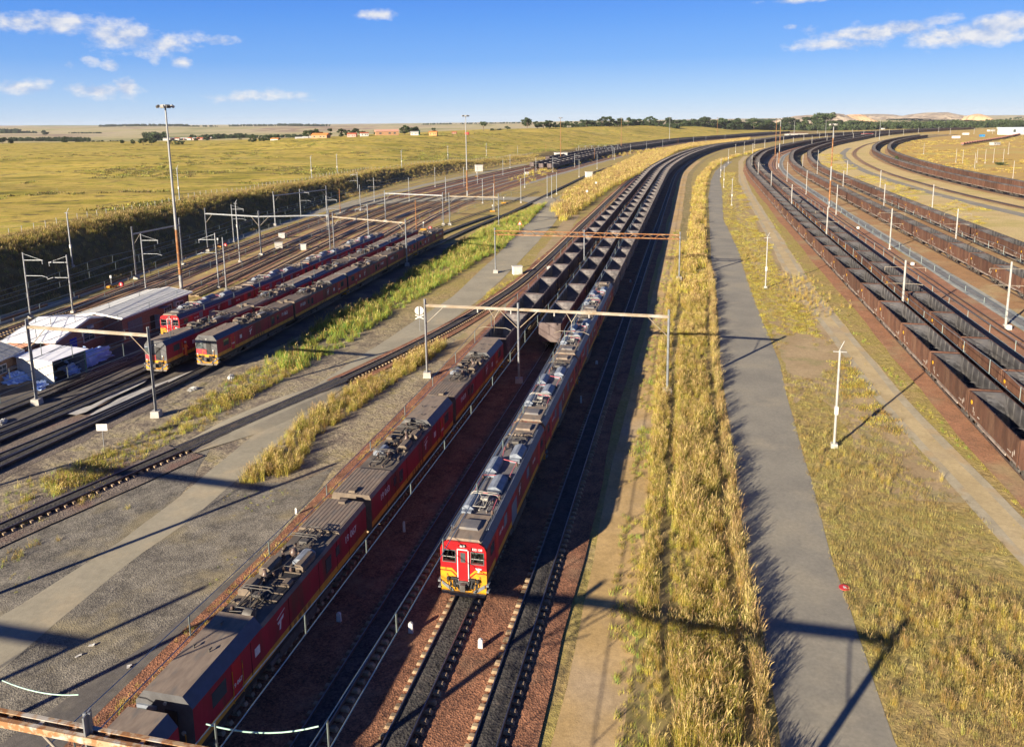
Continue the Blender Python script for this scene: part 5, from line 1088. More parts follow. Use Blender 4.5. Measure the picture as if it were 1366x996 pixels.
def gable_house(name, label, corner, ang, Lx, Ly, ez, rz_, wall, roof_m, over=.5, ridge='x', cat='building', offs=.5):
    """corner = near-left ground corner; x axis runs along ang; y to the left of it"""
    root = empty(name, (*corner[:2], GZ0), ang, label=label, cat=cat, group='depot buildings'); e = ez-GZ0; r = rz_-GZ0
    mb = MB(); mb.box((Lx/2, Ly/2, e/2), (Lx, Ly, e)); yr = Ly*offs
    mb.prism([(0, e), (yr, r), (Ly, e)], .02, Lx-.02, 0) if ridge == 'x' else mb.prism([(0, e), (Lx*offs, r), (Lx, e)], .02, Ly-.02, 0, 'y')
    mb.build('wall', wall, root); rf = MB(); th = .1
    if ridge == 'x':
        s1 = (r-e)/yr; s2 = (r-e)/(Ly-yr)
        rf.prism([(-over, e-over*s1+.03), (yr, r+.03), (yr, r+th+.03), (-over, e-over*s1+th+.03)], -over, Lx+over, 0); rf.prism([(yr, r+.03), (Ly+over, e-over*s2+.03), (Ly+over, e-over*s2+th+.03), (yr, r+th+.03)], -over, Lx+over, 0)
        ro = rf.build('roof', roof_m, root); rb = MB()
        n = int((Lx+2*over)/.8)
        for k in range(n+1):
            x = -over+k*(Lx+2*over)/n; rb.prism([(-over, e-over*s1+th+.035), (yr, r+th+.035), (yr, r+th+.042), (-over, e-over*s1+th+.05)], x-.02, x+.02, 0); rb.prism([(yr, r+th+.035), (Ly+over, e-over*s2+th+.035), (Ly+over, e-over*s2+th+.05), (yr, r+th+.042)], x-.02, x+.02, 0)
        rb.build('roof_seams', roof_m, ro)
        fa = MB()
        for x in (-over-.03, Lx+over+.03):
            fa.prism([(-over, e-over*s1-.10), (yr, r-.10), (yr, r+th+.06), (-over, e-over*s1+th+.06)], x-.025, x+.025, 0); fa.prism([(yr, r-.10), (Ly+over, e-over*s2-.10), (Ly+over, e-over*s2+th+.06), (yr, r+th+.06)], x-.025, x+.025, 0)
        fa.box((Lx/2, -over-.03, e-over*s1+.02), (Lx+2*over, .05, .2)); fa.build('fascia', fascia, ro)
    return root
def window(root, x, y, z, w_, h, face='y', panes=3):
    f = MB(); 
    f.box((x, y, z), (w_+.16, .10, h+.16) if face == 'y' else (.10, w_+.16, h+.16)); fr = f.build('window', fascia, root)
    g_ = MB()
    for k in range(panes):
        q = -w_/2+(k+.5)*w_/panes
        for zz in (-h/4, h/4): g_.box((x+(q if face == 'y' else 0), y+(0 if face == 'y' else q), z+zz), (w_/panes-.06, .13, h/2-.05) if face == 'y' else (.13, w_/panes-.06, h/2-.05))
    g_.build('panes', glass_m, fr)
# long brick block: right wall from (-52.3,101.5) to (-49.6,117)
c0 = Vector((-52.4, 101.6, 0)); an = frame_from(c0, Vector((-49.7, 117.2, 0)))
bk = gable_house('brick_depot', 'long brick depot building with a pale sheet-metal roof beside the parked locomotives', c0, an, 15.6, 7.2, 3.15, 3.72, brick, sheet_roof, .45, offs=.5)
window(bk, 10.2, 0, 2.2, 1.7, 1.2); window(bk, 13.2, 0, 2.2, 1.6, 1.1)
MB().box((2.6, -.02, 1.45), (3.0, .08, 2.5)).build('roller_door', door_g, bk); MB().box((6.4, -.02, 1.2), (1.0, .08, 2.2)).build('dark_doorway', blk, bk); MB().box((7.0, -.35, 1.25), (.06, .8, 2.1), 0, rz=.3).build('open_door', hood_w, bk)
MB().box((11.9, -.3, 2.75), (.9, .5, .75)).lathe([(.25, 0), (.25, .03)], (11.9, -.57, 2.75), 1, 12, 'y').build('air_conditioner', [stone_w, blk], bk)
MB().box((8.4, -.6, 3.05), (1.4, .9, .08)).build('door_canopy', hood_w, bk); MB().tube([(15.3, -.1, 3.2), (15.3, -.1, .1)], .05, 0, 6).build('downpipe', steel_d, bk); MB().box((8.7, -.25, 1.5), (.8, .4, .5)).build('wall_box', hood_w, bk)
# middle building with the white gable roof; its gable end faces the locomotives
g0 = P(70, 456, 2.7); g1 = P(156, 420, 2.7); ga = math.atan2(g1.y-g0.y, g1.x-g0.x); Lg = (g1-g0).length
e0 = P(17, 451, 2.7); depth = (e0-g0).length
mid = gable_house('gabled_depot', 'lower depot building with a bright white gable roof and a blue end door', g0+Vector((math.cos(ga)*.5-math.sin(ga)*depth*.97, math.sin(ga)*.5+math.cos(ga)*depth*.97, 0)), ga-R(90), depth*.95, Lg-1.0, 2.7, 3.9, brick, white_roof, .5, 'x', offs=.52)
dx = depth*.95
MB().box((dx+.03, 3.4, 1.35), (.08, 1.3, 2.3)).build('blue_door', blue_d, mid); window(mid, dx+.02, 6.6, 1.9, 2.2, 1.1, 'x', 2); MB().box((dx+.35, 6.6, 3.15), (.5, .7, .35)).build('flood_lamp', stone_w, mid)
MB().box((dx+.05, 1.4, 1.6), (.06, .9, .5)).build('notice_board', hood_w, mid); MB().tube([(dx*.45, 4.2, 4.0), (dx*.45, 4.2, 4.9)], .09, 0, 8).build('vent_pipe', stone_w, mid)
# white lean-to with an open dark side
q0, q1 = P(24, 500), P(72, 507); sa_ = math.atan2(q1.y-q0.y, q1.x-q0.x); Ls = (q1-q0).length
sh = empty('lean_to', (*q0[:2], GZ0), sa_, label='small white sheet-metal lean-to with a dark open side, in front of the gabled depot', cat='shed', group='depot buildings')
MB().box((Ls/2, .04, 1.35), (Ls, .06, 2.7)).build('front_panel', stone_w, sh); MB().box((.03, 2.2, 1.35), (.06, 4.3, 2.7)).box((Ls/2, 4.4, 1.35), (Ls, .06, 2.7)).build('side_panels', hood_w, sh)
MB().box((Ls/2+.1, 2.2, 2.78), (Ls+.5, 4.9, .08), 0, rx=.03).build('roof', white_roof, sh); MB().box((Ls-.05, .1, 1.35), (.1, .1, 2.7)).box((Ls-.05, 4.3, 1.35), (.1, .1, 2.7)).box((Ls-.05, 2.2, 2.65), (.1, 4.3, .1)).build('frame', mat('green_frame', (.10, .28, .20)), sh)
# tiled house at the left edge
t0 = P(26, 466, 2.7); t1 = P(-60, 500, 2.7); ta = math.atan2(t0.y-t1.y, t0.x-t1.x)
tiles = mat('grey_roof_tiles', (.42, .43, .42), (.30, .31, .31), scale=4, rough=.8, bump=.6, bscale=9)
th_ = gable_house('tiled_house', 'orange-brick building with a grey tiled roof cut off by the left edge', Vector((t0.x-math.cos(ta)*11.6, t0.y-math.sin(ta)*11.6, 0)), ta, 11.2, 6.2, 2.65, 3.7, brick2, tiles, .5)
window(th_, 8.6, 0, 1.7, 1.3, .9, 'y', 2)
# plastic sheeting heaps by the lean-to
plast = mat('pale_blue_plastic', (.50, .68, .98), (.38, .55, .90), scale=2, rough=.35, bump=.8, bscale=5)
def heap(px, py, rx, ry, h, label, seed, m=plast, cat='plastic heap', group='heaps of plastic sheeting', name='plastic_heap'):
    b_ = P(px, py); r = np.random.default_rng(seed); bm = bmesh.new(); bmesh.ops.create_icosphere(bm, subdivisions=4, radius=1)
    ph = r.uniform(0, 6, (6, 3)); 
    for v in bm.verts:
        c = v.co.copy(); k = 1+.16*sum(math.sin(c.dot(Vector(p_))*3+p_[0]) for p_ in ph[:3])+.10*abs(math.sin(c.x*9+c.y*7+ph[3][0]))+.08*abs(math.sin(c.z*13-c.y*8))
        v.co = Vector((c.x*rx*k, c.y*ry*k, max(-.1, c.z)*h*k))
    me = bpy.data.meshes.new(name); bm.to_mesh(me); bm.free(); me.materials.append(m); o = bpy.data.objects.new(name, me); COL.objects.link(o); o.location = (b_.x, b_.y, GZ0+.05); o.rotation_euler = (0, 0, r.uniform(0, 3)); return tag(o, label, cat, group)
heap(106, 483, 1.7, 1.4, 1.6, 'tall crumpled heap of pale blue plastic right of the lean-to', 1); heap(128, 475, 1.8, 1.0, 1.3, 'heap of pale blue plastic farthest right beneath the depot window', 2); heap(97, 491, 1.2, .7, .8, 'low fold of pale blue plastic at the lean-to\'s open side', 3)
heap(22, 503, 1.3, 1.0, .9, 'pale plastic heap under the tiled house window', 4); heap(54, 510, 1.2, .6, .4, 'flat sheet of pale plastic at the foot of the white lean-to', 5); heap(66, 501, .8, .5, .5, 'small pale plastic bundle at the lean-to corner', 6)
heap(3, 558, .6, .3, .25, 'scrap of white plastic on the yard at the left edge', 7, stone_w); heap(309, 500, .6, .35, .35, 'white and yellow bag of rubbish beside the tall grass', 8, stone_w, 'rubbish bag', 'rubbish', 'rubbish_bag'); heap(257, 515, .5, .3, .25, 'white litter on the concrete by the sidings', 9, stone_w, 'litter', 'rubbish', 'litter')
# substation
sb = P(736, 207); sbz = GZ0
ss_ = empty('substation_building', (P(748, 211).x, P(748, 211).y, 0), R(10), label='small white flat-roofed substation building by the far end of the embankment', cat='building')
MB().box((0, 0, 1.9), (9, 6, 4.6)).build('wall', stone_w, ss_); MB().box((0, 0, 4.3), (9.8, 6.8, .25)).build('roof', concrete_l, ss_); MB().box((4.0, -3.05, 1.2), (1.4, .08, 2.4)).build('door', door_g, ss_)
sw = empty('switchgear', (P(775, 205).x, P(775, 205).y, -.4), R(12), label='fenced pale steel switchgear frames beside the substation', cat='switchgear')
mb = MB()
for k in range(7):
    for j in range(3): mb.tube([(k*6, j*7, 0), (k*6, j*7, 7 if j == 1 else 4.5)], .14, 0, 5)
    mb.tube([(k*6, 0, 4.4), (k*6, 7, 6.8), (k*6, 14, 4.4)], .09, 0, 4)
mb.tube([(0, 7, 6.9), (36, 7, 6.9)], .08, 0, 4); mb.build('frames', galv, sw)
mb = MB()
for k in range(5): mb.box((3+k*7, 4, 1.2), (2.2, 1.6, 2.4))
mb.build('cabinets', hood_w, sw)
MB().box((821, 0, 0), (0.01, .01, .01)) if 0 else None
bb = P(822, 200); MB().box((0, 0, 1.6), (7, 3, 3)).box((0, 0, 3.15), (7.2, 3.2, .1)).build('shipping_container', mat('blue_container', (.02, .22, .50), rough=.5), loc=(bb.x, bb.y, -.3), rz=R(20), label='blue shipping container beside the far yard trains', cat='container')
rb = P(637, 230); 
def relay_box(px, py, label, s=1.0, m=stone_w):
    b_ = P(px, py); r_ = empty('relay_box', (b_.x, b_.y, GZ0), R(15), label=label, cat='relay box', group='white equipment boxes'); MB().box((0, 0, 1.0*s), (2.2*s, 1.4*s, 1.9*s)).build('cabinet', m, r_, bevel=.03); MB().box((0, 0, 2.0*s), (2.4*s, 1.6*s, .12*s)).build('lid', m, r_); return r_
relay_box(639, 228, 'large white equipment cabinet beside the far perimeter road', 1.9); relay_box(785.5, 236, 'white equipment box among the tan grass beyond the level crossing', 1.5); relay_box(690, 363, 'white box on a post stand beside the curving track near the lattice portal', .8)
relay_box(376, 316, 'white cabinet between the yard tracks, farther of two', .7); relay_box(372, 330, 'grey-white cabinet between the yard tracks, nearer of two', .8, concrete); relay_box(404, 331, 'white cabinet between the fifth and sixth yard tracks', .7); relay_box(703, 233, 'small white cabinet right beside the yard train ends', .9)
# signals, markers, signs
def marker(px, py, h, label, w_=.28):
    h *= .8
    b_ = P(px, py); MB().box((0, 0, h/2), (w_, w_*.6, h), taper=.9).prism([(-w_*.45, h), (0, h+.06), (w_*.45, h)], -w_*.25, w_*.25, 0, 'y').build('marker_stone', stone_w, loc=(b_.x, b_.y, GZ0+.1), rz=R(-12), label=label, cat='marker', group='white marker stones', bevel=.015)
for a in ((548, 836, .75, 'white marker stone left of the empty track in front of the red-fronted locomotive'), (641, 856, .65, 'white marker stone between the two nearest empty tracks'), (452, 821, .65, 'white marker stone in the shade beside the nearest dusty locomotive'), (539, 703, .95, 'tall thin white marker in the shade left of the leading locomotive', .18), (775, 533, .9, 'thin white marker in the shade right of the second grey-roofed locomotive', .18), (796, 482, .5, 'small white marker in the shade under the portal', .3), (841, 374, .5, 'small white marker beside the shaded track beyond the portal', .3), (395, 680, .6, 'white stub post at the edge of the ballast left of the locomotive row', .18), (886, 570, .6, 'pale stub post in the grass left of the drain', .18),
          (1146, 275, 1.1, 'white box beside the nearest right-hand masts', .8) if 0 else (1144.5, 304, .8, 'white marker stone on the red ballast, farthest of three', .7), (1217, 352, .8, 'white marker stone on the red ballast, middle of three', .7), (1345, 437, .9, 'white block at the foot of the right-hand mast', .8)): marker(*a)
def sign(px, py, hh, w_, h, label, shape='rect', col=stone_w, text=None, rz=0):
    b_ = P(px, py); r_ = empty('sign_board', (b_.x, b_.y, GZ0), rz, label=label, cat='sign', group='signs'); MB().tube([(0, .04, 0), (0, .04, hh+h/2)], .035, 0, 6).build('post', galv, r_)
    mb = MB(); mb.box((0, 0, hh), (w_, .03, h)) if shape == 'rect' else mb.lathe([(w_/2, 0), (w_/2, .03)], (0, 0, hh), 0, 20, 'y'); pn = mb.build('panel', col, r_); return r_, pn
r_, pn = sign(138, 590, 1.9, 1.0, .65, 'white rectangular notice on a thin post beside the sidings'); d = MB()
for k in range(4): d.box((0, -.02, 2.1-k*.13), (.7-.1*(k % 2), .008, .05))
d.build('faint_lines', mat('faded_ink', (.35, .36, .38)), r_)
r_, pn = sign(560, 437, 2.9, 1.25, 1.0, 'round white crossing sign with a dark centre bar at the roadside left of the portal', 'disc'); MB().box((0, -.02, 2.9), (.14, .01, 1.2)).build('dark_bar', blk, pn)
MB().box((0, 0, 2.0), (1.3, .04, .16), 0, ry=.45).box((0, 0.01, 2.0), (1.3, .04, .16), 0, ry=-.45).build('crossbuck', stone_w, r_)
for (px, py, l_) in ((758, 309, 'small triangular warning sign in the green bank beyond the lattice portal'), (733, 372, 'round warning sign behind the leg of the lattice portal'), (783, 262, 'small grey sign among the tan grass by the upper road'), (795, 250, 'second small grey sign among the tan grass, nearer the bend')):
    if 'triangular' in l_:
        b_ = P(px-65, py+0); 
    b_ = P(px if 'tri' not in l_ else 693.5, py if 'tri' not in l_ else 308); r_ = empty('sign_board', (b_.x, b_.y, GZ0), 0, label=l_, cat='sign', group='signs'); MB().tube([(0, .04, 0), (0, .04, 2.4)], .05, 0, 6).build('post', galv, r_)
    if 'tri' in l_: MB().prism([(-.65, 2.0), (.65, 2.0), (0, 3.1)], -.02, .02, 0, 'y').build('panel', mat('red_sign', (.6, .06, .03)), r_); MB().prism([(-.42, 2.12), (.42, 2.12), (0, 2.85)], -.03, -.02, 0, 'y').build('inner_panel', stone_w, r_)
    else: MB().lathe([(.45, 0), (.45, .03)], (0, 0, 2.4), 0, 16, 'y').build('panel', stone_w, r_)
b_ = P(1127, 776); r_ = empty('fallen_sign', (b_.x, b_.y, GZ0+.07), R(25), label='small red disc with a white figure lying at the edge of the tarred road', cat='sign')
MB().lathe([(.33, 0), (.33, .03)], (0, 0, 0), 0, 20).build('disc', mat('red_disc', (.62, .05, .05), rough=.5), r_); text_mesh('figure', '4', .42, white_p, r_, (0, -.15, .035), (0, 0, 0))
def dwarf(px, py, label, red=True):
    b_ = P(px, py); r_ = empty('ground_signal', (b_.x, b_.y, GZ0), 0, label=label, cat='signal', group='small yard signals'); MB().box((0, 0, .3), (1.6, .8, .35)).build('plinth', yel_b, r_); MB().tube([(0, 0, .4), (0, 0, 2.2)], .07, 0, 6).build('post', galv, r_); MB().box((0, 0, 2.1), (.3, .25, .5)).build('head', stone_w, r_)
    if red: MB().lathe([(.4, -.25), (.4, .25)], (1.8, 0, .7), 0, 12, 'y').box((1.8, -.26, .7), (.2, .02, .5), 1).build('drum', [red_face, stone_w], r_)
dwarf(149, 381, 'small yellow-based ground signal with a red drum by the embankment road'); dwarf(291, 328, 'yellow-based ground signal with a red board between the yard tracks'); dwarf(466, 333, 'ground signal with a red drum beyond the parked locomotives'); dwarf(565, 305, 'ground signal with a red drum by the yard turnouts'); dwarf(672, 270, 'yellow and white ground signal near the level crossing', False); dwarf(636, 235, 'yellow ground signal beneath the white cabinet', False); dwarf(657, 281, 'yellow-footed ground signal at the foot of a yard mast', False)
# litter
for k, (px, py) in enumerate(((121, 852), (103, 866), (170, 880), (1305-170, 770))):
    if k < 3: b_ = P(px, py); MB().box((0, 0, 0), (.28, .14, .02), 0, rz=k).box((.1, .08, .02), (.12, .12, .03), 0, rz=k*2).build('litter', stone_w, loc=(b_.x, b_.y, GZ0+.07), label=['scrap of white litter on the gravel at lower left, highest one', 'scrap of white litter where two mast shadows meet', 'scrap of pale litter beside the weeds at lower left'][k], cat='litter', group='rubbish')
# ------------------------------------------------------------------ grass and weeds (instanced tufts)
def leafmat(name, c1, c2, c3=None):
    m = mat(name, c1, c2, scale=.5, rough=.7, c3=c3, s3=.12, t3=(.5, .6), rnd=.0)
    t = m.node_tree; b = t.nodes['Principled BSDF']; lk = b.inputs['Base Color'].links[0].from_socket
    oi = N(t, 'ShaderNodeObjectInfo'); h = N(t, 'ShaderNodeHueSaturation'); t.links.new(lk, h.inputs['Color'])
    t.links.new(M(t, 'ADD', M(t, 'MULTIPLY', oi.outputs['Random'], .7), .65), h.inputs['Value']); t.links.new(M(t, 'ADD', M(t, 'MULTIPLY', oi.outputs['Random'], .045), .478), h.inputs['Hue']); t.links.new(h.outputs[0], b.inputs['Base Color'])
    return m
straw = leafmat('golden_straw', (.44, .29, .06), (.31, .235, .045)); olive = leafmat('olive_blade', (.27, .24, .045), (.18, .19, .03)); plume = leafmat('seed_plume', (.46, .33, .15), (.36, .24, .10))
green_b = leafmat('green_blade', (.14, .25, .035), (.20, .30, .05)); brown_b = leafmat('brown_blade', (.26, .19, .09), (.17, .125, .055)); gold_g = leafmat('green_gold_blade', (.33, .30, .045), (.24, .245, .035)); dry_s = leafmat('dry_short_blade', (.36, .26, .085), (.27, .215, .05))
def tuft(nb, h0, h1, wd, lean, spread, mats, plumes=.0, seed=1, segs=3):
    r = np.random.default_rng(seed); mb = MB()
    for k in range(nb):
        a = r.uniform(0, 6.283); h = r.uniform(h0, h1); rr = spread*math.sqrt(r.uniform()); bx, by = rr*math.cos(r.uniform(0, 6.28)), rr*math.sin(r.uniform(0, 6.28))
        ln = lean*r.uniform(.2, 1)*h; w_ = wd*r.uniform(.6, 1.2); px, py = -math.sin(a)*w_, math.cos(a)*w_; vs = []
        for s in range(segs+1):
            t_ = s/segs; x = bx+math.cos(a)*ln*t_*t_; y = by+math.sin(a)*ln*t_*t_; z = h*(t_-.18*lean*t_*t_); tw = 1-t_*.85
            vs += [(x-px*tw, y-py*tw, z), (x+px*tw, y+py*tw, z)]
        mi = int(r.integers(0, len(mats)-1)) if len(mats) > 1 else 0
        mb.add(vs, [(2*s, 2*s+1, 2*s+3, 2*s+2) for s in range(segs)], mi)
        if r.uniform() < plumes:
            t_ = 1; x = bx+math.cos(a)*ln; y = by+math.sin(a)*ln; z = h*(1-.18*lean); pw = w_*1.7
            mb.add([(x-math.cos(a)*.25*h*.3, y-math.sin(a)*.25*h*.3, z-.24*h), (x+pw*math.sin(a), y-pw*math.cos(a), z-.05*h), (x+math.cos(a)*.12*h, y+math.sin(a)*.12*h, z+.03*h), (x-pw*math.sin(a), y+pw*math.cos(a), z-.05*h)], [(0, 1, 2, 3)], len(mats)-1)
    me = bpy.data.meshes.new('tuft'); me.from_pydata(mb.v, [], mb.f)
    for m in mats: me.materials.append(m)
    me.polygons.foreach_set('material_index', mb.m); return bpy.data.objects.new('tuft', me)
def scatter(name, pts, scl, variants, label, cat='grass', seed=5, flat=None):
    pts = np.asarray(pts, float); n = len(pts)
    if n == 0: return
    r = np.random.default_rng(seed)
    me = bpy.data.meshes.new(name); me.from_pydata(pts.tolist(), [], [])
    a = me.attributes.new('rot', 'FLOAT_VECTOR', 'POINT'); rot = np.zeros((n, 3)); rot[:, 2] = r.uniform(0, 6.283, n); rot[:, 0] = r.normal(0, .10, n); rot[:, 1] = r.normal(0, .10, n); a.data.foreach_set('vector', rot.ravel())
    a = me.attributes.new('scl', 'FLOAT', 'POINT'); a.data.foreach_set('value', np.asarray(scl, float)*np.ones(n))
    a = me.attributes.new('vid', 'INT', 'POINT'); a.data.foreach_set('value', r.integers(0, len(variants), n).astype(np.int32))
    c = bpy.data.collections.new(name+'_variants')
    for v in variants: c.objects.link(v)
    o = bpy.data.objects.new(name, me); COL.objects.link(o)
    ng = bpy.data.node_groups.new(name, 'GeometryNodeTree'); ng.interface.new_socket('Geometry', in_out='INPUT', socket_type='NodeSocketGeometry'); ng.interface.new_socket('Geometry', in_out='OUTPUT', socket_type='NodeSocketGeometry')
    gi = ng.nodes.new('NodeGroupInput'); g_o = ng.nodes.new('NodeGroupOutput'); ip = ng.nodes.new('GeometryNodeInstanceOnPoints'); ci = ng.nodes.new('GeometryNodeCollectionInfo'); ci.inputs['Collection'].default_value = c; ci.inputs['Separate Children'].default_value = True; ci.inputs['Reset Children'].default_value = True
    def na(nm, ty): q = ng.nodes.new('GeometryNodeInputNamedAttribute'); q.data_type = ty; q.inputs['Name'].default_value = nm; return q.outputs['Attribute']
    ng.links.new(gi.outputs[0], ip.inputs['Points']); ng.links.new(ci.outputs[0], ip.inputs['Instance']); ip.inputs['Pick Instance'].default_value = True
    ng.links.new(na('vid', 'INT'), ip.inputs['Instance Index']); ng.links.new(na('rot', 'FLOAT_VECTOR'), ip.inputs['Rotation']); ng.links.new(na('scl', 'FLOAT'), ip.inputs['Scale']); ng.links.new(ip.outputs[0], g_o.inputs[0])
    md = o.modifiers.new('scatter', 'NODES'); md.node_group = ng
    return tag(o, label, cat, kind='stuff')
def jit(seed): return np.random.default_rng(seed)
def between(Lp, Rp, y0, y1, dens, u0, u1, seed, vis=True):
    """random points between two polylines (functions of y); dens(y) per square metre"""
    r = jit(seed); L_ = np.array(Lp, float); R_ = np.array(Rp, float); out = []
    y = y0
    while y < y1:
        st = max(1.0, y*.02); lx = np.interp(y, L_[:, 1], L_[:, 0]); rx = np.interp(y, R_[:, 1], R_[:, 0]); w_ = (rx-lx)*(u1-u0); n = r.poisson(max(0, w_*st*dens(y)))
        u = r.uniform(u0, u1, n); yy = y+r.uniform(0, st, n); out += [(np.interp(b, L_[:, 1], L_[:, 0])*(1-a)+np.interp(b, R_[:, 1], R_[:, 0])*a, b) for a, b in zip(u, yy)]; y += st
    return np.array(out).reshape(-1, 2)
def onz(p, z=GZ0): return np.c_[p, np.full(len(p), z)]
def vnoise(p, sc, seed=0):
    x, y = p[:, 0]*sc+seed, p[:, 1]*sc+seed*1.7
    return (np.sin(x*1.3+np.sin(y*1.7))+np.sin(y*1.1+np.sin(x*2.1+1))+np.sin((x+y)*.7+2)*.8+np.sin(x*3.1-y*2.3)*.5)/3.3
tallv = [tuft(46, .9, 1.75, .011, .45, .38, [straw, olive, plume], .5, 1), tuft(50, .8, 1.6, .012, .6, .4, [straw, gold_g, plume], .55, 2), tuft(40, 1.0, 2.0, .010, .35, .35, [olive, straw, plume], .45, 3), tuft(46, .6, 1.3, .013, .7, .45, [olive, gold_g, plume], .3, 4)]
farv = [tuft(34, .7, 1.5, .035, .5, .9, [straw, olive, plume], .4, 5, 2), tuft(34, .7, 1.7, .035, .4, .9, [straw, gold_g, plume], .5, 6, 2)]
redv = [tuft(40, .8, 1.7, .010, .35, .3, [brown_b, straw, plume], .6, 7), tuft(40, .7, 1.5, .011, .5, .3, [olive, brown_b, plume], .6, 8)]
# tall grass belt between the drain and the tarred road
dl = [(5.9, 20), (6.7, 31.5), (8.6, 42.4), (12.1, 58.1), (21.3, 99.3), (31, 140), (42, 183.3), (58, 250), (76.6, 327.4), (98, 405), (128, 500), (160, 575), (215, 690), (300, 830)]
el_ = [(9.8, 10), (11.7, 31.1), (13.5, 38.8), (15.9, 50.9), (20.4, 70.5), (24.4, 89.3), (33.3, 125), (41.6, 162), (54.6, 215), (73.5, 292), (93, 366.6), (112.5, 436), (144.5, 530), (175, 600), (228, 700), (312, 830)]
p = between(dl, el_, 18, 120, lambda y: 6.2 if y < 70 else 4.0, .09, .72, 1); p = p[vnoise(p, .9, 7)+.6*vnoise(p, 2.3, 3) > -1.0]; k_ = .76+.42*vnoise(p, .33, 1)+.2*vnoise(p, 1.3, 4)
scatter('tall_grass', onz(p), .98*np.clip(k_, .3, 1.25), tallv+[greenv[0], mixv[1]] if 0 else tallv, 'tall golden grass in a long belt between the drain and the tarred road')
p = between(dl, el_, 120, 480, lambda y: .9 if y < 250 else .4, .05, .8, 2); scatter('tall_grass', onz(p), .95+.35*vnoise(p, .2, 2), farv, 'far stretch of the tall golden grass belt')
p = between(dl, el_, 480, 830, lambda y: .16, .0, .9, 22); scatter('tall_grass', onz(p), 1.6+.3*vnoise(p, .2, 2), farv, 'distant end of the tall golden grass belt at the bend')
p = between(dl, el_, 18, 150, lambda y: 6 if y < 70 else 3.5, .86, .98, 3); scatter('reddish_grass', onz(p), .95+.3*vnoise(p, .5, 3), redv, 'narrow row of reddish tall grass along the left kerb of the tarred road')
# thin belt left of the drain
bl = [(2.6, 10), (6.1, 31.3), (7.2, 42.4), (10.6, 58.2), (19.3, 99.4), (29, 140), (39.7, 183.5), (74, 327), (95, 405), (125, 500)]
p = between(bl, dl, 20, 180, lambda y: 6 if y < 80 else 2.6, .0, .86, 4); scatter('drain_side_grass', onz(p), .62+.2*vnoise(p, .4, 5), tallv, 'thin line of dry grass on the left lip of the drain')
ml = [(a-1.6, b) for a, b in bl]
shortv = [tuft(30, .18, .5, .012, .6, .28, [gold_g, dry_s, dry_s], 0, 11, 2), tuft(30, .15, .42, .013, .8, .3, [dry_s, gold_g, dry_s], 0, 12, 2), tuft(24, .2, .6, .012, .5, .25, [gold_g, green_b, dry_s], 0, 13, 2)]
p = between(ml, bl, 20, 200, lambda y: 4 if y < 80 else 1.5, 0, 1, 6); p = p[vnoise(p, .4, 9) > -.35]; scatter('verge_grass', onz(p), .8+.3*vnoise(p, .4, 5), shortv, 'short green-gold grass on the verge of the sandy strip')
# right-hand dry field
p = between(pR, tl, 26, 130, lambda y: 7.5 if y < 60 else (5 if y < 90 else 3), .0, 1.0, 7)
fld = vnoise(p, .12, 3)
bare = np.array([P(x, y)[:2] for x, y in ((1085, 470), (1050, 440), (1045, 345), (1060, 480))])
dmin = np.min(np.hypot(p[:, None, 0]-bare[None, :, 0], (p[:, None, 1]-bare[None, :, 1])*.45), axis=1)
dist_r = np.array([np.interp(b, [q[1] for q in tl], [q[0] for q in tl])-a for a, b in p])
p = p[(dmin > 2.6) & (fld > -.75) & ((dist_r > 2.2) | (jit(8).uniform(size=len(p)) < .25))]
fieldb = leafmat('olive_brown_blade', (.27, .225, .08), (.19, .175, .055))
drv = [tuft(30, .10, .32, .012, .9, .34, [dry_s, fieldb, dry_s], 0, 14, 2), tuft(30, .1, .36, .012, .9, .34, [fieldb, fieldb, dry_s], 0, 15, 2), tuft(20, .12, .5, .011, .6, .25, [dry_s, brown_b, dry_s], 0, 16, 2)]
scatter('dry_field_grass', onz(p), .85+.25*vnoise(p, .3, 3), drv, 'short dry tussock grass covering the field between the tarred road and the dirt road')
p = between(pR, tl, 130, 420, lambda y: .35, .05, .8, 17); p = p[vnoise(p, .1, 4) > -.2]
scatter('dry_field_grass', onz(p), 1.7, drv, 'farther sparse dry grass beside the tarred road')
# taller clumps in that field
cl = np.vstack([jit(9+k).normal((P(px, py).x, P(px, py).y), (sx, sy), (n, 2)) for k, (px, py, sx, sy, n) in enumerate(((1290, 830, 2.6, 2.0, 160), (1310, 900, 2.0, 1.6, 120), (1250, 800, 1.5, 1.2, 50), (1075, 395, 2.2, 5, 160), (1060, 372, 1.6, 4, 90), (1130, 620, 2.5, 2.5, 40), (995, 340, 1.4, 4, 50)))])
cl = cl[cl[:, 0] > np.interp(cl[:, 1], [a[1] for a in pR], [a[0] for a in pR])+.4]
scatter('dry_clumps', onz(cl), .48+.15*vnoise(cl, .9, 3), redv+tallv[:1], 'taller dry grass clumps standing in the right-hand field')
# yellow-green line along the dirt road
p = between([(a+3.4, b) for a, b in tl], [(a+4.4, b) for a, b in tl], 25, 230, lambda y: 3.2 if y < 90 else 1.1, 0, 1, 18); p = p[vnoise(p, .5, 6) > -.3]; scatter('road_edge_grass', onz(p), .6, shortv, 'yellow-green grass line between the dirt road and the ballast')
p = between([(a+1.55, b) for a, b in tl], [(a+1.95, b) for a, b in tl], 30, 120, lambda y: 2.2, 0, 1, 19); p = p[vnoise(p, .6, 7) > .1]; scatter('centre_ridge_grass', onz(p), .35, drv, 'sparse grass on the dirt road crown')
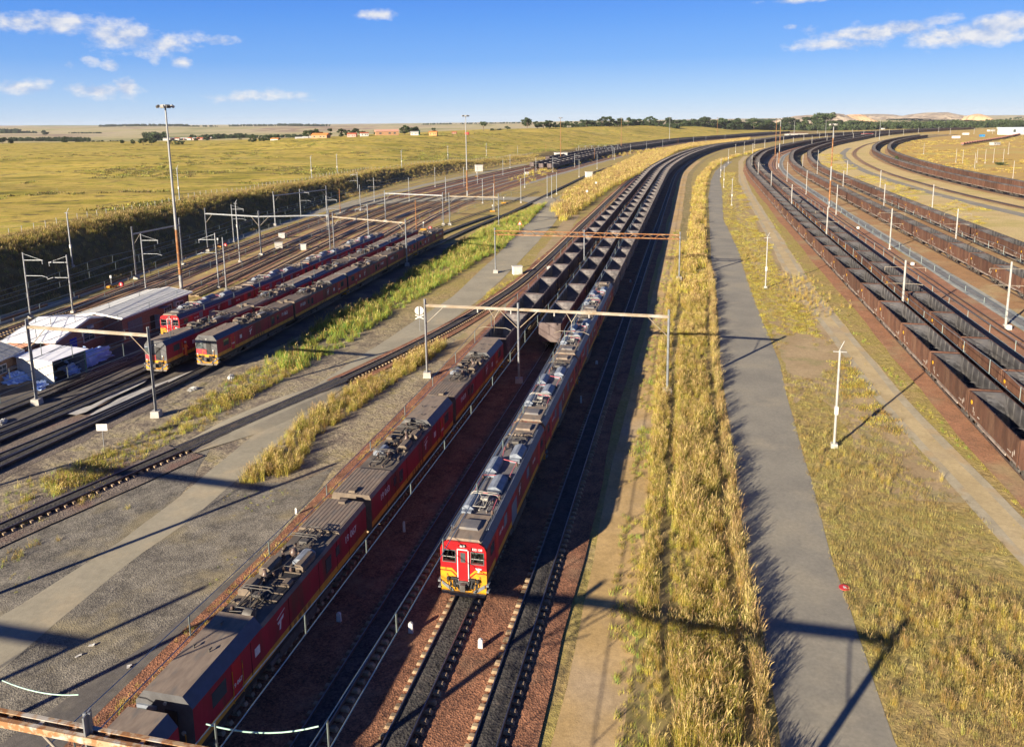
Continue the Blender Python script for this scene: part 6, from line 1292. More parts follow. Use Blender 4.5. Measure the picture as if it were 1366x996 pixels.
# left: belts beside the tarred road, green bank beside the depot
wl = [(-33, 40), (-29, 50), (-26.2, 60), (-22.4, 72)]
def quadpts(pix, dens, seed):
    pts = np.array([P(x, y)[:2] for x, y in pix]); lo_, hi_ = pts.min(0), pts.max(0); r = jit(seed); n = int((hi_-lo_).prod()*dens); q = r.uniform(lo_, hi_, (n, 2))
    ins = np.zeros(n, bool); m = len(pts)
    for i in range(m):
        a, b = pts[i], pts[(i+1) % m]; c = ((a[1] > q[:, 1]) != (b[1] > q[:, 1])) & (q[:, 0] < (b[0]-a[0])*(q[:, 1]-a[1])/(b[1]-a[1]+1e-9)+a[0]); ins ^= c
    return q[ins]
def road_clear(q, m=0.6):
    lx = np.interp(q[:, 1], [a[1] for a in lpL], [a[0] for a in lpL])-m*.6; rx = np.interp(q[:, 1], [a[1] for a in lpR], [a[0] for a in lpR])+m*.6
    a0 = np.interp(q[:, 1], A0.q[:, 1], A0.q[:, 0]); d0 = np.abs(q[:, 0]-a0)*.8
    return q[((q[:, 0] < lx) | (q[:, 0] > rx)) & (d0 > 1.5)]
greenv = [tuft(44, .5, 1.3, .02, .55, .5, [green_b, gold_g, green_b], .0, 21, 3), tuft(44, .4, 1.1, .022, .7, .55, [gold_g, green_b, gold_g], .0, 22, 3), tuft(36, .6, 1.5, .018, .4, .45, [straw, green_b, plume], .4, 23, 3)]
mixv = [tuft(40, .4, 1.0, .014, .6, .45, [gold_g, straw, plume], .25, 24, 3), tuft(40, .3, .9, .014, .7, .45, [straw, gold_g, plume], .2, 25, 3), tuft(34, .3, .8, .014, .6, .4, [gold_g, green_b, gold_g], 0, 26, 2)]
bank = [(60, 640), (150, 588), (225, 560), (300, 505), (350, 482), (425, 430), (500, 392), (560, 352), (620, 318), (690, 283), (735, 268), (728, 292), (690, 320), (640, 345), (590, 375), (520, 418), (455, 460), (400, 490), (330, 528), (270, 560), (200, 600), (120, 650), (70, 665)]
q = road_clear(quadpts(bank, 1.5, 31), .3); near = q[q[:, 1] < 100]; far = q[q[:, 1] >= 88]
f_ = sstep(78, 100, q[:, 1])+.3*vnoise(q, .3, 8)
scatter('green_bank_plants', onz(q[f_ > .5]), .95+.4*vnoise(q[f_ > .5], .25, 8), greenv, 'lush green weeds and reeds on the bank between the parked locomotives and the tarred road', 'weeds')
qn = road_clear(quadpts(bank, 3.2, 32), .3); f2 = sstep(78, 100, qn[:, 1])+.3*vnoise(qn, .3, 8); qn = qn[f2 < .6]; scatter('olive_bank_grass', onz(qn), .75+.3*vnoise(qn, .3, 4), mixv, 'olive and straw-coloured grass on the near end of the depot bank')
isle = [(300, 620), (330, 600), (400, 545), (455, 515), (520, 488), (566, 462), (600, 455), (560, 485), (520, 510), (470, 545), (420, 580), (395, 625), (330, 640), (296, 640)]
q = road_clear(quadpts(isle, 5, 33), .1); q = q[vnoise(q, .4, 3) > -.6]; scatter('island_grass', onz(q), .7+.25*vnoise(q, .3, 4), tallv+mixv[:1], 'golden grass on the island between the tarred road and the dark service track')
q = quadpts([(120, 960), (180, 905), (250, 830), (330, 760), (400, 690), (450, 640), (500, 585), (560, 530), (575, 520), (590, 528), (520, 590), (470, 650), (420, 695), (350, 770), (270, 838), (205, 905), (140, 965)], 6, 34); q = q[vnoise(q, .5, 5) > -.35]
scatter('ballast_edge_weeds', onz(q), .42+.15*vnoise(q, .5, 4), mixv, 'weeds along the ballast edge left of the dusty locomotives')
q = np.vstack([quadpts([(0, 650), (60, 625), (120, 610), (200, 605), (120, 665), (0, 710)], 1.8, 35), quadpts([(0, 730), (100, 690), (200, 640), (215, 645), (120, 700), (0, 760)], .9, 36)]); q = q[vnoise(q, .4, 7) > -.1]
scatter('sparse_weeds', onz(q), .55, mixv, 'sparse weeds between the sidings and the curving track at left')
q = road_clear(quadpts([(0, 760), (150, 715), (250, 650), (330, 640), (400, 645), (330, 725), (230, 822), (100, 935), (0, 960)], 1.6, 37), .5); q = q[vnoise(q, .35, 2) > .3]; scatter('gravel_weeds', onz(q), .35, shortv, 'low weeds dotted over the gravel')
q = road_clear(quadpts([(700, 360), (665, 372), (655, 385), (600, 418), (500, 462), (470, 482), (530, 462), (620, 415), (680, 380), (745, 335), (790, 295), (830, 262), (815, 266), (770, 300), (735, 330)], 1.8, 38), .2); q = q[vnoise(q, .3, 5) > -.3]; scatter('roadside_grass', onz(q), .6, mixv, 'thin dry grass between the tarred road and the ballast of the lone track')
for k, (bb_, dn, sc_) in enumerate((([(735, 278), (800, 245), (850, 215), (905, 200), (870, 222), (812, 252), (790, 268), (752, 295), (748, 290)], .28, 1.5), ([(745, 266), (770, 248), (800, 232), (850, 208), (920, 192), (1000, 184), (1000, 187), (920, 197), (860, 214), (800, 245), (775, 262)], .22, 1.5), ([(680, 240), (740, 216), (800, 206), (900, 196), (900, 199), (800, 212), (745, 226), (700, 246)], .03, 1.2))):
    q = quadpts(bb_, dn, 40+k); scatter('upper_bank_grass', onz(q), sc_, farv, ['golden grass hump beside the fork of the tarred road', 'long golden bank following the far bend left of the trains', 'sparse grass right of the yard trains'][k])
q = road_clear(quadpts([(215, 560), (330, 500), (420, 440), (430, 470), (330, 530), (240, 590), (120, 640), (60, 640), (130, 600)], 2.5, 39), .3); q = q[vnoise(q, .5, 9) > 0]; scatter('depot_edge_weeds', onz(q), .45, mixv, 'patchy weeds on the stony ground beside the sidings')
# yard weeds
r = jit(50); yp = []
for o1 in (2.3, 7.9, 13.3, 17.8, 22.8, 28.2, 33.5): 
    for s_ in np.arange(Y1.s_at_y(125), Y1.s_at_y(330), .9):
        if r.uniform() < .45: pnt = Y1.off(o1).at(s_) if 0 else Y1.at(s_)+np.array([math.sin(Y1.ang(s_)), -math.cos(Y1.ang(s_))])*(o1+r.normal(0, .5)); yp.append(pnt)
yp = np.array(yp); yp = yp[vnoise(yp, .08, 6) > -.1]; scatter('yard_weeds', onz(yp, GZ0+.1), .7, shortv, 'straw-coloured weeds between the yard tracks')
q = quadpts([(250, 395), (300, 380), (380, 350), (440, 338), (455, 345), (390, 362), (330, 378), (265, 405)], 1.5, 51); scatter('yellow_weeds', onz(q), .5, shortv, 'yellow-green weeds behind the parked locomotives')
# embankment vegetation on the left
ev = [tuft(30, .8, 1.9, .04, .5, 1.1, [brown_b, straw, plume], .3, 41, 2), tuft(30, .7, 1.6, .045, .6, 1.2, [brown_b, olive, brown_b], .1, 42, 2), tuft(30, .8, 2.0, .04, .4, 1.0, [olive, brown_b, plume], .2, 43, 2)]
r = jit(60); pts = []
for y0, y1, dn in ((50, 180, 1.0), (180, 330, .7), (330, 620, .35)):
    yy = r.uniform(y0, y1, int((y1-y0)*22*dn)); d_ = r.uniform(-1.5, 20, len(yy)); xx = np.interp(yy, EBy, EBx)-d_*1.03; pts.append(np.c_[xx, yy])
pts = np.vstack(pts); zz = terr(pts[:, 0], pts[:, 1]); scatter('embankment_grass', np.c_[pts, zz-.1], (.62+.15*vnoise(pts, .1, 3)), ev, 'rank brown grass covering the embankment slope at left')
yy = r.uniform(60, 640, 3200); xx = np.interp(yy, EBy, EBx)-r.uniform(11, 17, len(yy)); zz = terr(xx, yy); scatter('crest_grass', np.c_[xx, yy, zz-.1], .62, [farv[0], farv[1]] and [tuft(34, .7, 1.5, .04, .5, 1.0, [straw, olive, plume], .4, 45, 2)], 'golden grass along the crest of the embankment')
dgreen = leafmat('dark_scrub_blade', (.13, .14, .03), (.09, .10, .025))
# scrub and tussocks dotted over the far right plain and the sandy field
bushm = tuft(60, .5, 1.6, .12, .6, 1.3, [green_b, olive, green_b], 0, 61, 2); dryb = tuft(80, .2, .7, .05, .8, 1.6, [straw, olive, plume], .0, 62, 2)
r = jit(70); yy = r.uniform(130, 1000, 1500); xx = np.interp(yy, C2.q[:, 1], C2.q[:, 0])+r.exponential(90, len(yy))+5; q = np.c_[xx, yy]; k_ = vnoise(q, .03, 2); q = q[k_ > -.1]; scatter('plain_scrub', onz(q), 1.2, [dryb, tuft(60, .3, .8, .12, .8, 1.6, [straw, brown_b, plume], .1, 67, 2)], 'dry scrub dotted over the plain beyond the outermost coal train')
yy = r.uniform(110, 620, 1500); u = r.uniform(0, 1, len(yy)); xx = (np.interp(yy, B6.q[:, 1], B6.q[:, 0])+5)*(1-u)+(np.interp(yy, C1.q[:, 1], C1.q[:, 0])-24)*u; q = np.c_[xx, yy]; q = q[vnoise(q, .06, 5) > -.2]; scatter('sandy_field_tussocks', onz(q), .6, [dryb], 'pale tussocks in the sandy field between the right-hand trains')
p = between(pR, tl, 100, 420, lambda y: 2.2 if y < 160 else (1.2 if y < 220 else .5), .02, .88, 27); p = p[vnoise(p, .15, 4) > -.55]; scatter('dry_field_grass', onz(p), .6, [tuft(60, .15, .45, .025, .8, .9, [gold_g, straw, dry_s], 0, 63, 2), tuft(60, .15, .5, .022, .8, .8, [dry_s, olive, dry_s], 0, 64, 2)], 'middle-distance dry grass right of the tarred road')
p = between([(a-3, b) for a, b in tl], [(a+.2, b) for a, b in tl], 60, 330, lambda y: .7, .0, 1, 28); p = p[vnoise(p, .2, 8) > .15]; scatter('dirt_road_edge_grass', onz(p), .5, [dryb], 'low grass on the left edge of the dirt road')
r = jit(71); n_ = 9000; yy = r.uniform(110, 900, n_); dd_ = 16+r.exponential(110, n_); xx = np.interp(yy, EBy, EBx)-dd_; q = np.c_[xx, yy]; kk = vnoise(q, .035, 3)+.5*vnoise(q, .11, 8); q = q[kk > .2]; q = q[q[:, 1] < 900]; scatter('field_scrub', np.c_[q, terr(q[:, 0], q[:, 1])-.1], 1.3, [tuft(50, .25, .7, .12, .8, 1.8, [dgreen, olive, dgreen], 0, 65, 2), tuft(50, .2, .6, .12, .8, 1.8, [dgreen, brown_b, dgreen], 0, 66, 2)], 'darker scrubby patches in the golden field')
# ------------------------------------------------------------------ fence along the crest
fr_ = empty('wire_fence', (0, 0, 0), label='long wire fence with pale posts along the crest of the embankment', cat='fence')
fy = np.arange(95, 640, 3.6); fx = np.interp(fy, EBy, EBx)-np.interp(fy, [0, 250, 640], [21, 20, 18]); fz = terr(fx, fy); pm = None; rest = MB()
for k, (x, y, z) in enumerate(zip(fx, fy, fz)):
    if k < 100:
        if pm is None: pm = MB().tube([(0, 0, -.2), (0, 0, 1.5)], .07, 0, 5).build('post', concrete_l, fr_); pm.location = (x, y, z)
        else: o = pm.copy(); COL.objects.link(o); o.parent = fr_; o.location = (x, y, z)
    else: rest.tube([(x, y, z-.2), (x, y, z+1.5)], .07, 0, 5)
if rest.v: rest.build('far_posts', concrete_l, fr_, kind='stuff')
mb = MB()
for h in (.5, .95, 1.4): mb.tube([(x, y, z+h) for x, y, z in zip(fx, fy, fz)], .015, 0, 4)
mb.build('strands', galv, fr_)
# ------------------------------------------------------------------ trees
leafA = mat('eucalypt_leaves', (.020, .038, .012), (.042, .062, .018), scale=.35, rough=.7, rnd=.25, c3=(.06, .07, .022), s3=.22, t3=(.52, .7)); bark = mat('bark', (.17, .13, .10), (.10, .075, .06), scale=3, rough=.9)
def crown(h, w_, kind, seed, nleaf, ls=.034):
    r = np.random.default_rng(seed); mb = MB(); blobs = []
    n = 9 if kind != 'tall' else 13
    for k in range(n):
        t_ = r.uniform(.05, .85) if kind == 'low' else (r.uniform(.24, .95) if kind != 'tall' else r.uniform(.16, .97)); a = r.uniform(0, 6.28); rad = w_*.5*math.sin(math.pi*min(.97, (t_-.12)/.95))*r.uniform(.3, .9) if kind != 'umbrella' else w_*.5*r.uniform(.2, .95)
        if kind == 'umbrella': t_ = r.uniform(.66, .92)
        blobs.append((rad*math.cos(a), rad*math.sin(a), h*t_, w_*r.uniform(.14, .26)*(1 if kind != 'umbrella' else .8)))
    for k in range(nleaf):
        bx, by, bz, br = blobs[int(r.integers(0, n))]; d = r.normal(size=3); d /= np.linalg.norm(d); rr = br*r.uniform(.55, 1.08); c = np.array([bx, by, bz])+d*rr*np.array([1, 1, .75]); s_ = h*ls*r.uniform(.6, 1.5)
        u = r.normal(size=3); u /= np.linalg.norm(u); v = np.cross(u, d+r.normal(size=3)*.4); v /= np.linalg.norm(v)+1e-6
        mb.add([c-u*s_-v*s_*.6, c+u*s_-v*s_*.5, c+u*s_*.7+v*s_*.7, c-u*s_*.6+v*s_*.6], [(0, 1, 2, 3)])
    return mb, blobs
TP = {}
def tree_proto(kind, seed, nleaf=1300):
    h, w_ = 10., {'round': 8.5, 'tall': 5.5, 'umbrella': 9.5, 'bush': 10}[kind]
    mb, bl_ = crown(h, w_, kind, seed, nleaf); root = empty('tree'); 
    tr = MB(); tr.tube([(0, 0, -.4), (.1, 0, h*.3), (.0, .1, h*.6)], .28, 0, 7, r2=.13)
    for bx, by, bz, br in bl_[:6]: tr.tube([(0, 0, h*.28), (bx*.5, by*.5, (bz+h*.28)/2), (bx, by, bz)], .12, 0, 5, r2=.04)
    tr.build('trunk', bark, root); mb.build('crown', leafA, root); return root
def tree(kind, seed, x, y, z, h, label, group, name='tree', wide=1.0):
    key = (kind, seed % 3)
    if key not in TP: TP[key] = tree_proto(kind, seed % 3+10*len(kind)); o = TP[key]
    else: o = copy_tree(TP[key])
    o.location = (x, y, z-.2); s_ = h/10.; o.scale = (s_*wide, s_*wide, s_); o.rotation_euler = (0, 0, seed*1.7); return tag(o, label, 'tree', group)
def tree_px(kind, seed, px, base_py, top_py, D, label, group, wide=1.0):
    if 820 < D < 1100 and px > 560: D = float(np.interp(px, [560, 700, 780, 850, 920, 1000, 1170], [890, 1100, 1250, 1400, 1500, 1610, 1720]))+(D-930)*.4+15
    b_ = ray(px, base_py, D); t_ = ray(px, top_py, D); z = tz(b_.x, D); tree(kind, seed, b_.x, D, min(z, b_.z), max(2.5, t_.z-min(z, b_.z)), label, group, wide=wide)
r = random.Random(5); G1 = 'trees along the field crest'
row = [(703, 171, 158, 'round'), (717, 172, 162, 'round'), (725, 171, 160, 'round'), (733, 170, 158, 'tall'), (741, 170, 163, 'round'), (752, 169, 161, 'round'), (759, 169, 161, 'round'), (768, 169, 163, 'bush'), (782, 169, 157, 'round'), (791, 169, 160, 'round'), (803, 168, 156, 'round'), (813, 168, 154, 'tall'), (825, 168, 157, 'round'), (838, 168, 157, 'round'), (847, 168, 156, 'round'), (858, 168, 158, 'round'), (869, 168, 155.5, 'round'), (880, 168, 159, 'round'), (893, 168, 156, 'round')]
for k, (px, b_, t_, kd) in enumerate(row): tree_px(kd, k, px, b_, t_-.3, 930, 'dark green tree, %s from the left in the row cresting the field' % nth(k+1), G1, 1.4)
for k in range(34):
    px = 900+k*7.6+r.uniform(-2, 2); big = 1080 < px < 1100; tree_px(r.choice(['round', 'round', 'tall', 'bush']), k+2, px, 171+(px-900)*.03, (153.5 if big else 157.5+.010*(px-900))+r.uniform(-1.5, 2), 1000+r.uniform(-15, 40), 'tree in the long dark wood behind the far trains, %s from its left end' % nth(k+1), 'trees of the long wood', 1.6)
tree_px('umbrella', 4, 645, 176, 162.5, 900, 'lone flat-topped tree on the crest of the field', G1, 1.0)
tree_px('umbrella', 2, 703.5, 174, 157, 860, 'tall lone spreading tree left of the tree line', G1, .8)
for k, (px, b_, t_, D, kd) in enumerate(((163, 193, 186, 900, 'round'), (178, 193, 186, 890, 'round'), (191, 193.5, 181.5, 880, 'round'), (202, 192, 183, 880, 'round'), (88, 192.5, 182, 1050, 'round'), (4, 193, 180, 950, 'round'), (14, 193, 184, 960, 'bush'), (227, 194, 187, 900, 'bush'), (237, 194, 186, 900, 'bush'), (243, 193, 187, 900, 'bush'), (336, 189, 179, 850, 'round'), (349, 188, 181, 850, 'round'), (358, 188, 180, 850, 'round'), (369, 188, 181, 860, 'bush'), (262, 190, 182, 1200, 'round'), (277, 190, 180, 1200, 'round'), (320, 188, 183, 1300, 'bush'), (412, 184.5, 170, 820, 'round'), (424, 184.5, 171, 820, 'round'), (441, 184, 171.5, 820, 'tall'), (455, 184, 170, 820, 'tall'), (463, 184, 172, 820, 'round'), (474, 183.5, 171, 820, 'round'), (483, 183, 172, 820, 'round'), (502, 182, 173, 830, 'round'), (539, 180.5, 167, 830, 'round'), (547, 180, 166.5, 830, 'round'), (553, 180, 168, 840, 'round'), (578, 178, 171, 1150, 'bush'), (656, 177, 171, 880, 'bush'), (666, 176.5, 171, 880, 'bush'), (677, 176, 168, 1000, 'round'), (690, 175, 171.5, 900, 'bush'), (60, 180, 173, 2300, 'round'))):
    tree_px(kd, k, px, b_, t_, D, 'tree or shrub beyond the golden field, %s of the scattered ones as listed from the pole-side clumps outward' % nth(k+1) if 0 else 'dark tree scattered beyond the golden field, %s in order along the horizon from the left' % nth(1+sum(1 for q in (163,178,191,202,88,4,14,227,237,243,336,349,358,369,262,277,320,412,424,441,455,463,474,483,502,539,547,553,578,656,666,677,690,60) if q < px)), 'scattered trees beyond the field', 1.2)
# shrubs
b_ = P(1215, 205); 
for k, (px, py, h, w2, l) in enumerate(((1200, 212, 5, 1.6, 'green shrub in the hollow inside the curve of the outermost coal train'), (1335, 219, 3, 3.2, 'dark green shrub patch in the far right field'), (908, 186, 5, 1.5, 'low green shrub beside the far yard trains, left one'), (914, 186, 4, 1.4, 'low green shrub beside the far yard trains, right one'))):
    b_ = P(px, py); tree('bush', k, b_.x, b_.y, GZ0-1.5, h, l, 'shrubs', wide=w2)
# far-off woods as masses
def woods(name, px0, px1, base, top, D, dep, n, label, seed, hmin=.5):
    r_ = np.random.default_rng(seed); pts = []; sc = []
    for k in range(n):
        px = r_.uniform(px0, px1); d_ = D+r_.uniform(0, dep); b_ = ray(px, base, D); x = b_.x*d_/D; z = tz(x, d_); h = (ray(px, top, D).z-b_.z); pts.append((x, d_, z-1)); sc.append(h/10*r_.uniform(hmin, 1.1))
    m_, _ = crown(10, 11, 'low', seed, 320, .085); me = bpy.data.meshes.new('clump'); me.from_pydata(m_.v, [], m_.f); me.materials.append(leafA); return scatter(name, pts, np.array(sc), [bpy.data.objects.new('clump', me)], label, 'woodland', seed)
woods('far_wood', 0, 26, 172.5, 166, 3000, 60, 60, 'dark far wood on the skyline at the left edge', 1); woods('far_wood', 26, 48, 172.5, 169, 3000, 60, 50, 'lower end of the skyline wood at left', 2); woods('far_wood', 92, 135, 175, 172.5, 2900, 30, 70, 'narrow dark hedge-like wood on the far slope', 3)
woods('far_wood', 130, 250, 169, 165.6, 4600, 80, 170, 'long thin wood on the skyline left of the tall mast', 4); woods('far_wood', 240, 290, 169, 166.3, 4600, 60, 50, 'gap-toothed tree row on the skyline', 5); woods('far_wood', 305, 440, 168.5, 165.4, 4600, 80, 170, 'long thin skyline wood right of the tall mast', 6); woods('far_wood', 370, 430, 168, 164.3, 4600, 60, 60, 'taller piece of the skyline wood', 16)
woods('far_wood', 195, 222, 186, 175, 1500, 60, 50, 'dark wood beside the far village', 7, .6); woods('far_wood', 255, 330, 185, 177.5, 1500, 60, 110, 'wood behind the far village', 8); woods('far_wood', 330, 410, 184, 179, 1500, 40, 80, 'far shelterbelt right of the village', 9); woods('far_wood', 12, 120, 187, 181, 1450, 160, 240, 'scrubby green ground in the far valley at left', 10, .3); woods('far_wood', 100, 170, 190, 186, 1200, 60, 90, 'low scrub behind the field edge', 11, .3)
woods('far_wood', 560, 700, 165, 162.6, 4700, 100, 120, 'thin skyline wood over the middle of the picture', 12); woods('far_wood', 995, 1050, 161, 157.5, 3600, 100, 110, 'blue-green wood at the far bend', 13)
woods('wood_understorey', 728, 905, 169, 162.5, 1400, 60, 150, 'low dark undergrowth beneath the crest trees', 21, .5); woods('wood_understorey', 895, 1165, 171.5, 160.5, 1680, 90, 420, 'dense dark mass of the long wood behind its front trees', 22, .6)
woods('green_scrub', 1090, 1366, 170, 160.5, 1750, 500, 900, 'broad belt of green scrub beyond the far right trains', 14, .35); woods('far_wood', 1180, 1366, 157.5, 154.5, 3400, 500, 260, 'far dark woods on the right skyline', 15, .4)
# spoil heaps on the right skyline
spoil = mat('pale_spoil', (.42, .35, .26), (.27, .22, .18), scale=.02, rough=.95, c3=(.20, .16, .13), s3=.035, t3=(.5, .6)); spoil_t = mat('tan_spoil', (.52, .34, .20), (.40, .26, .16), scale=.03, rough=.95)
def hill(prof, base_py, D, dep, m, name, label, seed=0):
    """flat-topped heap: skyline profile given as (px, py); real depth dep"""
    r_ = np.random.default_rng(seed); mb = MB(); n = len(prof); pts = [(ray(px, py, D).x, ray(px, py, D).z) for px, py in prof]; xs_ = np.linspace(pts[0][0], pts[-1][0], 60); zs_ = np.interp(xs_, [a for a, _ in pts], [b for _, b in pts]); zb = ray(prof[0][0], base_py, D).z-6; rows = 22; vs = []
    for j in range(rows+1):
        v = j/rows; prof_v = math.sin(math.pi*v)**.55
        for i, (x, z) in enumerate(zip(xs_, zs_)):
            g_ = math.sin(i*.9+j*.3)*.03+math.sin(i*2.3+seed)*.02+r_.normal(0, .012); vs.append((x+dep*.02*math.sin(j), D-dep*.25+dep*v, zb+(z-zb)*max(0, min(1, prof_v+(g_ if 0 < j < rows else 0)))))
    w_ = len(xs_); mb.add(vs, [(j*w_+i, j*w_+i+1, (j+1)*w_+i+1, (j+1)*w_+i) for j in range(rows) for i in range(w_-1)], 0, True); return mb.build(name, m, label=label, cat='spoil heap', kind='structure')
hill([(1042, 165), (1052, 160), (1062, 157), (1075, 154.5), (1090, 153.5), (1105, 153), (1118, 151), (1126, 151), (1136, 155), (1146, 160), (1150, 164)], 166, 2300, 260, spoil, 'hill', 'pale rocky spoil heap behind the end of the long wood', 1)
hill([(1128, 163), (1134, 155), (1142, 153), (1152, 152.5), (1157, 153.5), (1162, 157), (1168, 162)], 164, 2400, 200, spoil_t, 'hill', 'tan spoil heap joined to the right of the pale one', 2)
hill([(1140, 160), (1160, 152.5), (1180, 152), (1200, 153), (1220, 158)], 160, 3800, 500, spoil, 'hill', 'far bluish flat spoil heap', 3)
hill([(1226, 158), (1240, 152.5), (1256, 150), (1270, 149.8), (1280, 152), (1290, 157)], 158, 3300, 400, spoil, 'hill', 'far grey dome-shaped spoil heap with a mast on top', 4)
hill([(1298, 160), (1302, 154), (1310, 152), (1318, 154), (1322, 160)], 160, 2600, 120, spoil_t, 'hill', 'small tan spoil mound near the right skyline', 5)
# far village, farmsteads, the big pale shed and little works yards
def hut(px, py, D, w_, d_, h, roofc, wallc, label, name='house', flat=False):
    b_ = ray(px, py, D); z = min(tz(b_.x, D), b_.z); r_ = empty(name, (b_.x, D, z), R(r.uniform(-20, 20)), label=label, cat='building', group='far buildings'); MB().box((0, 0, h/2), (w_, d_, h)).build('wall', wallc, r_)
    m_ = MB()
    if flat: m_.box((0, 0, h+.1), (w_+.6, d_+.6, .25))
    else: m_.prism([(-d_/2-.4, h), (0, h+d_*.25), (d_/2+.4, h)], -w_/2-.4, w_/2+.4, 0)
    m_.build('roof', roofc, r_)
    for k in (-.3, .1, .32): MB().box((w_*k, -d_/2-.02, h*.55), (w_*.1, .06, h*.4)).build('window', glass_m, r_)
    return r_
rr_ = mat('red_roof', (.42, .12, .06), (.32, .09, .05), scale=.5, rough=.7); orr = mat('orange_roof', (.62, .22, .06), (.5, .18, .05), scale=.5, rough=.7); wh = stone_w; pk = mat('pink_wall', (.55, .30, .26), rough=.8)
for k, (px, py, D, w_, h, rc, wc, l) in enumerate(((428, 184, 800, 17, 3.2, orr, brick2, 'orange-roofed long barn on the field crest'), (470, 183, 810, 9, 3, rr_, pk, 'small pink farm building left of the big barn'), (486, 182, 810, 8, 3, rr_, wh, 'white-walled farm building beside the pink one'), (516, 180.5, 830, 24, 4, mat('pinkish_roof', (.55, .30, .22), (.48, .26, .2)), brick2, 'large pinkish-roofed barn on the field crest'), (553, 178.5, 820, 8, 3, mat('grey_shed_roof', (.4, .4, .38)), wh, 'low white farm shed right of the barn'), (557, 176.5, 835, 5, 4.5, mat('green_tank_paint', (.05, .28, .12)), mat('green_tank_paint', (.05, .28, .12)), 'small green farm building'), (578, 177.5, 800, 8, 3.4, orr, mat('orange_wall', (.6, .3, .12)), 'orange farm hut alone on the crest'), (623, 175.2, 850, 4, 2.2, rr_, mat('red_wall', (.5, .05, .04)), 'tiny red hut by the distant pale mast'), (367, 188.5, 840, 8, 2.4, orr, wh, 'low orange-roofed hut below the dark tree clump'), (400, 186.5, 840, 9, 1.6, wh, wh, 'low white shed at the field edge'), (410, 186, 840, 9, 1.8, wh, wh, 'second low white shed at the field edge'), (606, 177.3, 870, 5, 2.2, rr_, brick, 'tiny brick hut on the crest'))): hut(px, py, D, w_, w_*.6 if w_ < 15 else 8, h, rc, wc, l)
for k in range(22): px = 216+k*3.4; hut(px, 186.5+r.uniform(-2.5, 1.0), 1480+r.uniform(0, 60), r.uniform(7, 13), 7, 3, r.choice([rr_, wh, mat('grey_shed_roof', (.4, .4, .38))]), r.choice([wh, pk, brick2]), 'small house in the far village, %s from the left' % nth(k+1))
hut(1356, 171, 1150, 42, 22, 10, mat('pale_blue_roof', (.62, .72, .78)), mat('pale_blue_wall', (.60, .70, .76)), 'big pale blue industrial shed at the right edge of the far plain', 'industrial_shed', True)
hut(1062, 177.5, 1250, 34, 10, 3, wh, concrete_l, 'long white-roofed building beside the distant wood', 'industrial_shed', True)
for k, (px, py, w_, l, c_) in enumerate(((1288, 179.5, 9, 'white tank wagon beside the far right train', wh), (1275, 184, 10, 'low white scrap-yard shed inside the far curve', wh), (1322, 175, 14, 'white vehicle shed left of the pale blue shed', wh), (1333, 171.5, 9, 'low white unit left of the pale blue shed', wh), (1178, 172.5, 7, 'white hut beyond the far bend', wh), (1195, 171, 6, 'cream hut beyond the far bend', cream_st), (1212, 171.5, 6, 'orange-brown hut beyond the far bend', orr), (1147, 171.5, 9, 'tan hut by the scrub', orr), (1327, 193, 9, 'grey-white scrap heap shed near the parked flat wagons', concrete_l), (1310, 182, 6, 'small blue-roofed hut near the industrial shed', MATS['blue_container']))): 
    b_ = P(px, py); hut(px, py, b_.y, w_*.9, 5, 2.6, c_, c_, l, 'hut', True)
# string of rusty flat wagons in the far right yard
pth = Path([P(1285, 194)[:2], P(1310, 190)[:2], P(1335, 186)[:2], P(1362, 180)[:2]], 5)
k = 1; s_ = 0
rustpink = mat('faded_rust', (.30, .15, .12), (.22, .10, .08), scale=.6, rough=.85)
fw = None
while s_ < pth.L-14:
    x, y = pth.at(s_); lab = 'rusty wagon, %s from the left in the short string standing in the far right yard' % nth(k)
    if fw is None:
        fw = empty('parked_wagon'); MB().box((0, 0, 1.5), (11.5, 2.6, .5)).box((-2, 0, 2.2), (5, 2.3, 1.1)).box((3.5, 0, 2.0), (3, 2.2, .7)).build('body', rustpink, fw); b1 = MB().box((-4, 0, .7), (2.4, 1.9, .8)).box((4, 0, .7), (2.4, 1.9, .8)).build('bogies', steel_d, fw); o = fw
    else: o = copy_tree(fw)
    o.location = (x, y, 0); o.rotation_euler = (0, 0, pth.ang(s_)); tag(o, lab, 'wagon', 'wagons in the far right yard'); s_ += 13; k += 1
for k, (px, py) in enumerate(((1232, 205), (1284, 217), (1300, 224), (1303, 216), (1314, 217), (1325, 216), (1338, 217), (1351, 239), (1345, 205), (1275, 216))):
    b_ = P(px, py); single('far_mast', b_, 8.5, 'thin mast in the far right field, %s in order of distance along it' % nth(k+1), 'mast', 'thin masts in the far right field', 'N', concrete_l, 0, .12)
# far trains' oil: a red and dark engine by the scrub
hut(1157, 175, 1150, 16, 4, 4, red_face, steel_d, 'far red and dark engine or shed beyond the bend', 'hut', True)
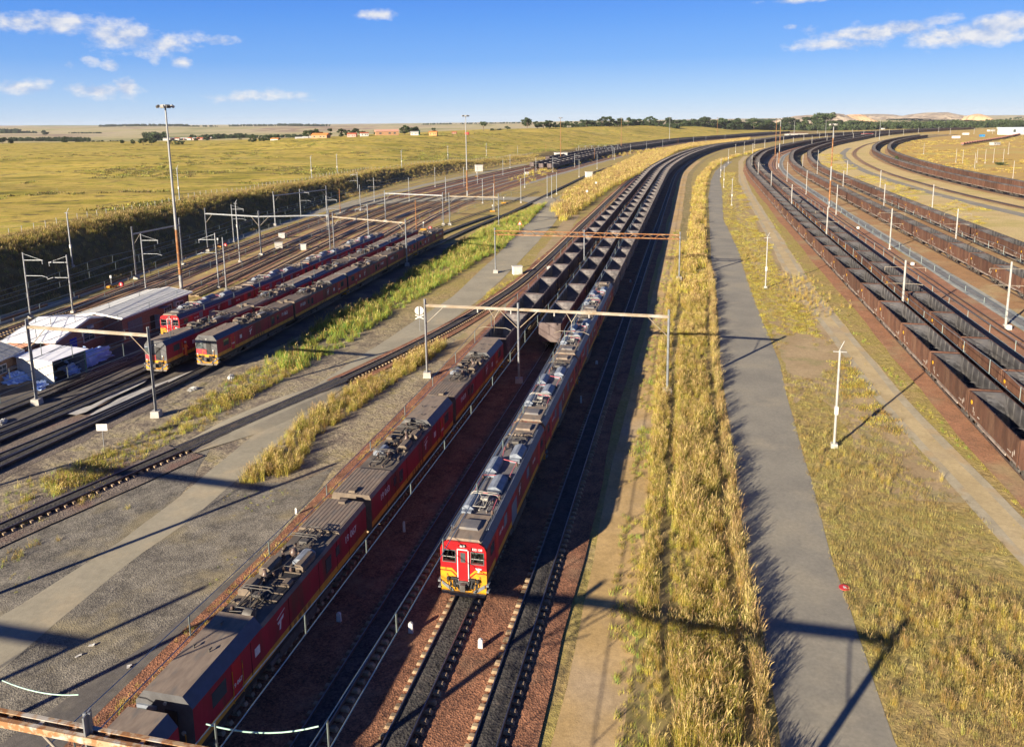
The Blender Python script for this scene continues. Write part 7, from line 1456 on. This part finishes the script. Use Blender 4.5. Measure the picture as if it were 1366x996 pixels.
# ------------------------------------------------------------------ people
def person(name, joints, rad, loc, rz, mats_, label, group=None, hz=1.66, skin_z=1.44, scale=1.0):
    """skinned figure: joints = {name: (pos, parent)}"""
    me = bpy.data.meshes.new('body'); names = list(joints); vs = [joints[n][0] for n in names]; es = [(names.index(joints[n][1]), names.index(n)) for n in names if joints[n][1]]
    me.from_pydata(vs, es, []); o = bpy.data.objects.new(name, me); COL.objects.link(o); md = o.modifiers.new('skin', 'SKIN')
    for n, v in zip(names, me.skin_vertices[0].data): v.radius = (rad[n], rad[n]); v.use_root = (n == 'pelvis')
    sb_ = o.modifiers.new('sub', 'SUBSURF'); sb_.levels = 2; sb_.render_levels = 2; dg = bpy.context.evaluated_depsgraph_get(); m2 = bpy.data.meshes.new_from_object(o.evaluated_get(dg)); o.modifiers.clear(); o.data = m2
    for m in mats_: m2.materials.append(m)
    for p_ in m2.polygons: z = p_.center.z; x = abs(p_.center.y); p_.material_index = 1 if (z > skin_z or (p_.center.x > .3 and x > .15 and z < skin_z-.46 and z > skin_z-.9) or (x > .235 and skin_z > 1.2 and .6 < z < .98)) else 0; p_.use_smooth = True
    hm = MB().lathe([(.02, .13), (.09, .11), (.115, .05), (.12, -.01), (.10, -.02)], (0, 0, hz), 0, 12); hh = hm.build('hard_hat', mats_[2], o); 
    o.location = loc; o.rotation_euler = (0, 0, rz); o.scale = (scale,)*3; return tag(o, label, 'person', group)
J = {'pelvis': ((0, 0, .92), None), 'chest': ((0, 0, 1.25), 'pelvis'), 'neck': ((.01, 0, 1.47), 'chest'), 'head': ((.03, 0, 1.6), 'neck'), 'crown': ((.02, 0, 1.72), 'head'), 'shL': ((0, .19, 1.40), 'chest'), 'elL': ((.04, .27, 1.12), 'shL'), 'haL': ((.22, .25, .95), 'elL'), 'shR': ((0, -.19, 1.40), 'chest'), 'elR': ((.02, -.27, 1.12), 'shR'), 'haR': ((.14, -.28, .86), 'elR'), 'hiL': ((0, .10, .86), 'pelvis'), 'knL': ((.03, .11, .48), 'hiL'), 'anL': ((0, .11, .09), 'knL'), 'toL': ((.17, .12, .04), 'anL'), 'hiR': ((0, -.10, .86), 'pelvis'), 'knR': ((.03, -.11, .48), 'hiR'), 'anR': ((-.02, -.11, .09), 'knR'), 'toR': ((.15, -.12, .04), 'anR')}
RD = {'pelvis': .15, 'chest': .16, 'neck': .06, 'head': .095, 'crown': .075, 'shL': .075, 'elL': .05, 'haL': .035, 'shR': .075, 'elR': .05, 'haR': .035, 'hiL': .10, 'knL': .065, 'anL': .05, 'toL': .04, 'hiR': .10, 'knR': .065, 'anR': .05, 'toR': .04}
skin_m = mat('skin', (.16, .09, .06), (.14, .08, .05), rough=.6); orange_o = mat('orange_overalls', (.80, .16, .03), (.7, .13, .03), scale=5, rough=.7); lime = mat('lime_vest', (.55, .80, .05), (.5, .72, .05), scale=5, rough=.6)
l2 = [o for o in bpy.data.objects if o.get('label', '').endswith('first from the viewer in the middle row of parked locomotives')][0]
an = l2.rotation_euler.z; c, s_ = math.cos(an), math.sin(an)
def loc_on(o, lx, ly, lz): a = o.rotation_euler.z; return (o.location.x+lx*math.cos(a)-ly*math.sin(a), o.location.y+lx*math.sin(a)+ly*math.cos(a), lz)
side = 1 if loc_on(l2, 6, 1.6, 0)[0] > loc_on(l2, 6, -1.6, 0)[0] else -1
person('person', J, RD, loc_on(l2, 6.05, side*1.62, 1.12), an+R(90)*side, [orange_o, skin_m, stone_w], 'person in orange overalls standing in the cab doorway of the middle parked locomotive')
MB().box((0, 0, 0), (.8, .35, .06)).build('door_step', steel_d, l2, loc=(6.05, side*1.6, 1.08))
HAZE = 3.2e-5
lead = [o for o in bpy.data.objects if 'leading the train in the middle' in str(o.get('label', ''))][0]
J2 = {'pelvis': ((0, 0, .5), None), 'chest': ((.02, 0, .83), 'pelvis'), 'neck': ((.03, 0, 1.03), 'chest'), 'head': ((.05, 0, 1.16), 'neck'), 'crown': ((.04, 0, 1.28), 'head'), 'shL': ((.01, .19, .97), 'chest'), 'elL': ((.14, .26, .72), 'shL'), 'haL': ((.40, .20, .74), 'elL'), 'shR': ((.01, -.19, .97), 'chest'), 'elR': ((.14, -.26, .72), 'shR'), 'haR': ((.40, -.20, .74), 'elR'),
      'hiL': ((.04, .10, .46), 'pelvis'), 'knL': ((.46, .13, .50), 'hiL'), 'anL': ((.46, .13, .09), 'knL'), 'toL': ((.62, .13, .04), 'anL'), 'hiR': ((.04, -.10, .46), 'pelvis'), 'knR': ((.46, -.13, .50), 'hiR'), 'anR': ((.46, -.13, .09), 'knR'), 'toR': ((.62, -.13, .04), 'anR')}
person('person', J2, RD, loc_on(lead, 9.35-.95, .92, 1.50), lead.rotation_euler.z, [lime, skin_m, stone_w], 'driver in a lime vest seated behind the right windshield of the leading locomotive', hz=1.22, skin_z=1.0)
MB().box((-.05, 0, .30), (.45, .45, .30)).box((-.28, 0, .7), (.1, .45, .6)).build('seat', steel_d, lead, loc=(9.35-.95, .92, 1.50))
# ------------------------------------------------------------------ haze
hz = MB().box((1000, 4460, 39), (16400, 9300, 86)).build('haze', [], kind='stuff', label='thin dry haze over the whole plain', cat='haze')
hm = bpy.data.materials.new('haze_air'); hm.use_nodes = True; t = hm.node_tree; t.nodes.clear(); vo = N(t, 'ShaderNodeVolumePrincipled'); mo = N(t, 'ShaderNodeOutputMaterial'); vo.inputs['Density'].default_value = HAZE; vo.inputs['Color'].default_value = (.80, .88, 1.0, 1); vo.inputs['Anisotropy'].default_value = .0
t.links.new(vo.outputs[0], mo.inputs['Volume']); hz.data.materials.append(hm)
